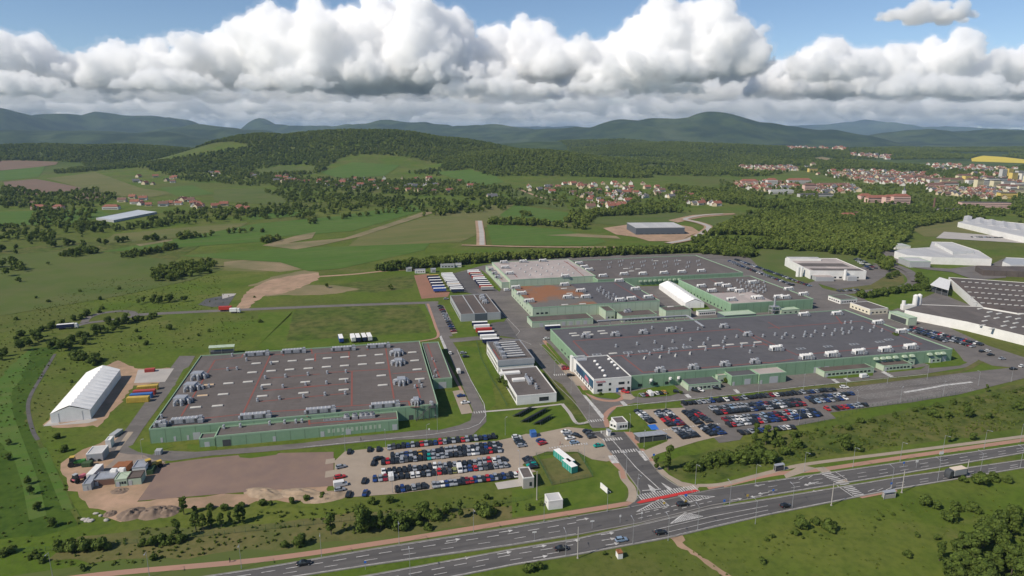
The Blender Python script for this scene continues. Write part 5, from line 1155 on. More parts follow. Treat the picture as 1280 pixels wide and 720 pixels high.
for (x, y), c, a, lb, kd in [(z6(303, 245), 'k', 1.7, 'black car alone at the rear left corner of the beige car park', None), (z6(437, 230), 'k', 1.7, 'black car left of the rearmost row of the beige car park', None), (z6(497, 228), 'k', 1.75, 'black car just left of the rearmost row beside one more black car', None),
        (z6(497, 292), 'k', .4, 'black car parked askew left of the second row of the beige car park', None), (z6(463, 322), 'k', 1.6, 'black car second back, left of the second row, with shadow', 'sedan'), (z6(247, 347), 's', .25, 'silver car parked sideways beside the upper pale concrete pad', None),
        (z6(240, 415), 'r', .2, 'rust red car parked sideways beside the lower pale concrete pad', 'estate'), (z6(245, 468), 'w', .15, 'white van parked sideways at the left edge of the beige car park', 'van'), (z6(240, 500), 's', .15, 'silver car parked sideways in front of the white van', None),
        (z6(402, 440), 'k', 1.6, 'black car alone in the middle of the empty beige paving', 'estate'), (z6(297, 530), 'k', 1.6, 'black car at the front left corner of the beige car park', 'estate'), (z6(408, 522), 'b', 1.6, 'dark blue pickup alone at the front of the beige car park', None),
        (z7(403, 172), 'b', .3, 'dark blue car beside a red car right of the beige car park', None), (z7(417, 190), 'r', .3, 'red car beside the dark blue car right of the beige car park', None), (z7(572, 112), 'w', .1, 'white car rearmost in the small bay by the entrance street', None), (z7(588, 130), 's', .1, 'silver car between two white cars by the entrance street', None),
        (z7(600, 156), 'w', .15, 'white car with a black car to its right by the entrance street', None), (z7(628, 185), 'l', .1, 'light blue car nearest the dashed path by the entrance street', None), (z7(647, 138), 'k', -.6, 'black car parked aslant in the small bay by the entrance street', None), (z7(715, 110), 'k', .1, 'black car rearmost in the file left of the barrier', None),
        (z7(730, 127), 'g', .1, 'dark grey car in the middle of the file left of the barrier', None), (z7(745, 147), 'g', .1, 'dark grey car frontmost in the file above the blue bay', None), (z7(790, 205), 't', .1, 'teal car on the pale green bay beside the pink pavement', None),
        (q7(265, 400), 'd', 0, 'dark red car upper of two on the bay by the banner', None), (q7(268, 409), 'r', 0, 'red car lower of two on the bay by the banner', None), (q7(293, 441), 'k', 0, 'black car alone below the two red cars by the banner', 'estate'), (q7(567, 524), 'r', -.7, 'red car beside the office corner entrance', None),
        (q7(652, 540), 's', 1.8, 'silver car leftmost on the bay before the largest hall', None), (q7(669, 538), 'd', 1.8, 'dark red car beside the white van before the largest hall', None), (q7(690, 535), 'w', 1.8, 'white van on the bay before the largest hall', 'van'), (q7(722, 531), 'w', 1.8, 'white car right of the white van before the largest hall', None),
        (q7(742, 529), 'k', 1.8, 'black car beside a golden car before the largest hall', None), (q7(760, 526), 'o', 1.8, 'golden car at the right end of the bay before the largest hall', None), (q7(825, 523), 'k', -.4, 'black car left of the flat green annex', None), (q7(918, 518), 'k', -.6, 'black car in front of the flat green annex', None),
        (q7(940, 516), 'w', -.6, 'white car in front of the flat green annex', None), (q7(1022, 506), 'k', -.6, 'black car at the right end of the flat green annex', None), (r1(480, 449), 'w', .1, 'white van driving along the front road', 'van'), (r1(381, 501), 'w', -.3, 'white car at the end of the rear row of the right car park', None),
        (z2(1030, 352), 'w', 1.8, 'white van on the road right of the left factory hall', 'van'), (z2(1048, 512), 'b', .1, 'dark blue car on the paved bay right of the left hall', None), (z2(1075, 558), 'w', .1, 'white car on the paved bay right of the left hall', None), (z2(935, 443), 'w', 0, 'white van parked at the foot of the red striped annex', 'van'),
        (z2(975, 226), 'w', 1.8, 'small white car on the road behind the red striped annex', None), (z2(1062, 226), 's', .1, 'silver car upper in the bay left of the ducted white block', None), (z2(1078, 250), 'k', .1, 'black car lower in the bay left of the ducted white block', None), (z3(497, 130), 'w', .2, 'white car at the crossing left of the largest hall', None),
        (s3(415, 397), 's', 0, 'silver car at the corner of the truck yard road', None), (s3(820, 340), 'w', .1, 'white van beside the skylit hall', 'van'), (r1(1070, 321), 'k', 0, 'black car left of a white car on the right approach road', None), (r1(1097, 319), 'w', 0, 'white car behind a black car on the right approach road', None), (r1(1113, 338), 'k', 0, 'black car alone on the right approach road', None),
        (r1(1170, 358), 's', 0, 'silver car by the traffic island at the right', None), (r1(1226, 409), 'k', 0, 'black car at the bend of the far right road', None), (r1(1268, 395), 'w', .3, 'white car at the right edge of the picture', None)]:
    car(G(x, y), a + (AX if abs(a) < .5 else 0), c, lb, kd, group=None, cat='van' if kd == 'van' else 'car', name='van' if kd == 'van' else 'parked_car')
RG = 'cars parked in the large right car park'
pool = 'kkkkggsssswbbdkkksgwlkgs'
def rc(n): return ''.join(random.choice(pool) for _ in range(n))
row((911, 532.5), (1024, 519), 'krsswskkrskbbkrksbbkkwkbk', 'front lower row, right car park', RG)
row((906, 526), (1016, 514), 'dgswwsskbslkbdksrlwkbskk', 'front upper row, right car park', RG)
row((895, 517.5), (1003, 506), 'kkrkkkkkksbkksskkwskkdkr', 'middle lower row, right car park', RG)
row(z4(200, 455), z4(290, 527), 'kswsskk', 'leftmost slanting file, right car park', RG)
row(z4(330, 460), z4(420, 548), 'ksskrrkk', 'second slanting file, right car park', RG)
row(z4(390, 455), z4(485, 542), 'kswkkrbd', 'third slanting file, right car park', RG)
row(z4(455, 575), z4(515, 630), 'ssgkk', 'first slanting file by cycle shelter', RG)
row(z4(515, 568), z4(578, 622), 'kssgk', 'second slanting file by cycle shelter', RG)
row(z4(628, 560), z4(695, 610), 'kskkk', 'third slanting file by cycle shelter', RG)
row(z4(690, 552), z4(760, 602), 'kkbkb', 'fourth slanting file by cycle shelter', RG)
row(z4(520, 460), z4(600, 532), 'kkkkkkk', 'fourth slanting file, right car park', RG, stuff=False)
print('cars', NCAR)
row(z4(575, 455), z4(670, 522), 'kkrdkkg', '', RG, stuff=True)
row((926, 542), (990, 535), 'kgskbk.kswk', '', RG, stuff=True)
row((889, 512), (998, 501.5), rc(24), '', RG, stuff=True)
row((855, 505.5), (1041, 488), rc(34), '', RG, stuff=True)
row((1010, 499), (1063, 493), rc(11), '', RG, stuff=True); row((1016, 503.5), (1056, 499), rc(8), '', RG, stuff=True); row((1034, 512.5), (1044, 511.5), 'rk', '', RG, stuff=True); row((1050, 510.5), (1080, 507), 'drbssk', '', RG, stuff=True)
row(s3(375, 445), s3(465, 612), 'kkdksssskkbkd', '', RG, stuff=True)
row(s5(780, 462), s5(1090, 540), 'kkrkskdkksbkrwkkdkskkbrkkkwkk', '', RG, stuff=True); row(s5(800, 475), s5(1050, 548), rc(24), '', RG, stuff=True); row(s5(775, 475), s5(930, 525), rc(14), '', RG, stuff=True)
row((920, 325), (1012, 358), rc(44), '', RG, stuff=True); row((912, 327), (990, 357), rc(36), '', RG, stuff=True); row((918, 330), (960, 346), rc(16), '', RG, stuff=True)
row(s5(530, 160), s5(600, 205), rc(8), '', RG, stuff=True); row(s5(545, 158), s5(620, 200), rc(8), '', RG, stuff=True); row(s5(455, 300), s5(540, 297), rc(6), '', RG, stuff=True)
row((1215, 297), (1262, 298), rc(16), '', RG, stuff=True)
def stuff_cars():
    V, Fs, MI, mats = [], [], [], []; off_ = 0
    for pos, ang, c in STUFFCARS:
        k = random.choice(['hatch', 'hatch', 'sedan'])
        for me in car_meshes(k, c)[:2]:
            ca, sa = math.cos(ang), math.sin(ang)
            for v in me.vertices: V.append((pos.x + v.co.x * ca - v.co.y * sa, pos.y + v.co.x * sa + v.co.y * ca, v.co.z + .12))
            for f in me.polygons:
                Fs.append(tuple(off_ + i for i in f.vertices)); m = me.materials[f.material_index]
                if m not in mats: mats.append(m)
                MI.append(mats.index(m))
            off_ += len(me.vertices)
    me = bpy.data.meshes.new('parked_cars'); me.from_pydata(V, [], Fs)
    for m in mats: me.materials.append(m)
    me.polygons.foreach_set('material_index', MI); me.update()
    o = bpy.data.objects.new('parked_cars', me); COL.objects.link(o)
    tag(o, 'small far parked cars in the back rows of the right car park and behind the halls', 'cars', kind='stuff')
stuff_cars()
# cars driving on the dual carriageway
def roadang(x): a, b = G(x - 30, 700 - (x - 640) * .155), G(x + 30, 700 - (x + 0 - 640 + 60) * .155); return math.atan2(b.y - a.y, b.x - a.x)
for x, y, c, lb, kd in [(380, 706, 'k', 'black car driving on the upper carriageway at the lower left', 'sedan'), (702, 687.5, 'k', 'black car on the lower carriageway beside the painted arrows', 'sedan'), (776.5, 676.5, 'l', 'silver blue car on the lower carriageway below the junction', 'hatch'), (826, 667.5, 'k', 'black car on the lower carriageway before the dirt track', 'hatch'), (853, 632, 'k', 'black car crossing the junction on the upper carriageway', 'estate'), (982, 634, 'k', 'black car on the lower carriageway left of the bus shelter', 'hatch')]:
    car(G(x, y), AX + .02, c, lb, kd, True, name='car', cat='car', z=.12)
# lorries and trailers
def trailer_parts(side, top, L=10.5, cab=None):
    key = (side.name, top.name, L, cab.name if cab else '')
    if key in CARM: return CARM[key]
    b = MB(); b.box(-L / 2, L / 2, -1.27, 1.27, 1.1, 3.45, side); b.box(-L / 2 - .04, L / 2 + .04, -1.3, 1.3, 3.45, 3.55, top); b.box(-L / 2, L / 2, -.5, .5, .85, 1.15, MDARK)
    r = b
    for x in (-L / 2 + 1.6, -L / 2 + 2.9, -L / 2 + 4.2):
        for s in (-1, 1): r.tube((x, s * .75, .5), (x, s * 1.22, .5), .5, .5, TYRE, 8)
    for s in (-.9, .9): r.box(L / 2 - 3, L / 2 - 2.8, s - .1, s + .1, 0, 1.0, MDARK)
    out = [('trailer', b.mesh('trailer'))]
    if cab:
        c = MB(); c.loft([ring(L / 2 + .5, 1.22, .5, 3.5, .15), ring(L / 2 + 1.9, 1.24, .5, 3.4, .2), ring(L / 2 + 2.4, 1.2, .5, 1.9, .2)], cab)
        c.poly([(L / 2 + 1.97, -1.05, 3.15), (L / 2 + 2.36, -1.05, 2.0), (L / 2 + 2.36, 1.05, 2.0), (L / 2 + 1.97, 1.05, 3.15)], GLASS)
        for x in (L / 2 + 1.3, L / 2 - 1.2):
            for s in (-1, 1): c.tube((x, s * .8, .5), (x, s * 1.24, .5), .5, .5, TYRE, 8)
        out.append(('cab', c.mesh('cab')))
    CARM[key] = out
    return out
NAVY = mat('navy_tarpaulin', (.018, .026, .075), .5); BLUT = mat('blue_tarpaulin', (.03, .08, .30), .5); REDT = mat('red_tarpaulin', (.42, .04, .03), .5); GREYT = mat('grey_tarpaulin', (.30, .31, .32), .5); BEIGET = mat('beige_top', (.60, .50, .40), .6)
def trailer(pos, ang, side, top, label, group=None, cab=None, L=10.5, name='truck_trailer', cat='trailer'):
    ps = trailer_parts(side, top, L, cab); o = bpy.data.objects.new(name, ps[0][1]); COL.objects.link(o); o.location = (pos.x, pos.y, .1); o.rotation_euler = (0, 0, ang)
    for n, me in ps[1:]:
        c = bpy.data.objects.new(n, me); COL.objects.link(c); c.parent = o
    return tag(o, label, cat, group)
def trow(a, b, specs, where, group, ang=AX - .06):
    p, q = G(*a), G(*b); n = len(specs)
    for i, (sd, tp) in enumerate(specs):
        nm = {NAVY: 'navy', BLUT: 'blue', REDT: 'red', GREYT: 'grey', TARP: 'white'}[sd]
        trailer(p.lerp(q, i / max(n - 1, 1)), ang + random.uniform(-.02, .02), sd, tp, f'{nm} sided lorry trailer, {ordw(i + 1)} from the back in {where}', group)
N_, B_, R_, T_, Y_ = (NAVY, TARP), (BLUT, TARP), (REDT, TARP), (TARP, TARP), (NAVY, BEIGET)
trow(s3(325, 258), s3(372, 348), [(NAVY, YELC), N_, N_, N_, B_, B_], 'the row on red earth', 'trailers parked on red earth')
trow(s3(420, 245), s3(490, 352), [T_, T_, T_, T_, T_, N_, T_, (TARP, BEIGET), N_, T_, N_], 'the left row of the truck yard', 'trailers in the left row of the truck yard')
trow(s3(595, 225), s3(688, 338), [T_, (REDT, TARP), Y_, (REDT, TARP), T_, N_, N_, N_, (REDT, TARP), (GREYT, BEIGET)], 'the right row of the truck yard', 'trailers in the right row of the truck yard')
trow(s3(638, 578), s3(712, 692), [N_, T_, (REDT, REDT), N_, T_, N_], 'the row below the grey hall', 'trailers below the grey hall')
VA = AX + math.pi / 2 + .12
for x, y, s_, lb in [(425, 268, BLUT, 'blue lorry trailer alone behind the left factory hall'), (485, 265, TARP, 'white lorry trailer leftmost of four behind the left factory hall'), (510, 264, NAVY, 'navy lorry trailer second of four behind the left factory hall'), (540, 262, NAVY, 'navy lorry trailer third of four behind the left factory hall'), (567, 260, TARP, 'white lorry trailer rightmost of four behind the left factory hall')]:
    trailer(G(*q5(x, y)), VA, s_, TARP, lb, L=9.5)
trailer(G(*q7(203, 212)), AX - .03, NAVY, TARP, 'navy sided trailer parked before the low dark roofed annex')
trailer(G(*q3(330, 205)), .35, NAVY, TARP, 'white topped lorry on the lane left of the roundabout', cab=MWHITE, L=10, name='lorry', cat='lorry')
trailer(G(*q3(1128, 115)), AX - .1, REDT, REDT, 'dark red lorry trailer on the north road', cab=None, L=9)
trailer(G(*q3(1168, 125)), AX - .1, TARP, TARP, 'white lorry in front of the dark red trailer on the north road', cab=MWHITE, L=5, name='lorry', cat='lorry')
trailer(G(*r2(945, 222)), AX + .06 + math.pi, GREYT, BEIGET, 'grey box lorry on the lower carriageway at the right', cab=MDARK, L=6.0, name='lorry', cat='lorry')
trailer(G(*q6(150, 66)), AX, MDARK, MDARK, 'dark flatbed lorry on the road before the left hall', cab=MWHITE, L=4.5, name='lorry', cat='lorry') if False else None
# shipping containers beside the tent
def container(a, b, H, m, label, wd=2.5, z=0.0, name='shipping_container', cat='container'):
    p, q = G(*a, z), G(*b, z); t = q - p; L = t.length; ang = math.atan2(t.y, t.x)
    mb = MB(); n = int(L / .8)
    mb.box(0, L, 0, wd, .1, H, m)
    for i in range(n): mb.box(.25 + i * L / n, .25 + i * L / n + .35, -.06, -.002, .3, H - .25, m)
    o = mb.build(name, loc=(p.x, p.y, z + .03)); o.rotation_euler = (0, 0, ang); tag(o, label, cat)
    d = MB(); d.box(L + .002, L + .06, .15, wd / 2 - .05, .25, H - .15, m); d.box(L + .002, L + .06, wd / 2 + .05, wd - .15, .25, H - .15, m); d.build('door', o)
    return o
container(q3(633, 577), q3(743, 571), 2.7, YELC, 'front yellow shipping container in the stack beside the tent road')
container(q3(650, 560), q3(760, 552), 2.6, BLUEC, 'blue shipping container behind the front yellow one')
container(q3(665, 542), q3(775, 535), 2.6, REDC, 'red shipping container between the blue and the rear yellow one')
container(q3(685, 520), q3(790, 510), 2.6, YELC, 'rear yellow shipping container farthest up the tent road')
container(q3(723, 424), q3(772, 420), 1.8, REDC, 'small dark red container on the concrete pad right of the tent')
# ------------------------------------------------------------------ street lamps, huts, boards, site sheds
def lamp_meshes(h, arm):
    b = MB(); b.tube((0, 0, 0), (0, 0, .9), .12, .11, METAL, 6); b.tube((0, 0, .9), (0, 0, h), .08, .05, METAL, 6); b.tube((0, 0, h - .1), (arm, 0, h + .25), .05, .045, METAL, 5)
    c = MB(); c.loft([[(arm - .1, -.1, h + .2), (arm - .1, .1, h + .2), (arm - .1, .1, h + .32), (arm - .1, -.1, h + .32)], [(arm + .75, -.16, h + .28), (arm + .75, .16, h + .28), (arm + .75, .16, h + .4), (arm + .75, -.16, h + .4)]], METAL)
    return b.mesh('pole'), c.mesh('lamp_head')
LM = {k: lamp_meshes(*v) for k, v in {'road': (8.6, 1.6), 'lot': (8.0, .6)}.items()}
def lamp(px, py, kind, label, group, rz=0.0):
    p = G(px, py); t = thing('street_lamp', label, 'street lamp', p, rz, group)
    for n, me in zip(('pole', 'lamp_head'), LM[kind]):
        o = bpy.data.objects.new(n, me); COL.objects.link(o); o.parent = t
U = [(66, 722), (187, 721), (302, 711), (402, 697), (499, 681), (592, 665), (680, 653), (759, 640), (797, 619)]
for i, p in enumerate(U): lamp(*p, 'road', f'grey street lamp beside the pink cycle path, {ordw(i + 1)} from the left edge', 'street lamps along the pink cycle path', -1.3)
U = [(869, 606), (944, 606), (1005, 590), (1066, 584), (1125, 577), (1178, 568), (1230, 561), (1275, 553)]
for i, p in enumerate(U): lamp(*p, 'road', f'grey street lamp beside the right cycle path, {ordw(i + 1)} from the junction', 'street lamps along the right cycle path', -1.3)
U = [(513, 722), (707, 696), (791, 680), (835, 676), (872, 662), (912, 631), (944, 655), (990, 635), (1114, 611), (1172, 601), (1225, 592), (1275, 585)]
for i, p in enumerate(U): lamp(*p, 'road', f'grey street lamp along the lower carriageway, {ordw(i + 1)} from the left', 'street lamps along the lower carriageway', 1.8)
U = [z6(275, 238), z6(545, 218), z6(820, 175), z6(590, 512), z6(885, 445), z7(265, 365), z7(168, 128), z4(195, 440), z4(385, 430), z4(683, 385), z4(1000, 350), z4(145, 590), z4(240, 690), z5(235, 305), z5(520, 280), z5(795, 262), z5(1060, 235), r1(1215, 470), r1(1050, 490), r1(875, 540), r1(660, 575), z7(695, 310), z7(975, 380), z7(1045, 545), q4(713, 130), z3(780, 670), z3(660, 490), z3(550, 360), z3(460, 250), z2(890, 745), z5(590, 420), z5(205, 540)]
for i, p in enumerate(U): lamp(*p, 'lot', 'thin grey lamp post with one lamp among the car parks and inner roads', 'lamp posts inside the works', random.uniform(0, 6))
# small road signs and poles
def pole_sign(px, py, h, board, m, label, name='road_sign', cat='road sign'):
    p = G(px, py); t = thing(name, label, cat, p, .2); mb = MB(); mb.tube((0, 0, 0), (0, 0, h), .06, .06, METAL, 5); mb.build('pole', t)
    mb = MB(); w, hh = board; mb.box(-w / 2, w / 2, -.1, -.06, h - hh, h, m); mb.build('sign_board', t)
for px, py, h, bd, m, lb in [(536.5 + 0, 542, 2.5, (.7, .7), MWHITE, 'small white sign on the lawn behind the rear car row'), (905, 631, 2.2, (.8, 1.0), BLUEP, 'blue sign at the tip of the right median'), (1113, 612, 3.0, (.8, .8), BLUEP, 'blue sign beside the bus shelter on the lower carriageway'), (1145, 585, 3.5, (1.2, 1.0), MWHITE, 'white sign on the median near the zebra crossing'), (1129, 584, 2.4, (.8, .8), BLUEP, 'small blue sign on the right verge'), (966, 618, 2.2, (.8, .8), BLUEP, 'blue sign left of the zebra crossing'), (934, 624, 2.0, (.9, .9), YELC, 'orange marker sign on the median right of the junction'), (857, 624, 2.2, (1.0, 1.0), BLUEP, 'blue sign at the red crossing'), (817, 574, 2.5, (.9, .9), BLUEP, 'blue sign on the corner right of the entrance street'), (857, 630, 1.6, (.9, .8), YELC, 'orange marker on the hatched island right of the entrance'), (830, 632, 1.5, (.9, .8), YELC, 'orange marker on the hatched island left of the entrance'),
        (740, 661, 3.2, (1.4, .5), MWHITE, 'white direction board on the left median'), (775, 654, 3.2, (.6, .8), MWHITE, 'white sign near the left median tip'), (802, 650, 3.2, (.6, .8), MWHITE, 'white sign at the left median tip'), (668, 675, 3.2, (1.4, .5), MWHITE, 'white direction board farther left on the median'), (457, 712, 3, (.7, .7), BLUEP, 'blue sign on the median at the lower left'), (1175, 577, 4.5, (2.0, 1.2), MWHITE, 'large white sign beside the grey box lorry')]:
    pole_sign(px, py, h, bd, m, lb)
for px, py, h, lb in [(722, 698, 11, 'tall pale concrete mast beside the lower carriageway'), (671, 625, 11.5, 'tall pale mast beside the grey block hut'), (1039, 632, 9, 'pale pole beside the lower carriageway before the zebra crossing'), (1127, 616, 9, 'pale pole right of the lower bus shelter'), (1208, 595, 7, 'pale pole behind the grey box lorry')]:
    p = G(px, py); mb = MB(); mb.tube((0, 0, 0), (0, 0, h), .18, .12, CONC, 6); mb.box(-.25, .25, -.25, .25, 0, .3, CONC); tag(mb.build('mast', loc=p), lb, 'mast')
# gate house, barrier island, cycle shelter
b = hut('gate_house', 'small white gate house with a flat roof beside the entrance street', z4(60, 535), z4(130, 520), z4(45, 500), 3.2, WALLW, ROOF, 4, back=6.5, trim=WALLW, sides='FL', wz=(1.0, 2.2))
hut('gate_house', 'lower white wing in front of the gate house', z4(8, 520), z4(62, 533), z4(20, 500), 2.8, WALLW, ROOFW, 2, back=3.5, trim=WALLW, door=False, rz=-.75)
def canopy(label, roofpx, H, m, cat='shelter', name='cycle_shelter', fill=None):
    pts = [G(*p, H) for p in roofpx]; o = pts[0].copy(); o.z = 0; t = thing(name, label, cat, o)
    q = [(p.x - o.x, p.y - o.y) for p in pts]; mb = MB(); mb.prism(q, H - .2, H, m); mb.build('roof', t)
    for i in range(len(q)):
        a, c = Vector(q[i]), Vector(q[(i + 1) % len(q)])
        for k in range(int(max(1, (c - a).length // 5))):
            e = a.lerp(c, k / max(1, (c - a).length // 5)); ctr = sum((Vector(z) for z in q), Vector((0, 0))) / len(q); e = e.lerp(ctr, .06)
            mb = MB(); mb.tube((e.x, e.y, 0), (e.x, e.y, H - .2), .1, .1, METAL, 5); mb.build('post', t)
    if fill:
        ctr = sum((Vector(z) for z in q), Vector((0, 0))) / len(q); mb = MB(); mb.prism([tuple(Vector(z).lerp(ctr, .12)) for z in q], .1, min(H - 1.0, 2.2), fill); mb.build('rack', t)
    return t
canopy('long grey roofed cycle shelter at the entrance of the right car park', [z4(168, 592), z4(355, 574), z4(398, 598), z4(205, 620)], 3.0, METAL, fill=MDARK)
canopy('bus shelter with a glass back beside the pink cycle path', [r2(30, 160), r2(75, 152), r2(85, 162), r2(38, 170)], 2.6, METAL, name='bus_shelter', fill=MDARK)
canopy('bus shelter on the lower carriageway right of the zebra crossing', [r2(572, 293), r2(632, 284), r2(642, 298), r2(582, 306)], 2.6, METAL, name='bus_shelter', fill=CONC)
canopy('white canopy on posts over blue crates at the skylit plant yard', [s5(862, 270), s5(945, 294), s5(955, 250), s5(905, 236)], 6.0, MWHITE, name='loading_canopy', cat='canopy', fill=MDARK)
canopy('open steel car port with a green roof behind the left factory hall', [z1(535, 187), z1(708, 177), z1(712, 160), z1(540, 170)], 5.0, LGREEN, name='car_port', fill=MDARK)
bi = thing('barrier_island', 'white barrier posts and small booth on the island in the entrance street', 'barrier', G(*z7(855, 130)), AX)
mb = MB(); mb.prism([(-2, -5), (2, -5), (2, 5), (-2, 5)], 0, .15, KERB); mb.build('kerb', bi); mb = MB(); mb.box(-.6, .6, -1, 1, .15, 2.6, MWHITE); mb.box(-.8, .8, -1.2, 1.2, 2.6, 2.75, METAL); mb.build('booth', bi)
for s in (-1, 1): mb = MB(); mb.box(s * 2.2 - .2, s * 2.2 + .2, 2.5, 2.9, 0, 1.1, MWHITE); mb.tube((s * 2.2, 2.7, 1), (s * 8.5, 2.7, 1.1), .06, .05, MWHITE, 5); mb.build('barrier_arm', bi)
# grey block hut with its slab, white cabin, board, trailers on the lawn
b = hut('block_hut', 'square grey block hut with a flat roof at the front of the beige car park', z7(288, 418), z7(360, 410), z7(275, 382), 4.3, CONC, ROOF, 0, back=8, trim=WALLW, door=False); b.face('F', b.L * .58, b.L * .8, 1.0, 2.6, GLASS); b.face('L', 1, 5, 0, 0, GLASS) if False else None
sheet('concrete_slab', P(z7, (98, 448), (270, 420), (290, 468), (120, 492)), CONC, 7)
hut('white_cabin', 'plain white shelter cabin on the grass between car park and cycle path', z7(457, 573), z7(552, 560), z7(455, 552), 3.3, WALLW, ROOFW, 0, back=5, trim=WALLW, door=False)
bd = thing('sign_board', 'white billboard on the lawn before the entrance junction', 'billboard', G(*z7(826, 505)), -1.12); mb = MB(); mb.box(-2.3, 2.3, -.15, .15, .5, 2.6, MWHITE); mb.build('panel', bd); mb = MB()
for x in (-1.7, 1.7): mb.tube((x, .3, 0), (x, .3, 2.5), .1, .1, METAL, 5)
mb.build('posts', bd)
for a, lb, L_ in ((z7(560, 305), 'longer green and white container on the fenced straw lawn', 12), (z7(598, 358), 'shorter green and white container on the fenced straw lawn', 7)):
    t = thing('green_container', lb, 'container', G(*a), math.radians(118)); mb = MB(); mb.box(-L_ / 2, L_ / 2, -1.4, 1.4, .3, 2.9, TEALC); mb.build('body', t); mb = MB(); mb.box(-L_ / 2, L_ / 2, -1.35, 1.35, 2.9, 3.1, TARP); mb.build('cover', t)
    mb = MB(); n = int(L_ / 1.6)
    for i in range(n): mb.box(-L_ / 2 + .3 + i * L_ / n, -L_ / 2 + .4 + i * L_ / n, 1.402, 1.45, .4, 2.8, MWHITE)
    mb.build('ribs', t)
hut('blue_box', 'small blue skip on the lawn right of the rear car row', z7(342, 115), z7(377, 112), z7(340, 100), 2.2, BLUEC, BLUEC, 0, back=3, door=False, trim=BLUEC, cat='skip')
# dark solar panel tables on the lawn
for i, (a, bb, c, d) in enumerate([((265, 648), (380, 588), (418, 592), (312, 652)), ((318, 685), (478, 598), (515, 602), (365, 690)), ((402, 700), (510, 645), (546, 648), (450, 705))]):
    lo = [G(*z3(*q)) for q in (a, bb)]; hi = [G(*z3(*q)) for q in (d, c)]; o = lo[0].copy()
    t = thing('solar_array', ['black solar array rearmost of the three on the lawn', 'black solar array longest and middle of the three on the lawn', 'black solar array nearest of the three on the lawn'][i], 'solar panels', o, 0, 'solar arrays on the lawn')
    r_ = lambda p, z: (p.x - o.x, p.y - o.y, z)
    mb = MB(); A, Bq, C, Dq = r_(lo[0], .5), r_(lo[1], .5), r_(hi[1], 1.7), r_(hi[0], 1.7)
    mb.loft([[A, Bq, C, Dq], [(p[0], p[1], p[2] + .12) for p in (A, Bq, C, Dq)]], mat('solar_glass', (.010, .012, .018), .55, spec=.15)); mb.build('panel', t)
    mb = MB()
    for k in range(8):
        e = Vector(A).lerp(Vector(Bq), (k + .5) / 8); g = Vector(Dq).lerp(Vector(C), (k + .5) / 8); mb.tube((e.x, e.y, 0), e, .06, .06, METAL, 4); mb.tube((g.x, g.y, 0), g, .06, .06, METAL, 4)
    mb.build('posts', t)
# site sheds and machines at the lower left
hut('site_shed', 'open silver site shed with a flat white roof at the left end of the yard', q4(428, 115), q4(512, 104), q4(455, 84), 3.4, WALLG, ROOFW, 0, trim=MWHITE, back=7)
hut('site_shed', 'silver shed with white lower front beside the yellow digger', z8(880, 135), z8(968, 128), z8(915, 95), 3.6, MWHITE, METAL, 0, trim=METAL, back=6.5)
hut('site_hut', 'low hut with a long grey roof in the site yard', z8(622, 212), z8(760, 203), z8(640, 190), 2.6, mat('brown_boards', (.16, .09, .07), .8), METAL, 0, trim=METAL, back=6)
hut('site_hut', 'green hut with a pale green roof and square windows in the site yard', z8(762, 215), z8(845, 205), z8(780, 175), 2.9, LGREEN, LGREEN, 4, trim=LGREEN, back=5.5)
hut('site_hut', 'green hut with a dark roof at the right end of the site row', z8(845, 205), z8(938, 195), z8(860, 170), 2.9, LGREEN, ROOFD, 0, trim=ROOFD, back=5.5)
hut('site_hut', 'small grey roofed hut leftmost in the site row', z8(548, 245), z8(605, 240), z8(570, 215), 2.6, WALLG, METAL, 0, trim=METAL, back=7)
container(z8(628, 215), z8(695, 145), 2.6, MWHITE, 'long white site container standing askew behind the low hut', wd=2.6)
container(q3(640 - 110, 725 + 0), q3(620, 715), 2.6, MWHITE, 'white container') if False else None
def tractor(px, py, m, m2, label, ang, big=1.0, name='tractor'):
    t = thing(name, label, name.replace('_', ' '), G(px, py), ang); s = big; mb = MB(); mb.box(-.2 * s, 2.6 * s, -.5 * s, .5 * s, .8 * s, 1.7 * s, m); mb.box(-1.4 * s, .2 * s, -.8 * s, .8 * s, 1 * s, 1.5 * s, m); mb.build('body', t)
    mb = MB(); mb.loft([[(-1.3 * s, -.75 * s, 1.5 * s), (.1 * s, -.75 * s, 1.5 * s), (.1 * s, .75 * s, 1.5 * s), (-1.3 * s, .75 * s, 1.5 * s)], [(-1.1 * s, -.6 * s, 2.8 * s), (0, -.6 * s, 2.8 * s), (0, .6 * s, 2.8 * s), (-1.1 * s, .6 * s, 2.8 * s)]], GLASS); mb.build('cab', t); mb = MB(); mb.box(-1.2 * s, .1 * s, -.65 * s, .65 * s, 2.8 * s, 2.95 * s, m2); mb.build('cab_roof', t)
    for x, r in ((-.8, .85), (2.0, .55)):
        for sd in (-1, 1): mb = MB(); mb.tube((x * s, sd * .7 * s, r * s), (x * s, sd * 1.15 * s, r * s), r * s, r * s, TYRE, 12); mb.build('wheel', t)
    return t
tractor(*z8(505, 118), mat('green_paint', (.06, .22, .04), .5), YELC, 'green tractor with a yellow roof in the site yard', .3, 1.4); tractor(*z8(520, 225), mat('pink_paint', (.45, .12, .16), .5), WALLG, 'dull red tractor beside the low grey roofed hut', 1.2, 1.2); tractor(*z8(632, 85), MDARK, WALLG, 'dark tractor in front of the open silver shed', .2, 1.0)
tractor(*z8(1010, 140), YELC, YELC, 'yellow digger behind the silver shed', .8, 1.5, 'digger')
container(z8(545, 132), z8(605, 128), 1.8, mat('dark_green', (.05, .09, .04), .7), 'dark green tipping trailer beside the green tractor', name='farm_trailer', cat='trailer')
container(z8(1020, 178), z8(1045, 130), 2.0, mat('dark_green', (.05, .09, .04), .7), 'dark green skip beside the yellow digger', name='skip', cat='skip')
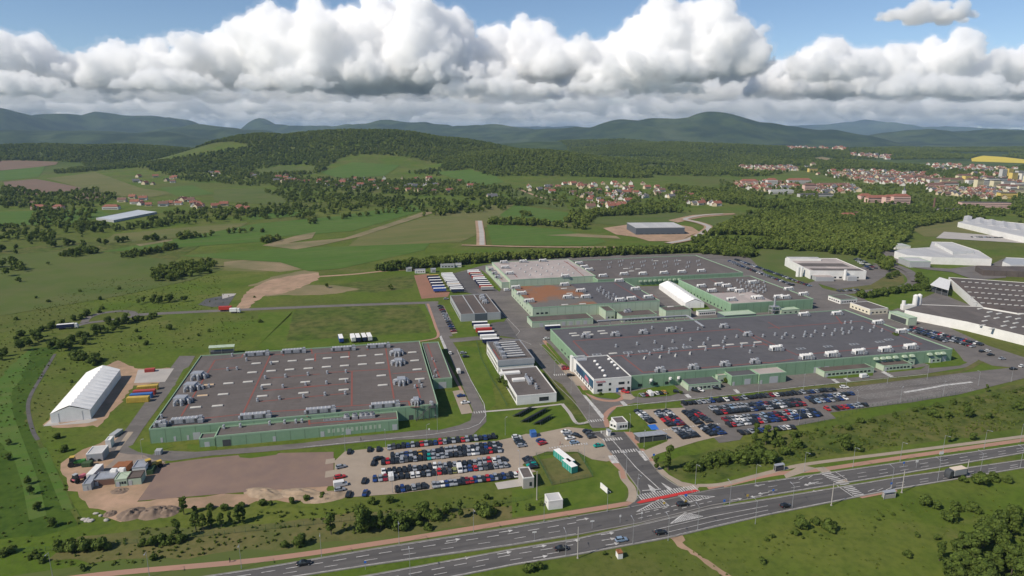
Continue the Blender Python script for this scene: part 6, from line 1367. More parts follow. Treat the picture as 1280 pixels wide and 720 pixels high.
for a, lb in ((z8(800, 165), 'white tipper lorry with a rusty load in the site yard, left one'), (z8(850, 160), 'white tipper lorry with a rusty load in the site yard, right one')):
    trailer(G(*a), AX - 1.75, RUST, RUST, lb, cab=MWHITE, L=4.6, name='tipper_lorry', cat='lorry')
container(q4(775, 118), q4(806, 116), 2, WALLG, 'small grey container on the bend before the left hall', name='skip', cat='skip')
hut('white_cabin', 'small white cabin on wheels beside the tent road', q4(525, 45), q4(552, 42), q4(530, 12), 3.4, MWHITE, MWHITE, 0, back=4, trim=MWHITE, door=False)
container(q4(575, 30), q4(618, 0), 1.5, WALLG, 'grey flat trailer beside the tent road', name='flat_trailer', cat='trailer')
sheet('concrete_strip', P(q4, (575, 92), (598, 90), (668, 0), (640, 0)), PAVE, 5)
# earth heaps
def heap(px, py, r, h, m, label, el=1.0):
    p = G(px, py); bm = bmesh.new(); n = 26; grid = [[None] * (n + 1) for _ in range(n + 1)]
    sd = random.random() * 50
    for i in range(n + 1):
        for j in range(n + 1):
            u, v = i / n * 2 - 1, j / n * 2 - 1; d = math.hypot(u, v)
            z = max(0, 1 - d) ** .8 * h * (.8 + .9 * float(vnoise(np.array(u * 4 + sd), np.array(v * 4 + sd), 3))) - .12
            grid[i][j] = bm.verts.new((u * r * el, v * r, z))
    for i in range(n):
        for j in range(n): bm.faces.new((grid[i][j], grid[i + 1][j], grid[i + 1][j + 1], grid[i][j + 1]))
    me = bpy.data.meshes.new('earth_heap'); bm.to_mesh(me); bm.free(); me.materials.append(m)
    o = bpy.data.objects.new('earth_heap', me); COL.objects.link(o); o.location = p; o.rotation_euler = (0, 0, random.uniform(-.3, .6)); tag(o, label, 'earth heap')
HEAP = mat('heap_soil', (.21, .155, .115), .95, (.15, .11, .085), .3, 6, bump=.3)
for x, y, r, h, el, lb in [(880, 440, 4.6, 2.0, 1.15, 'brown earth heap below the hardcore pad, the rounder left one'), (1025, 432, 4.8, 2.2, 1.2, 'wide brown earth heap with ridges below the hardcore pad'), (1125, 425, 4, 2.2, 1, 'brown earth heap at the right end of the heap row'), (800, 285, 3, .9, 1.3, 'low grey gravel heap before the site huts'), (735, 440, 2.4, 1.3, 1, 'small dark earth heap left of the heap row')]:
    heap(*z8(x, y), r, h, HEAP, lb, el)
for x, y, lb in [(345, 297 + 40, 'pale earth bank right of the ditch at the front of the hardcore pad'), (220, 320, 'long pale earth bank along the front of the hardcore pad'), (40, 320, 'pale earth bank further left along the hardcore pad')]:
    heap(*q6(x, y - 12), 4.2, 1.5, mat('pale_soil', (.36, .27, .19), .95, (.25, .19, .13), .3, 5, bump=.2), lb, 2.2)
for i, (x, y) in enumerate([(560, 480), (585, 478), (600, 492), (575, 492), (610, 484), (640, 440), (670, 455), (710, 485)]):
    p = G(*z8(x, y)); v, f = ICO[2]; q = v * np.array([random.uniform(.5, 1.1), random.uniform(.4, .8), random.uniform(.3, .6)]) * (1 + .25 * rng.random((len(v), 1)))
    me = bpy.data.meshes.new('boulder'); me.from_pydata(q.tolist(), [], f.tolist()); me.materials.append(CONC); o = bpy.data.objects.new('boulder', me); COL.objects.link(o); o.location = (p.x, p.y, .2); tag(o, 'pale boulder lying at the edge of the earth yard', 'boulder', 'boulders at the edge of the earth yard')
# fences of thin green mesh
FEN = mat('fence_green', (.035, .09, .045), .7)
def fence(px, label, h=1.8, step=3.0, m=None, rails=3):
    m = m or FEN; pts = [G(*p) for p in px]; t = thing('mesh_fence', label, 'fence', (pts[0].x, pts[0].y, 0)); o = pts[0]; po = MB(); ra = MB()
    for a, c in zip(pts, pts[1:]):
        n = max(1, int((c - a).length / step))
        for i in range(n): e = a.lerp(c, i / n) - o; po.tube((e.x, e.y, 0), (e.x, e.y, h), .05, .05, m, 4)
        for k in range(rails): z = h * (k + .8) / rails * .98; ra.tube(Vector((a.x - o.x, a.y - o.y, z)), Vector((c.x - o.x, c.y - o.y, z)), .022, .022, m, 4)
    po.build('posts', t); ra.build('wires', t)
fence([q8(120, 120), q8(200, 268), q8(405, 225), q8(330, 105), q8(120, 120)], 'green mesh fence round the straw lawn with the containers', rails=6)
fence([(0, 693), (100, 686), (200, 677), (320, 664), (450, 650), (560, 640), (655, 626), (700, 612)], 'thin dark mesh fence running through the front meadow strip', rails=4)
fence([z3(30, 150), z3(60, 260), z3(120, 380), z3(180, 480), z3(235, 580)], 'green mesh fence on the lawn left of the white office block', rails=6)
fence([z7(545, 75), z7(735, 55)], 'short green mesh fence beside the entrance street', rails=7)
fence([z5(205, 545), z5(460, 510), z5(660, 430), z5(1280, 340)], 'thin mesh fence along the front edge of the right car park', rails=3)
# small white kiosk on the roadside grass
hut('white_kiosk', 'tiny white meter house with a brown roof beside the lower carriageway', q8(530, 607), q8(556, 607), q8(530, 600), 2.0, WALLW, RUST, 0, back=2, door=False, trim=RUST)
# silos of the white plant
for i, (x, y) in enumerate([(732, 95), (751, 92)]):
    p = G(*r1(x, y)); t = thing('silo', ['white silo left of its twin beside the white plant', 'white silo right of its twin beside the white plant'][i], 'silo', p); mb = MB(); mb.tube((0, 0, 1), (0, 0, 9), 1.8, 1.8, MWHITE, 12); mb.build('barrel', t); mb = MB(); mb.tube((0, 0, 9), (0, 0, 10), 1.8, .3, MWHITE, 12); mb.build('cap', t); mb = MB(); mb.tube((0, 0, 0), (0, 0, 1), 1.2, 1.2, METAL, 8); mb.build('base', t)
p = G(*r1(675, 112)); mb = MB(); mb.box(0, 9, 0, 4, 0, 4, MWHITE); mb.tube((1, 2, 0), (1, 2, 7), 1.3, 1.3, MWHITE, 10); tag(mb.build('white_tank', loc=p), 'white tank block left of the twin silos', 'tank')
# site cabins behind the truck yard
for x, y, w, m, lb in [(375, 185, 95, WALLG, 'long grey site cabin behind the truck yard'), (475, 180, 40, WALLW, 'white site cabin behind the truck yard beside the long grey one'), (205, 220, 70, WALLW, 'white site cabin row behind the red yard'), (145, 208, 40, WALLG, 'grey site cabin farthest left behind the red yard'), (310, 215, 35, WALLG, 'small grey cabin between the cabin rows')]:
    hut('site_cabin', lb, s3(x, y - 18), s3(x + w, y - 22), s3(x, y - 24), 3.2, m, METAL, 4, back=5, trim=WALLG, rz=.1)
# concrete basin beside the north road
sheet('basin', P(q3, (990, 85), (1030, 55), (1110, 40), (1180, 28), (1140, 90), (1060, 95)), mat('wet_concrete', (.06, .06, .058), .6, (.10, .095, .085), .1, 4), 4); sheet('basin_wall', P(q3, (1110, 30), (1182, 28), (1172, 38), (1112, 55)), CONC, 5)
# two walkers
def person(px, py, label, shirt):
    p = G(px, py); me = bpy.data.meshes.new('person'); vs = [(0, 0, .95), (0, 0, 1.2), (0, 0, 1.45), (0, 0, 1.58), (.02, 0, 1.72), (0, .1, .9), (.12, .1, .48), (-.02, .1, .05), (0, -.1, .9), (-.05, -.1, .48), (-.22, -.1, .06), (0, .2, 1.42), (-.05, .27, 1.15), (.08, .27, .92), (0, -.2, 1.42), (.05, -.27, 1.15), (.18, -.25, .95), (.12, .1, .03), (-.1, -.1, .03)]
    es = [(0, 1), (1, 2), (2, 3), (3, 4), (0, 5), (5, 6), (6, 7), (0, 8), (8, 9), (9, 10), (2, 11), (11, 12), (12, 13), (2, 14), (14, 15), (15, 16), (7, 17), (10, 18)]
    me.from_pydata(vs, es, []); o = bpy.data.objects.new('person', me); COL.objects.link(o); o.location = (p.x, p.y, .04); me.materials.append(shirt)
    m = o.modifiers.new('s', 'SKIN'); rad = [.15, .16, .17, .06, .11, .1, .08, .05, .1, .08, .05, .07, .05, .04, .07, .05, .04, .045, .045]
    for v, r in zip(me.skin_vertices[0].data, rad): v.radius = (r, r)
    me.skin_vertices[0].data[0].use_root = True; o.modifiers.new('u', 'SUBSURF').levels = 1; tag(o, label, 'person')
person(*q4(1150, 652), 'person in dark clothes walking on the pink cycle path', mat('dark_cloth', (.03, .03, .035), .9)); person(*q8(240, 66), 'person in reddish clothes walking across the small car bay', mat('red_cloth', (.25, .08, .06), .9)); person(*z6(380, 165), 'person in dark clothes on the road before the left hall', mat('dark_cloth', (.03, .03, .035), .9))
# ------------------------------------------------------------------ trees, bushes, woods, villages
def leafmat(nm, c, c2):
    m = mat(nm, c, .75, c2, .9, 3, spec=.12); nt = m.node_tree; b = nt.nodes['Principled BSDF']; out = nt.nodes['Material Output']
    t = nt.nodes.new('ShaderNodeBsdfTranslucent'); mx = nt.nodes.new('ShaderNodeMixShader'); mx.inputs[0].default_value = .35
    nt.links.new(b.inputs['Base Color'].links[0].from_socket, t.inputs[0]); nt.links.new(b.outputs[0], mx.inputs[1]); nt.links.new(t.outputs[0], mx.inputs[2]); nt.links.new(mx.outputs[0], out.inputs[0])
    return m
LEAF = [leafmat('leaf_mid', (.088, .134, .024), (.118, .158, .034)), leafmat('leaf_dark', (.058, .094, .019), (.078, .112, .024)), leafmat('leaf_light', (.140, .182, .036), (.105, .150, .030))]
LEAFF = [leafmat('wood_leaf_mid', (.125, .172, .030), (.160, .200, .042)), leafmat('wood_leaf_dark', (.084, .122, .024), (.108, .146, .032)), leafmat('wood_leaf_light', (.190, .225, .046), (.155, .196, .040))]
BARK = mat('bark', (.07, .055, .042), .9, (.10, .085, .07), 3, 3)
def crown(n, R, Hc, zc, seed, leaf=.55, lobes=7, mix=(.55, .3, .15), cone=0.0, squash=1.0, leaves=None, rough=.34):
    """n leaf clumps spread through several uneven lobes"""
    r_ = np.random.default_rng(seed); L = []
    for i in range(lobes):
        a = r_.uniform(0, 6.283); d = R * r_.uniform(.15, .62); zz = zc + Hc * r_.uniform(-.36, .36); s = R * r_.uniform(.35, .6)
        if cone: d *= 1 - cone * (zz - (zc - Hc / 2)) / Hc; s *= 1 - .6 * cone * (zz - (zc - Hc / 2)) / Hc
        L.append((d * math.cos(a), d * math.sin(a), zz, s))
    L.append((0, 0, zc + Hc * .30, R * .45))
    V, Fs, MI = [], [], []
    for i in range(n):
        cx, cy, cz, s = L[r_.integers(len(L))]; v = r_.normal(size=3); v /= np.linalg.norm(v); rad = s * r_.uniform(.55, 1.05) ; p = np.array([cx, cy, cz]) + v * rad * np.array([1, 1, .85 * squash])
        if p[2] < .15: p[2] = .15 + r_.random() * .3
        nrm = v + r_.normal(size=3) * rough; nrm /= np.linalg.norm(nrm); t = np.cross(nrm, r_.normal(size=3)); t /= np.linalg.norm(t); b = np.cross(nrm, t); sz = leaf * r_.uniform(.6, 1.4)
        o = len(V)
        for ca, sa in ((1, 0), (.25, .8), (-.8, .55), (-.7, -.6), (.35, -.9)): V.append(tuple(p + (t * ca + b * sa) * sz * r_.uniform(.75, 1.2) + nrm * r_.normal() * .12 * sz))
        Fs.append((o, o + 1, o + 2, o + 3, o + 4)); MI.append(int(r_.choice(3, p=mix)))
    me = bpy.data.meshes.new('crown'); me.from_pydata(V, [], Fs)
    for m in (leaves or LEAF): me.materials.append(m)
    me.polygons.foreach_set('material_index', MI); me.update()
    return me
def trunk_mesh(h, r, seed, crownR):
    r_ = random.Random(seed); b = MB(); p = Vector((0, 0, 0)); q = Vector((r_.uniform(-.15, .15), r_.uniform(-.15, .15), h * .55)); e = Vector((r_.uniform(-.3, .3), r_.uniform(-.3, .3), h))
    b.tube(p, q, r, r * .7, BARK, 7); b.tube(q, e, r * .7, r * .25, BARK, 6)
    for k in range(5): a = r_.uniform(0, 6.28); z = q.lerp(e, r_.random() * .6); b.tube(z, z + Vector((math.cos(a) * crownR * .6, math.sin(a) * crownR * .6, crownR * .5)), r * .35, r * .1, BARK, 5)
    return b.mesh('trunk')
TREE = [(crown(1500, 3.6, 6.2, 4.9, 50 + i, .40, 9), trunk_mesh(5.5, .22, i, 3)) for i in range(4)]
TALL = [(crown(1300, 2.3, 8.5, 5.6, 60 + i, .36, 9, cone=.5), trunk_mesh(8, .2, 10 + i, 2)) for i in range(3)]
BUSH = [(crown(800, 2.0, 2.2, 1.3, 70 + i, .27, 8, (.5, .2, .3)), trunk_mesh(1.2, .08, 20 + i, 1)) for i in range(4)]
DARKB = [(crown(800, 2.0, 2.4, 1.3, 80 + i, .27, 7, (.55, .25, .2)), trunk_mesh(1.2, .08, 30 + i, 1)) for i in range(3)]
KINDS = {'tree': TREE, 'tall': TALL, 'bush': BUSH, 'dark': DARKB}
def tree(px, py, kind, s, label, group=None, pos=None):
    c, t = random.choice(KINDS[kind]); p = pos if pos is not None else (GT(px, py) if py < 316 else G(px, py))
    r = thing({'tree': 'leafy_tree', 'tall': 'slender_tree', 'bush': 'green_bush', 'dark': 'dark_bush'}[kind], label, 'tree' if kind in ('tree', 'tall') else 'bush', (p.x, p.y, p.z - .05), random.uniform(0, 6.28), group)
    r.scale = (s * random.uniform(.9, 1.15), s * random.uniform(.9, 1.15), s)
    for n, me in (('crown', c), ('trunk', t)):
        o = bpy.data.objects.new(n, me); COL.objects.link(o); o.parent = r
def cluster(pts, kind, label, group, s=(0.8, 1.2)):
    for p in pts: tree(*p, kind, random.uniform(*s), label, group)
# the front meadow strip, left to right
S = 'bushes of the front meadow strip'
one = [(835, 588, 'tall', 1.15, 'single dense tree on the corner right of the entrance street'), (1119, 432, 'tree', 1.0, 'round tree beside the white wall near the far right approach road'), (230, 643, 'tall', .75, 'pointed young tree beside the earth heaps'), (203, 680, 'bush', 1.4, 'bright round bush at the left of the front strip'), (222, 674, 'tall', .8, 'upright young tree left of the front strip fence'), (103, 712, 'dark', .7, 'small dark bush on the verge at the lower left'),
       (192, 700, 'dark', .8, 'dark bush behind the second street lamp on the verge'), (414, 668, 'tall', .9, 'upright bright young tree left of the front thicket'), (376, 682, 'dark', 1.5, 'dark spreading bush left of the front thicket'), (356, 684, 'bush', .9, 'bush left of the dark spreading bush'), (453, 663, 'tree', 1.05, 'broad bright tree at the left end of the front thicket'), (476, 662, 'tall', .8, 'slender light tree inside the front thicket'), (503, 660, 'bush', 1.9, 'big bright bush in the middle of the front thicket'), (534, 662, 'bush', 1.0, 'low bush below the front thicket'),
       (530, 646, 'tree', .72, 'dark leafy tree at the right end of the front thicket'), (520, 655, 'dark', 1.4, 'dark bush under the right end of the front thicket'), (575, 648, 'tall', .8, 'slender tree on the strip below the beige car park'), (605, 646, 'bush', 1.7, 'round bush on the strip below the concrete slab'), (612, 643, 'dark', 1.3, 'dark bush beside the round bush below the slab'), (558, 640, 'bush', 1.2, 'light bush below the front car row'), (545, 648, 'bush', 1.5, 'wide bush right of the front thicket'), (487, 628, 'dark', 1.0, 'dark bush just below the front left car group'), (465, 630, 'bush', .9, 'small bush below the front left corner of the car park'),
       (608, 624, 'dark', .8, 'small dark bush below the front car row near its right end'), (619, 632, 'dark', .7, 'small dark bush above the round bush'), (660, 637, 'dark', .9, 'dark bush on the lawn left of the white shelter cabin'), (609, 645, 'dark', .9, 'low dark bush at the fence below the slab'), (677, 632, 'dark', .6, 'tiny dark bush beside the white shelter cabin'),
       (1055, 562, 'tree', .9, 'broad bright tree above the right cycle path'), (1073, 563, 'bush', 1.3, 'bush right of the broad bright tree above the cycle path'), (996, 560, 'bush', 1.8, 'bright bush left above the right cycle path'), (980, 568, 'bush', 1.5, 'bush beside the bus shelter on the cycle path'), (1010, 570, 'dark', 1.3, 'dark bush behind the right cycle path'), (1186, 553, 'tall', .7, 'dark slender tree at the right cycle path'), (1216, 550, 'dark', 1.2, 'dark bush at the right cycle path near the edge'), (1167, 505 + 16, 'bush', 1.4, 'bush on the slope below the empty car bays'), (1209, 521, 'tree', .7, 'rounded tree on the slope below the empty car bays'), (1236, 523, 'dark', 1.1, 'dark bush right of the rounded slope tree'), (1272, 512, 'bush', 1.4, 'bush on the slope at the right edge'), (1233, 490, 'tall', .45, 'small pointed tree at the front edge of the empty bays'), (1184, 522, 'dark', 1.2, 'brown green bush left of the rounded slope tree'),
       (1000, 660, 'bush', 1.5, 'bush cluster centre on the meadow below the lower carriageway'), (1034, 662, 'bush', 1.6, 'round bright bush on the meadow below the lower carriageway'), (1020, 655, 'dark', 1.0, 'dark bush between meadow bushes below the lower carriageway'), (1185, 651, 'bush', 1.5, 'bright bush in the right meadow'), (1193, 637, 'bush', 1.3, 'small bright bush left in the right meadow group'), (1216, 640, 'bush', 1.5, 'bush right in the right meadow group'), (1225, 605, 'bush', 1.8, 'large bush beside the lower carriageway at the right'), (1241, 600, 'bush', 1.3, 'bush right of the large roadside bush'), (1261, 604, 'dark', 1.0, 'dark bush at the right edge beside the road'), (1158, 632, 'bush', 1.5, 'bush left of the right meadow group'), (1169, 635, 'dark', 1.2, 'dark bush below the left meadow bush'), (1204, 602, 'bush', .9, 'small bush behind the box lorry'), (1174, 701, 'tall', .75, 'dark slender tree at the left of the corner grove'), (1145, 670, 'dark', .6, 'low dark bush in the middle of the right meadow'), (1170, 675, 'dark', .7, 'low dark bush near the corner grove'), (952, 703, 'dark', .7, 'dark bush beside the dirt track'), (660, 714, 'bush', 1.0, 'bush at the bottom edge left of the meter house'), (673, 711, 'dark', .9, 'dark bush at the bottom edge beside another bush'), (1134, 696, 'bush', .8, 'small bush left of the corner grove'), (994, 668, 'dark', .8, 'brown bush on the lower meadow'), (755, 694, 'dark', .5, 'tiny dark bush beside the roadside kerb'),
       (820, 588, 'tall', .7, 'slim tree right behind the single dense tree'), (944, 552, 'tall', .9, 'slender light tree in front of the front parking row'), (957, 556, 'tall', 1.0, 'taller light tree in front of the front parking row'), (968, 553, 'tall', .75, 'third light tree in front of the front parking row'), (633, 486, 'tree', .6, 'rounded tree beside the white office courtyard'), (628, 478, 'dark', 1.7, 'dark shrub against the white office wall'), (640, 488, 'dark', 1.5, 'dark shrub nearest the corner of the white office'), (851, 492 - 0, 'dark', .6, 'small shrub left of the flat green annex'), (751, 494, 'dark', .6, 'small round shrub before the white office corner'), (905, 478, 'bush', 1.3, 'shrub beside the link building')]
for x, y, k, s, lb in one: tree(x, y, k, s * .98, lb)
thick = lambda n, x0, y0, x1, y1, w, kind, lb, gr, s: cluster([(x0 + (x1 - x0) * t + random.uniform(-w, w), y0 + (y1 - y0) * t + random.uniform(-w * .4, w * .4)) for t in np.linspace(0, 1, n)], kind, lb, gr, s)
thick(10, 75, 690, 125, 686, 4, 'bush', 'green bush in the thicket at the lower left of the fence', 'bushes at the lower left of the fence', (.9, 1.6))
thick(5, 180, 682, 230, 676, 3, 'bush', 'green bush in the low thicket below the earth heaps', 'bushes below the earth heaps', (.8, 1.4))
thick(7, 246, 664, 305, 652, 3, 'tall', 'slim young tree in the row below the hardcore pad', 'young trees below the hardcore pad', (.55, .85))
thick(9, 245, 640, 400, 622, 6, 'dark', 'low dark bush at the foot of the pale earth bank', 'low bushes at the earth bank', (.5, .9))
thick(12, 455, 660, 535, 648, 4, 'bush', 'tall bush crowded in the front thicket', 'bushes of the front thicket', (1.1, 1.8))
thick(7, 0, 690, 60, 700, 10, 'bush', 'low bush on the mown bank at the lower left', 'low bushes on the mown bank', (.5, .9))
thick(6, 10, 560, 60, 660, 14, 'tree', 'small tree with a long shadow on the mown bank', 'small trees on the mown bank', (.32, .45))
thick(7, 5, 450, 55, 420, 8, 'tree', 'tree in the dark clump at the left edge above the bank', 'trees at the left edge above the bank', (.6, 1.0))
thick(26, 70, 440, 160, 402, 9, 'tree', 'leafy tree in the belt between the white tent and the roundabout', 'trees between tent and roundabout', (.45, .85))
thick(14, 95, 445, 125, 455, 8, 'bush', 'bush in the belt behind the white tent', 'bushes behind the white tent', (1, 2))
thick(12, 20, 425, 130, 388, 4, 'dark', 'dark bush along the hedge left of the roundabout', 'bushes along the left hedge', (1.0, 1.7))
thick(10, 175, 380, 230, 376, 4, 'tree', 'leafy tree in the clump beside the concrete basin', 'trees beside the basin', (.5, .85))
thick(9, 140, 405, 190, 398, 6, 'bush', 'bush on the meadow below the roundabout', 'bushes below the roundabout', (1.0, 1.6))
for x, y, s in [(262, 415, .7), (184, 431, .9), (171, 415, .8), (325, 403, .8), (80, 463, .5), (90, 478, .5), (110, 420, .8), (212, 412, 1.2), (248, 420, .6), (236, 424, .4), (318, 372, .5), (105, 430, 1), (72, 548, .8), (82, 564, .9), (175, 424, .7), (60, 378, .8), (45, 373, .7), (100, 365, .8), (150, 362, .8), (20, 400, .8), (125, 375, 1)]:
    tree(x, y, 'dark', s * 1.15, 'single dark bush on the meadow around the white tent and north road', 'single bushes of the north meadow')
thick(8, 862, 590, 900, 575, 7, 'bush', 'bush on the slope right of the entrance street', 'bushes right of the entrance', (.9, 1.7))
thick(22, 880, 585, 1000, 545, 10, 'bush', 'bush on the green slope before the right car park', 'bushes on the slope before the right car park', (.7, 1.5))
thick(12, 900, 578, 970, 575, 6, 'dark', 'dark bush on the slope above the footpath', 'dark bushes above the footpath', (1.0, 1.8))
thick(24, 1010, 545, 1270, 490, 14, 'bush', 'low bush on the long slope under the empty car bays', 'low bushes on the long slope', (.5, 1.1))
thick(14, 960, 670, 1180, 640, 22, 'dark', 'tiny dark bush scattered on the lower right meadow', 'tiny bushes on the lower right meadow', (.25, .5))
GR = 'trees of the lower right grove'
for i in range(85):
    x = random.uniform(1190, 1330); y0 = np.interp(x, [1190, 1215, 1250, 1330], [705, 680, 655, 640]); y = random.uniform(y0, 790)
    tree(x, y, random.choice(['tree', 'tree', 'tall']), random.uniform(.75, 1.1), 'leafy tree in the dense grove at the lower right corner', GR)
thick(20, s5(555, 330)[0], s5(555, 330)[1], s5(830, 285)[0], s5(830, 285)[1], 3, 'bush', 'bush on the grass bank below the oval road', 'bushes below the oval road', (1.5, 2.4))
thick(9, s5(800, 250)[0], s5(800, 250)[1], s5(860, 300)[0], s5(860, 300)[1], 4, 'tree', 'leafy tree beside the skylit plant yard', 'trees beside the skylit plant', (.7, 1.1))
thick(3, s5(680, 245)[0], s5(680, 245)[1], s5(715, 230)[0], s5(715, 230)[1], 1, 'tree', 'tree on the dry verge inside the oval road', 'trees on the dry verge', (.6, .8))

# ---- woods: one body each, leaf clump trees set through the ground they cover
def far_crown(seed, n=110):
    return crown(n, 4.2, 7.0, 5.0, seed, 1.25, 6, [(.2, .8, 0), (.5, .5, 0), (.75, .2, .05), (.6, .1, .3), (.3, .05, .65)][seed % 5], leaves=LEAFF)
WC = bpy.data.collections.new('wood_trees')        # not linked to the scene: only a store of tree shapes
for i in range(5):
    me = far_crown(200 + i); WC.objects.link(bpy.data.objects.new('wood_tree', me))
def in_poly(x, y, poly):
    n = len(poly); c = np.zeros(len(x), bool); j = n - 1
    for i in range(n):
        xi, yi = poly[i]; xj, yj = poly[j]
        m = ((yi > y) != (yj > y)) & (x < (xj - xi) * (y - yi) / (yj - yi + 1e-12) + xi); c ^= m; j = i
    return c
def gn_group():
    ng = bpy.data.node_groups.new('set_trees', 'GeometryNodeTree')
    ng.interface.new_socket('Geometry', in_out='INPUT', socket_type='NodeSocketGeometry'); ng.interface.new_socket('Geometry', in_out='OUTPUT', socket_type='NodeSocketGeometry')
    N, L = ng.nodes, ng.links; i = N.new('NodeGroupInput'); o = N.new('NodeGroupOutput')
    ip = N.new('GeometryNodeInstanceOnPoints'); ci = N.new('GeometryNodeCollectionInfo'); ci.inputs[0].default_value = WC; ci.inputs['Separate Children'].default_value = True; ci.inputs['Reset Children'].default_value = True
    ip.inputs['Pick Instance'].default_value = True
    sc = N.new('GeometryNodeInputNamedAttribute'); sc.data_type = 'FLOAT'; sc.inputs[0].default_value = 'size'
    rv = N.new('FunctionNodeRandomValue'); rv.data_type = 'FLOAT_VECTOR'; rv.inputs[0].default_value = (0, 0, 0); rv.inputs[1].default_value = (.15, .15, 6.28)
    cx = N.new('ShaderNodeCombineXYZ')
    L.new(i.outputs[0], ip.inputs['Points']); L.new(ci.outputs[0], ip.inputs['Instance']); L.new(rv.outputs[0], ip.inputs['Rotation'])
    L.new(sc.outputs[0], ip.inputs['Scale'])
    kd = N.new('GeometryNodeInputNamedAttribute'); kd.data_type = 'INT'; kd.inputs[0].default_value = 'kind'; L.new(kd.outputs[0], ip.inputs['Instance Index'])
    L.new(ip.outputs[0], o.inputs[0])
    return ng
NG = gn_group()
def set_kind(me, P_):
    q = np.array(P_); n = vnoise(q[:, 0] / 130, q[:, 1] / 130, 21) + .6 * vnoise(q[:, 0] / 45, q[:, 1] / 45, 22) + rng.normal(0, .22, len(q))
    kd = np.clip(np.digitize(n, [-.32, -.1, .1, .32]), 0, 4).astype(np.int32)
    if me.name.startswith('tall_weeds'): kd = rng.integers(2, 5, len(q)).astype(np.int32)
    a = me.attributes.new('kind', 'INT', 'POINT'); a.data.foreach_set('value', kd)
EXCL = [[(q.x, q.y) for q in (GT(*p) for p in ((108, 279), (150, 287), (212, 268), (205, 256), (165, 257), (120, 268)))]]
def wood(name, label, polys, spacing, size, cat='wood', thin=1.0):
    """polys: outlines on the ground measured in the photo; trees every `spacing` metres inside them"""
    P_ = []; S_ = []
    for px in polys:
        w = [GT(*p) for p in px]; w2 = [(p.x, p.y) for p in w]; xs = [p[0] for p in w2]; ys = [p[1] for p in w2]
        sp = spacing
        n = int((max(xs) - min(xs)) * (max(ys) - min(ys)) / sp ** 2 * thin); n = min(n, 400000)
        x = rng.uniform(min(xs), max(xs), n); y = rng.uniform(min(ys), max(ys), n)
        k = in_poly(x, y, w2); x, y = x[k], y[k]
        
        for e_ in EXCL: k = ~in_poly(x, y, e_); x, y = x[k], y[k]
        k = vnoise(x / 75, y / 75, 31) > (-.20 if name == 'valley_wood' else -.6); x, y = x[k], y[k]
        d = vnoise(x / 60, y / 60, 9); k = d > -0.5 + .30 * (1 - thin); x, y = x[k], y[k]
        for a, b in zip(x, y): P_.append((a, b, zt(a, b) - .4))
        S_ += list(size * rng.uniform(.65, 1.25, len(x)))
    me = bpy.data.meshes.new(name); me.from_pydata(P_, [], []); at = me.attributes.new('size', 'FLOAT', 'POINT'); at.data.foreach_set('value', S_); set_kind(me, P_)
    o = bpy.data.objects.new(name, me); COL.objects.link(o); o.modifiers.new('trees', 'NODES').node_group = NG
    print(name, len(P_)); return tag(o, label, cat, kind='stuff')
wood('tree_belt', 'belt of dense green trees behind the truck yard and the back halls', [[(470, 338), (520, 331), (600, 324.5), (700, 319), (840, 313.5), (905, 311), (950, 319), (935, 323), (900, 319), (860, 316), (720, 322), (640, 325.5), (560, 333), (480, 340)]], 3.0, .85)
wood('valley_wood', 'broad green wood filling the valley right of the lone warehouse', [[(900, 316), (862, 302), (905, 284), (920, 276), (960, 270), (1060, 266), (1140, 272), (1210, 268), (1205, 274), (1140, 286), (1135, 300), (1112, 316), (1085, 314), (1050, 319), (985, 313), (940, 312)]], 4.8, .9)
wood('valley_wood', 'wooded belts on the valley floor between the housing estates', [P(s7, (420, 330), (440, 300), (560, 285), (700, 270), (880, 262), (1020, 290), (860, 292), (700, 302), (560, 310), (520, 340)), [(880, 262), (950, 252), (1050, 258), (1130, 262), (1250, 258), (1300, 262), (1300, 268), (1200, 268), (1060, 266), (940, 270)], [(830, 232), (900, 240), (960, 246), (940, 254), (880, 258), (850, 250)],
     P(s6, (1010, 318), (1100, 300), (1400, 310), (1400, 345), (1280, 340), (1130, 318)), [(1060, 320), (1090, 300), (1110, 303), (1100, 322)], P(s7, (150, 290), (220, 275), (290, 290), (280, 305), (190, 310)), P(s7, (85, 330), (300, 330), (420, 350), (520, 350), (520, 362), (300, 345), (100, 342)), P(s7, (0, 235), (200, 240), (330, 252), (330, 262), (0, 256)), [(1050, 318), (1090, 312), (1110, 325), (1120, 340), (1105, 345), (1095, 325)]], 7.2, 1.0)
def wood_points(name, label, pts, size, cat='wood'):
    me = bpy.data.meshes.new(name); me.from_pydata(pts, [], []); at = me.attributes.new('size', 'FLOAT', 'POINT'); at.data.foreach_set('value', list(size * rng.uniform(.7, 1.3, len(pts)))); set_kind(me, pts)
    o = bpy.data.objects.new(name, me); COL.objects.link(o); o.modifiers.new('trees', 'NODES').node_group = NG; print(name, len(pts)); return tag(o, label, cat, kind='stuff')
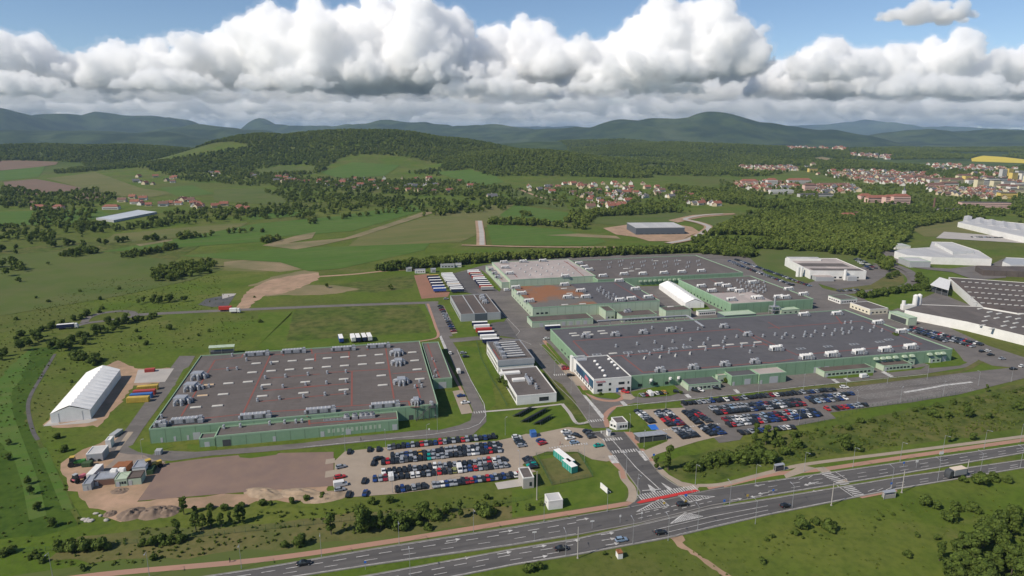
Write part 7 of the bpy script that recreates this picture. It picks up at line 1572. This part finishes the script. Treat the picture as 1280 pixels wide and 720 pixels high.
OPEN = [P(h2, (795, 432), (880, 404), (1005, 411), (965, 442), (845, 448)), P(h2, (635, 428), (700, 413), (795, 414), (785, 432), (645, 436)), P(h2, (1075, 432), (1180, 423), (1245, 448), (1150, 452)), P(s8, (180, 142), (400, 115), (495, 148), (740, 206), (640, 224), (300, 240), (15, 216), (0, 72), (245, 72), (235, 90), (195, 92), (165, 142)), P(s6, (380, 60), (430, 52), (505, 66), (440, 78)), P(s6, (1050, 62), (1110, 48), (1400, 72), (1400, 90), (1060, 76)), P(s6, (70, 92), (340, 92), (340, 114), (160, 124), (85, 110)), P(s6, (535, 36), (725, 50), (715, 68), (555, 54)), P(s6, (330, 112), (620, 106), (1000, 122), (1300, 116), (1420, 200), (900, 240), (60, 205), (60, 160)), P(s6, (850, 84), (1040, 88), (1260, 104), (1260, 124), (890, 110)), P(s6, (200, 8), (530, 16), (530, 28), (290, 24))]
OPENW = [[(q.x, q.y) for q in (GT(*p) for p in o_)] for o_ in OPEN]
def hill_wood(label, x0, x1, y0, y1, sp, size, zmin, cut=None):
    n = int((x1 - x0) * (y1 - y0) / sp ** 2); x = rng.uniform(x0, x1, n); y = rng.uniform(y0, y1, n)
    k = (hgt(x, y) > zmin + (22 if zmin > 5 else 0) * vnoise(x / 240, y / 240, 12)) & (np.abs(x) < y * 1.0 + 100)
    if cut is not None: k &= vnoise(x / 420, y / 300, 15) < cut
    for o_ in OPENW: k &= ~in_poly(x, y, o_)
    x, y = x[k], y[k]
    wood_points('hill_forest', label, [(a, b, zt(a, b) - .6) for a, b in zip(x, y)], size)
hill_wood('leafy forest covering the central hill and its long shoulders', -1500, 900, 1850, 3500, 10, 1.12, 12, .30)
hill_wood('dark forest along the low ridge at the left horizon', -3300, -1500, 2000, 3500, 12, 1.25, 14)
hill_wood('mixed forest on the rolling slopes right of the central hills', 330, 4600, 2000, 5000, 15, 1.25, -99, .14)
wood('hedgerows', 'loose trees and hedges among the left village gardens and fields', [[(200, 216), (330, 220), (450, 224), (560, 226), (640, 236), (600, 246), (520, 246), (440, 240), (360, 236), (300, 232), (230, 226)], [(330, 240), (400, 238), (470, 246), (560, 252), (620, 262), (560, 268), (480, 262), (420, 260), (360, 252)], [(0, 232), (60, 243), (120, 238), (150, 246), (130, 258), (60, 262), (0, 262)], [(40, 262), (130, 266), (240, 266), (330, 256), (430, 258), (450, 262), (380, 274), (300, 276), (220, 282), (150, 290), (90, 291), (40, 290)], [(-20, 283), (50, 283), (70, 290), (70, 303), (0, 308), (-20, 308)], [(60, 279), (110, 276), (170, 281), (160, 292), (100, 294)],
     [(520, 272), (560, 263), (640, 258), (640, 262), (560, 270)], [(0, 313), (90, 303), (92, 306), (0, 318)], [(180, 300), (330, 288), (332, 291), (182, 304)], [(385, 277), (520, 261), (522, 264), (387, 281)], [(-20, 336), (30, 328), (34, 340), (-20, 352)], [(100, 306), (160, 300), (162, 303), (102, 310)]], 12, .95, thin=.7)
wood('thicket', 'dark thicket of bushes on the open meadow left of the dirt road', [[(185, 343), (215, 334), (262, 330), (272, 334), (262, 341), (225, 350), (195, 354)], [(150, 322), (175, 316), (215, 309), (225, 311), (190, 318), (160, 324)], [(75, 320), (110, 313), (125, 316), (90, 322)], [(325, 303), (345, 298), (352, 300), (335, 306)]], 5, .75)
wood('scattered_trees', 'loose scattered trees across the left meadows', [[(0, 300), (200, 290), (300, 300), (250, 330), (120, 345), (0, 380)], [(0, 310), (40, 305), (35, 330), (0, 345)], [(330, 395 - 60), (420, 345), (520, 350), (480, 372), (330, 378)]], 80, .5)
wood('garden_trees', 'trees among the houses and blocks of the far town', [[(560, 240), (700, 236), (800, 240), (880, 252), (860, 262), (760, 262), (640, 256)], [(900, 226), (1000, 230), (1100, 232), (1280, 226), (1400, 230), (1400, 262), (1200, 266), (1100, 258), (980, 248), (900, 240)], [(1000, 212), (1100, 216), (1280, 214), (1400, 216), (1400, 228), (1250, 226), (1060, 228)]], 16, .8, thin=.9)

wood('tall_weeds', 'tall weeds and scrub in the strip between the car park and the cycle path', [[(60, 705), (180, 660), (330, 640), (480, 628), (640, 618), (650, 640), (480, 662), (300, 690), (120, 712)]], 2.2, .12, 'weeds', .75)
wood('tall_weeds', 'tall weeds and low scrub on the slope before the right car park', [[(835, 592), (900, 560), (1000, 540), (1100, 525), (1280, 485), (1400, 470), (1400, 515), (1280, 535), (1100, 560), (940, 585), (870, 598)]], 2.2, .14, 'weeds', .75)
wood('tall_weeds', 'tall weeds scattered over the lower right meadow', [[(600, 722), (800, 690), (1000, 655), (1150, 625), (1290, 600), (1400, 600), (1400, 740), (1200, 760), (700, 760)]], 3.4, .09, 'weeds', .7)
wood('tall_weeds', 'scrub and tall weeds on the mown bank and meadow around the white tent', [[(-60, 480), (60, 430), (180, 400), (320, 395), (300, 430), (160, 440), (110, 480), (60, 520), (80, 590), (110, 680), (-60, 720)], [(0, 400), (120, 350), (280, 345), (290, 385), (120, 395), (0, 450)]], 4.2, .11, 'weeds', .7)
# ---- villages and the far town
HW = [mat('house_white', (.62, .60, .55), .8), mat('house_cream', (.55, .46, .32), .8), mat('house_grey', (.42, .41, .39), .8)]
HR = [mat('roof_red_tile', (.27, .105, .070), .8, (.20, .085, .06), .3, 3), mat('roof_brown_tile', (.15, .085, .065), .8), mat('roof_grey', (.11, .11, .12), .8)]
HN = ['red', 'brown', 'grey']
def house_mesh(wm, rm, L, Wd, h, rh, hip=0.0):
    b = MB(); e = .5
    for q in (((-L / 2, -Wd / 2), (L / 2, -Wd / 2)), ((L / 2, -Wd / 2), (L / 2, Wd / 2)), ((L / 2, Wd / 2), (-L / 2, Wd / 2)), ((-L / 2, Wd / 2), (-L / 2, -Wd / 2))):
        b.poly([(*q[0], -2), (*q[1], -2), (*q[1], h), (*q[0], h)], wm)
    x = L / 2 * (1 - hip)
    for s in (-1, 1):
        b.poly([(s * L / 2, -Wd / 2, h), (s * L / 2, Wd / 2, h), (s * x, 0, h + rh)], rm if hip else wm)
        b.poly([(-L / 2 - e, s * (Wd / 2 + e), h - .2), (L / 2 + e, s * (Wd / 2 + e), h - .2), (x + (e if not hip else 0), 0, h + rh + .05), (-x - (e if not hip else 0), 0, h + rh + .05)], rm)
    for s in (-1, 1): b.poly([(-L * .3, s * (Wd / 2 + .03), 1), (L * .3, s * (Wd / 2 + .03), 1), (L * .3, s * (Wd / 2 + .03), 2.2), (-L * .3, s * (Wd / 2 + .03), 2.2)], GLASS)
    b.box(-.4, .4, .6, 1.3, h + rh * .4, h + rh + 1, wm)
    return b.mesh('village_house')
HM = [[house_mesh(w, r, L, Wd, h, rh) for w in HW[:2] for L, Wd, h, rh in ((11, 8.5, 3.4, 3.6), (14, 9, 4.2, 3.8))] for r in HR]
NH = 0
def house(px, py, ri, label, group, s=1.0, rz=None):
    global NH
    p = GT(px, py); o = bpy.data.objects.new('village_house', random.choice(HM[ri])); COL.objects.link(o); o.location = (p.x, p.y, p.z + .1); o.rotation_euler = (0, 0, rz if rz is not None else random.choice([.1, .3, 1.7, 1.4, .5])); o.scale = (s, s, s); tag(o, label, 'house', group); NH += 1
def village(n, poly, where, red=.55, s=1.0):
    """houses strung through an outline measured in the photo"""
    k = 0; px = np.array([p[0] for p in poly]); py = np.array([p[1] for p in poly])
    while k < n:
        x = random.uniform(px.min(), px.max()); y = random.uniform(py.min(), py.max())
        if not in_poly(np.array([x]), np.array([y]), poly)[0]: continue
        ri = 0 if random.random() < red else random.choice([1, 2])
        house(x, y, ri, f'small {HN[ri]} roofed house in {where}', f'{HN[ri]} roofed houses in {where}', s * 1.0 * random.uniform(.85, 1.15)); k += 1
village(12, P(s8, (510, 150), (600, 135), (740, 140), (780, 165), (640, 175), (520, 160)), 'the small hillside hamlet at the upper left')
village(22, P(s8, (800, 125), (1000, 120), (1240, 140), (1290, 170), (1150, 160), (900, 140)), 'the village at the foot of the central hill')
village(50, [(340, 222), (430, 224), (560, 222), (600, 232), (560, 242), (470, 238), (400, 234)], 'the long village under the central hill', .5)
village(16, P(s8, (740, 235), (900, 250), (1040, 265), (1030, 290), (860, 280), (740, 255)), 'the hamlet in the trees left of the green fields')
village(9, P(s8, (470, 225), (560, 225), (760, 260), (640, 265), (480, 245)), 'the farm lane left of the hamlet', .6)
village(80, P(s7, (240, 185), (420, 170), (640, 165), (820, 175), (840, 205), (760, 235), (660, 265), (540, 245), (440, 205), (300, 210)), 'the estate in the middle of the valley', .55)
village(20, P(s7, (880, 205), (960, 215), (1080, 265), (1040, 275), (940, 250), (860, 225)), 'the terrace rows right of the valley estate', .7)
village(10, P(s7, (480, 285), (560, 262), (720, 262), (640, 275)), 'the road at the near edge of the valley estate', .6)
village(46, P(s6, (340, 115), (500, 120), (800, 120), (900, 150), (760, 180), (620, 150), (420, 140)), 'the town streets in the distance', .6)
FAR = []
def far_village(n, poly, red=.6, s=1.0):
    px = np.array([p[0] for p in poly]); py = np.array([p[1] for p in poly]); k = 0
    while k < n:
        x = random.uniform(px.min(), px.max()); y = random.uniform(py.min(), py.max())
        if in_poly(np.array([x]), np.array([y]), poly)[0]: FAR.append((GT(x, y), 0 if random.random() < red else random.choice([1, 2]), s * random.uniform(.9, 1.3))); k += 1
far_village(90, P(s6, (75, 95), (330, 95), (330, 112), (160, 122), (90, 108)), .5)
far_village(195, P(s6, (430, 116), (620, 112), (860, 126), (980, 150), (860, 175), (640, 170), (500, 140)), .5)
far_village(105, P(s6, (860, 185), (1100, 190), (1240, 205), (1230, 235), (1060, 228), (920, 215)), .35)
far_village(67, P(s6, (1040, 130), (1240, 120), (1400, 130), (1400, 200), (1240, 175), (1060, 160)), .3)
far_village(51, P(s6, (210, 8), (520, 17), (530, 26), (300, 22)), .6, 1.2); far_village(51, P(s6, (540, 40), (720, 52), (710, 66), (560, 52)), .4, 1.2); far_village(75, P(s6, (860, 85), (1040, 90), (1250, 105), (1250, 122), (900, 108)), .7)
far_village(60, P(s6, (60, 165), (240, 160), (330, 185), (200, 200), (80, 190)), .7); far_village(45, P(s6, (380, 180), (560, 178), (600, 205), (420, 215)), .4)
def far_houses():
    V, Fs, MI, mats = [], [], [], []; o_ = 0
    for p, ri, s in FAR:
        me = random.choice(HM[ri]); a = random.choice([.1, .4, 1.6, 1.3]); ca, sa = math.cos(a) * s, math.sin(a) * s
        for v in me.vertices: V.append((p.x + v.co.x * ca - v.co.y * sa, p.y + v.co.x * sa + v.co.y * ca, p.z + v.co.z * s))
        for f in me.polygons:
            Fs.append(tuple(o_ + i for i in f.vertices)); m = me.materials[f.material_index]
            if m not in mats: mats.append(m)
            MI.append(mats.index(m))
        o_ += len(me.vertices)
    me = bpy.data.meshes.new('far_houses'); me.from_pydata(V, [], Fs)
    for m in mats: me.materials.append(m)
    me.polygons.foreach_set('material_index', MI); me.update(); o = bpy.data.objects.new('far_houses', me); COL.objects.link(o); tag(o, 'tiny far houses of the town and the villages on the distant slopes', 'houses', kind='stuff')
far_houses()
print('houses', NH)
BL = [mat('block_cream', (.60, .54, .36), .8), mat('block_white', (.62, .60, .56), .8), mat('block_yellow', (.62, .47, .14), .8), mat('block_grey', (.46, .45, .43), .8), mat('block_pink', (.62, .42, .36), .8)]
def flats(px, py, L, Wd, H, m, label, group=None, roof=None, rz=.1, name='apartment_block'):
    p = GT(px, py); t = thing(name, label, 'apartment block' if name == 'apartment_block' else 'building', p, rz, group)
    mb = MB(); mb.box(-L / 2, L / 2, -Wd / 2, Wd / 2, -3, H, m); mb.build('wall', t); mb = MB()
    if roof in HR: mb.loft([[(-L / 2 - .5, -Wd / 2 - .5, H), (L / 2 + .5, -Wd / 2 - .5, H), (L / 2 + .5, Wd / 2 + .5, H), (-L / 2 - .5, Wd / 2 + .5, H)], [(-L / 2 + Wd * .4, -.2, H + Wd * .35), (L / 2 - Wd * .4, -.2, H + Wd * .35), (L / 2 - Wd * .4, .2, H + Wd * .35), (-L / 2 + Wd * .4, .2, H + Wd * .35)]], roof)
    else: mb.box(-L / 2 - .3, L / 2 + .3, -Wd / 2 - .3, Wd / 2 + .3, H, H + .6, roof or ROOF)
    mb.build('roof', t)
    mb = MB(); fl = max(1, int(H / 3))
    for f in range(fl): mb.box(-L / 2 + 1, L / 2 - 1, -Wd / 2 - .08, -Wd / 2 + .02, f * 3 + 1, f * 3 + 2.2, GLASS)
    mb.build('windows', t)
    return t
for x, y, L, H, m in [(1187, 145, 12, 32, 3), (1213, 145, 12, 34, 2), (1230, 160, 14, 30, 2), (1255, 150, 14, 30, 3), (1275, 160, 20, 28, 1), (1085, 188, 14, 26, 0), (1110, 185, 25, 22, 1), (1140, 180, 25, 24, 1), (1155, 190, 16, 24, 0), (1180, 175, 20, 22, 3), (1262, 190, 35, 18, 1), (1020, 150, 30, 14, 0), (1035, 160, 14, 20, 2), (990, 165, 35, 12, 0), (950, 165, 30, 12, 0), (900, 165, 30, 12, 1), (870, 160, 20, 12, 0), (1210, 180, 30, 16, 1), (1300, 170, 24, 26, 0), (1340, 160, 24, 30, 3), (830, 150, 30, 11, 0), (780, 155, 24, 10, 1), (960, 180, 40, 11, 1), (1060, 170, 26, 14, 1), (1195, 195, 26, 13, 0), (1240, 200, 30, 14, 1), (1130, 160, 22, 15, 0), (700, 150, 26, 9, 3), (1275, 200, 30, 16, 0)]:
    flats(*s6(x, y), L * 1.15, 12, H * .82, BL[m], f"{['cream', 'white', 'yellow', 'grey', 'pink'][m]} apartment block in the tower estate at the far right", 'blocks of the far right tower estate', None if H > 15 else HR[1])
for x, y, L, H, m, rf, lb in [(388, 118, 28, 12, 2, None, 'yellow block at the left of the far town'), (365, 106, 18, 12, 1, None, 'white block behind the yellow block of the far town'), (390, 98, 16, 14, 0, HR[1], 'cream block on top of the far town slope'), (120, 172, 42, 10, 4, HR[0], 'long red roofed block at the left of the town'), (215, 175, 25, 14, 1, HR[0], 'red roofed gabled block left of the town centre'), (330, 168, 60, 10, 1, HR[0], 'very long red roofed block in the town'), (255, 210, 50, 8, 1, ROOFW, 'white flat hall before the town'), (375, 195, 28, 12, 4, HR[1], 'pink block behind the white flat hall'), (400, 222, 70, 6, 3, None, 'flat grey sheds before the town'), (470, 182, 80, 6, 3, HR[1], 'long grey shed row in the town'),
        (655, 245, 38, 9, 4, HR[0], 'left wing of the large red roofed school'), (720, 250, 30, 12, 4, HR[0], 'middle of the large red roofed school'), (755, 252, 32, 14, 4, HR[0], 'right wing of the large red roofed school'), (608, 232, 22, 7, 4, HR[0], 'small red roofed house left of the school'), (535, 315, 24, 5, 4, HR[0], 'low red roofed farm in the valley wood'), (575, 308, 18, 4, 3, HR[1], 'brown roofed barn beside the red roofed farm'), (412, 332, 26, 5, 3, ROOFW, 'grey metal shed alone in the valley wood'), (905, 185, 40, 8, 4, HR[1], 'pale pink long block before the tower estate'), (1110, 270, 80, 10, 4, None, 'long pink flat roofed block before the tower estate'), (955, 288, 34, 6, 3, None, 'dark flat hall left of the long pink block'), (1000, 275, 26, 7, 1, None, 'white hall beside the long pink block'), (1205, 230, 32, 12, 2, None, 'yellow block before the tower estate'), (1235, 215, 36, 12, 0, None, 'cream block before the tower estate')]:
    flats(*s6(x, y), L, 13, H, BL[m], lb, None, rf, rz=.05 if x < 1000 else -.1, name='town_building')
p = GT(*s6(770, 240)); mb = MB(); mb.box(-2.5, 2.5, -2.5, 2.5, 0, 20, BL[1]); t_ = mb.build('bell_tower', loc=p); tag(t_, 'white tower with a pointed cap at the red roofed school', 'tower'); mb = MB(); mb.tube((0, 0, 20), (0, 0, 27), 2.6, .1, HR[2], 8); mb.build('spire', t_)
p = GT(*s6(897, 288)); mb = MB(); mb.tube((0, 0, 0), (0, 0, 24), 1.8, 1.2, HR[1], 10); tag(mb.build('brick_chimney', loc=p), 'tall brick chimney standing among the trees at the right', 'chimney')
for x, y, L, rf, lb in [(165, 275, 22, 0, 'long red roofed barn at the far left'), (248, 275, 16, 0, 'red roofed barn right of the long barn at the far left'), (470, 275, 26, 0, 'large red roofed farmhouse with white wall behind the greenhouse'), (770, 240, 16, 0, 'red roofed farmhouse at the hamlet'), (845, 265, 12, 0, 'tall red roofed farmhouse in the hamlet'), (1010, 275, 14, 0, 'red roofed farm at the right end of the hamlet')]:
    flats(*s8(x, y), L, 10, 5, BL[1] if rf == 0 and L > 24 else BL[4], lb, None, HR[rf], rz=.1, name='farm_building')
house(615, 249, 2, 'white house standing alone above the green fields', None, 1.4)
# ------------------------------------------------------------------ air
def build_haze():
    zs = [v.co.z for v in ground.data.vertices]
    mb = MB(); m = bpy.data.materials.new('pale_air'); m.use_nodes = True; nt = m.node_tree; nt.nodes.clear()
    o = nt.nodes.new('ShaderNodeOutputMaterial'); p = nt.nodes.new('ShaderNodeVolumePrincipled')
    p.inputs['Color'].default_value = (0.52, 0.72, 1.0, 1); p.inputs['Density'].default_value = HAZE; p.inputs['Anisotropy'].default_value = 0.0
    nt.links.new(p.outputs[0], o.inputs['Volume'])
    mb.box(-37000, 37000, -4000, 37500, min(zs) - 1, max(zs) + 25, m)
    tag(mb.build('haze'), kind='stuff')
HAZE = 3.3e-5
build_haze()
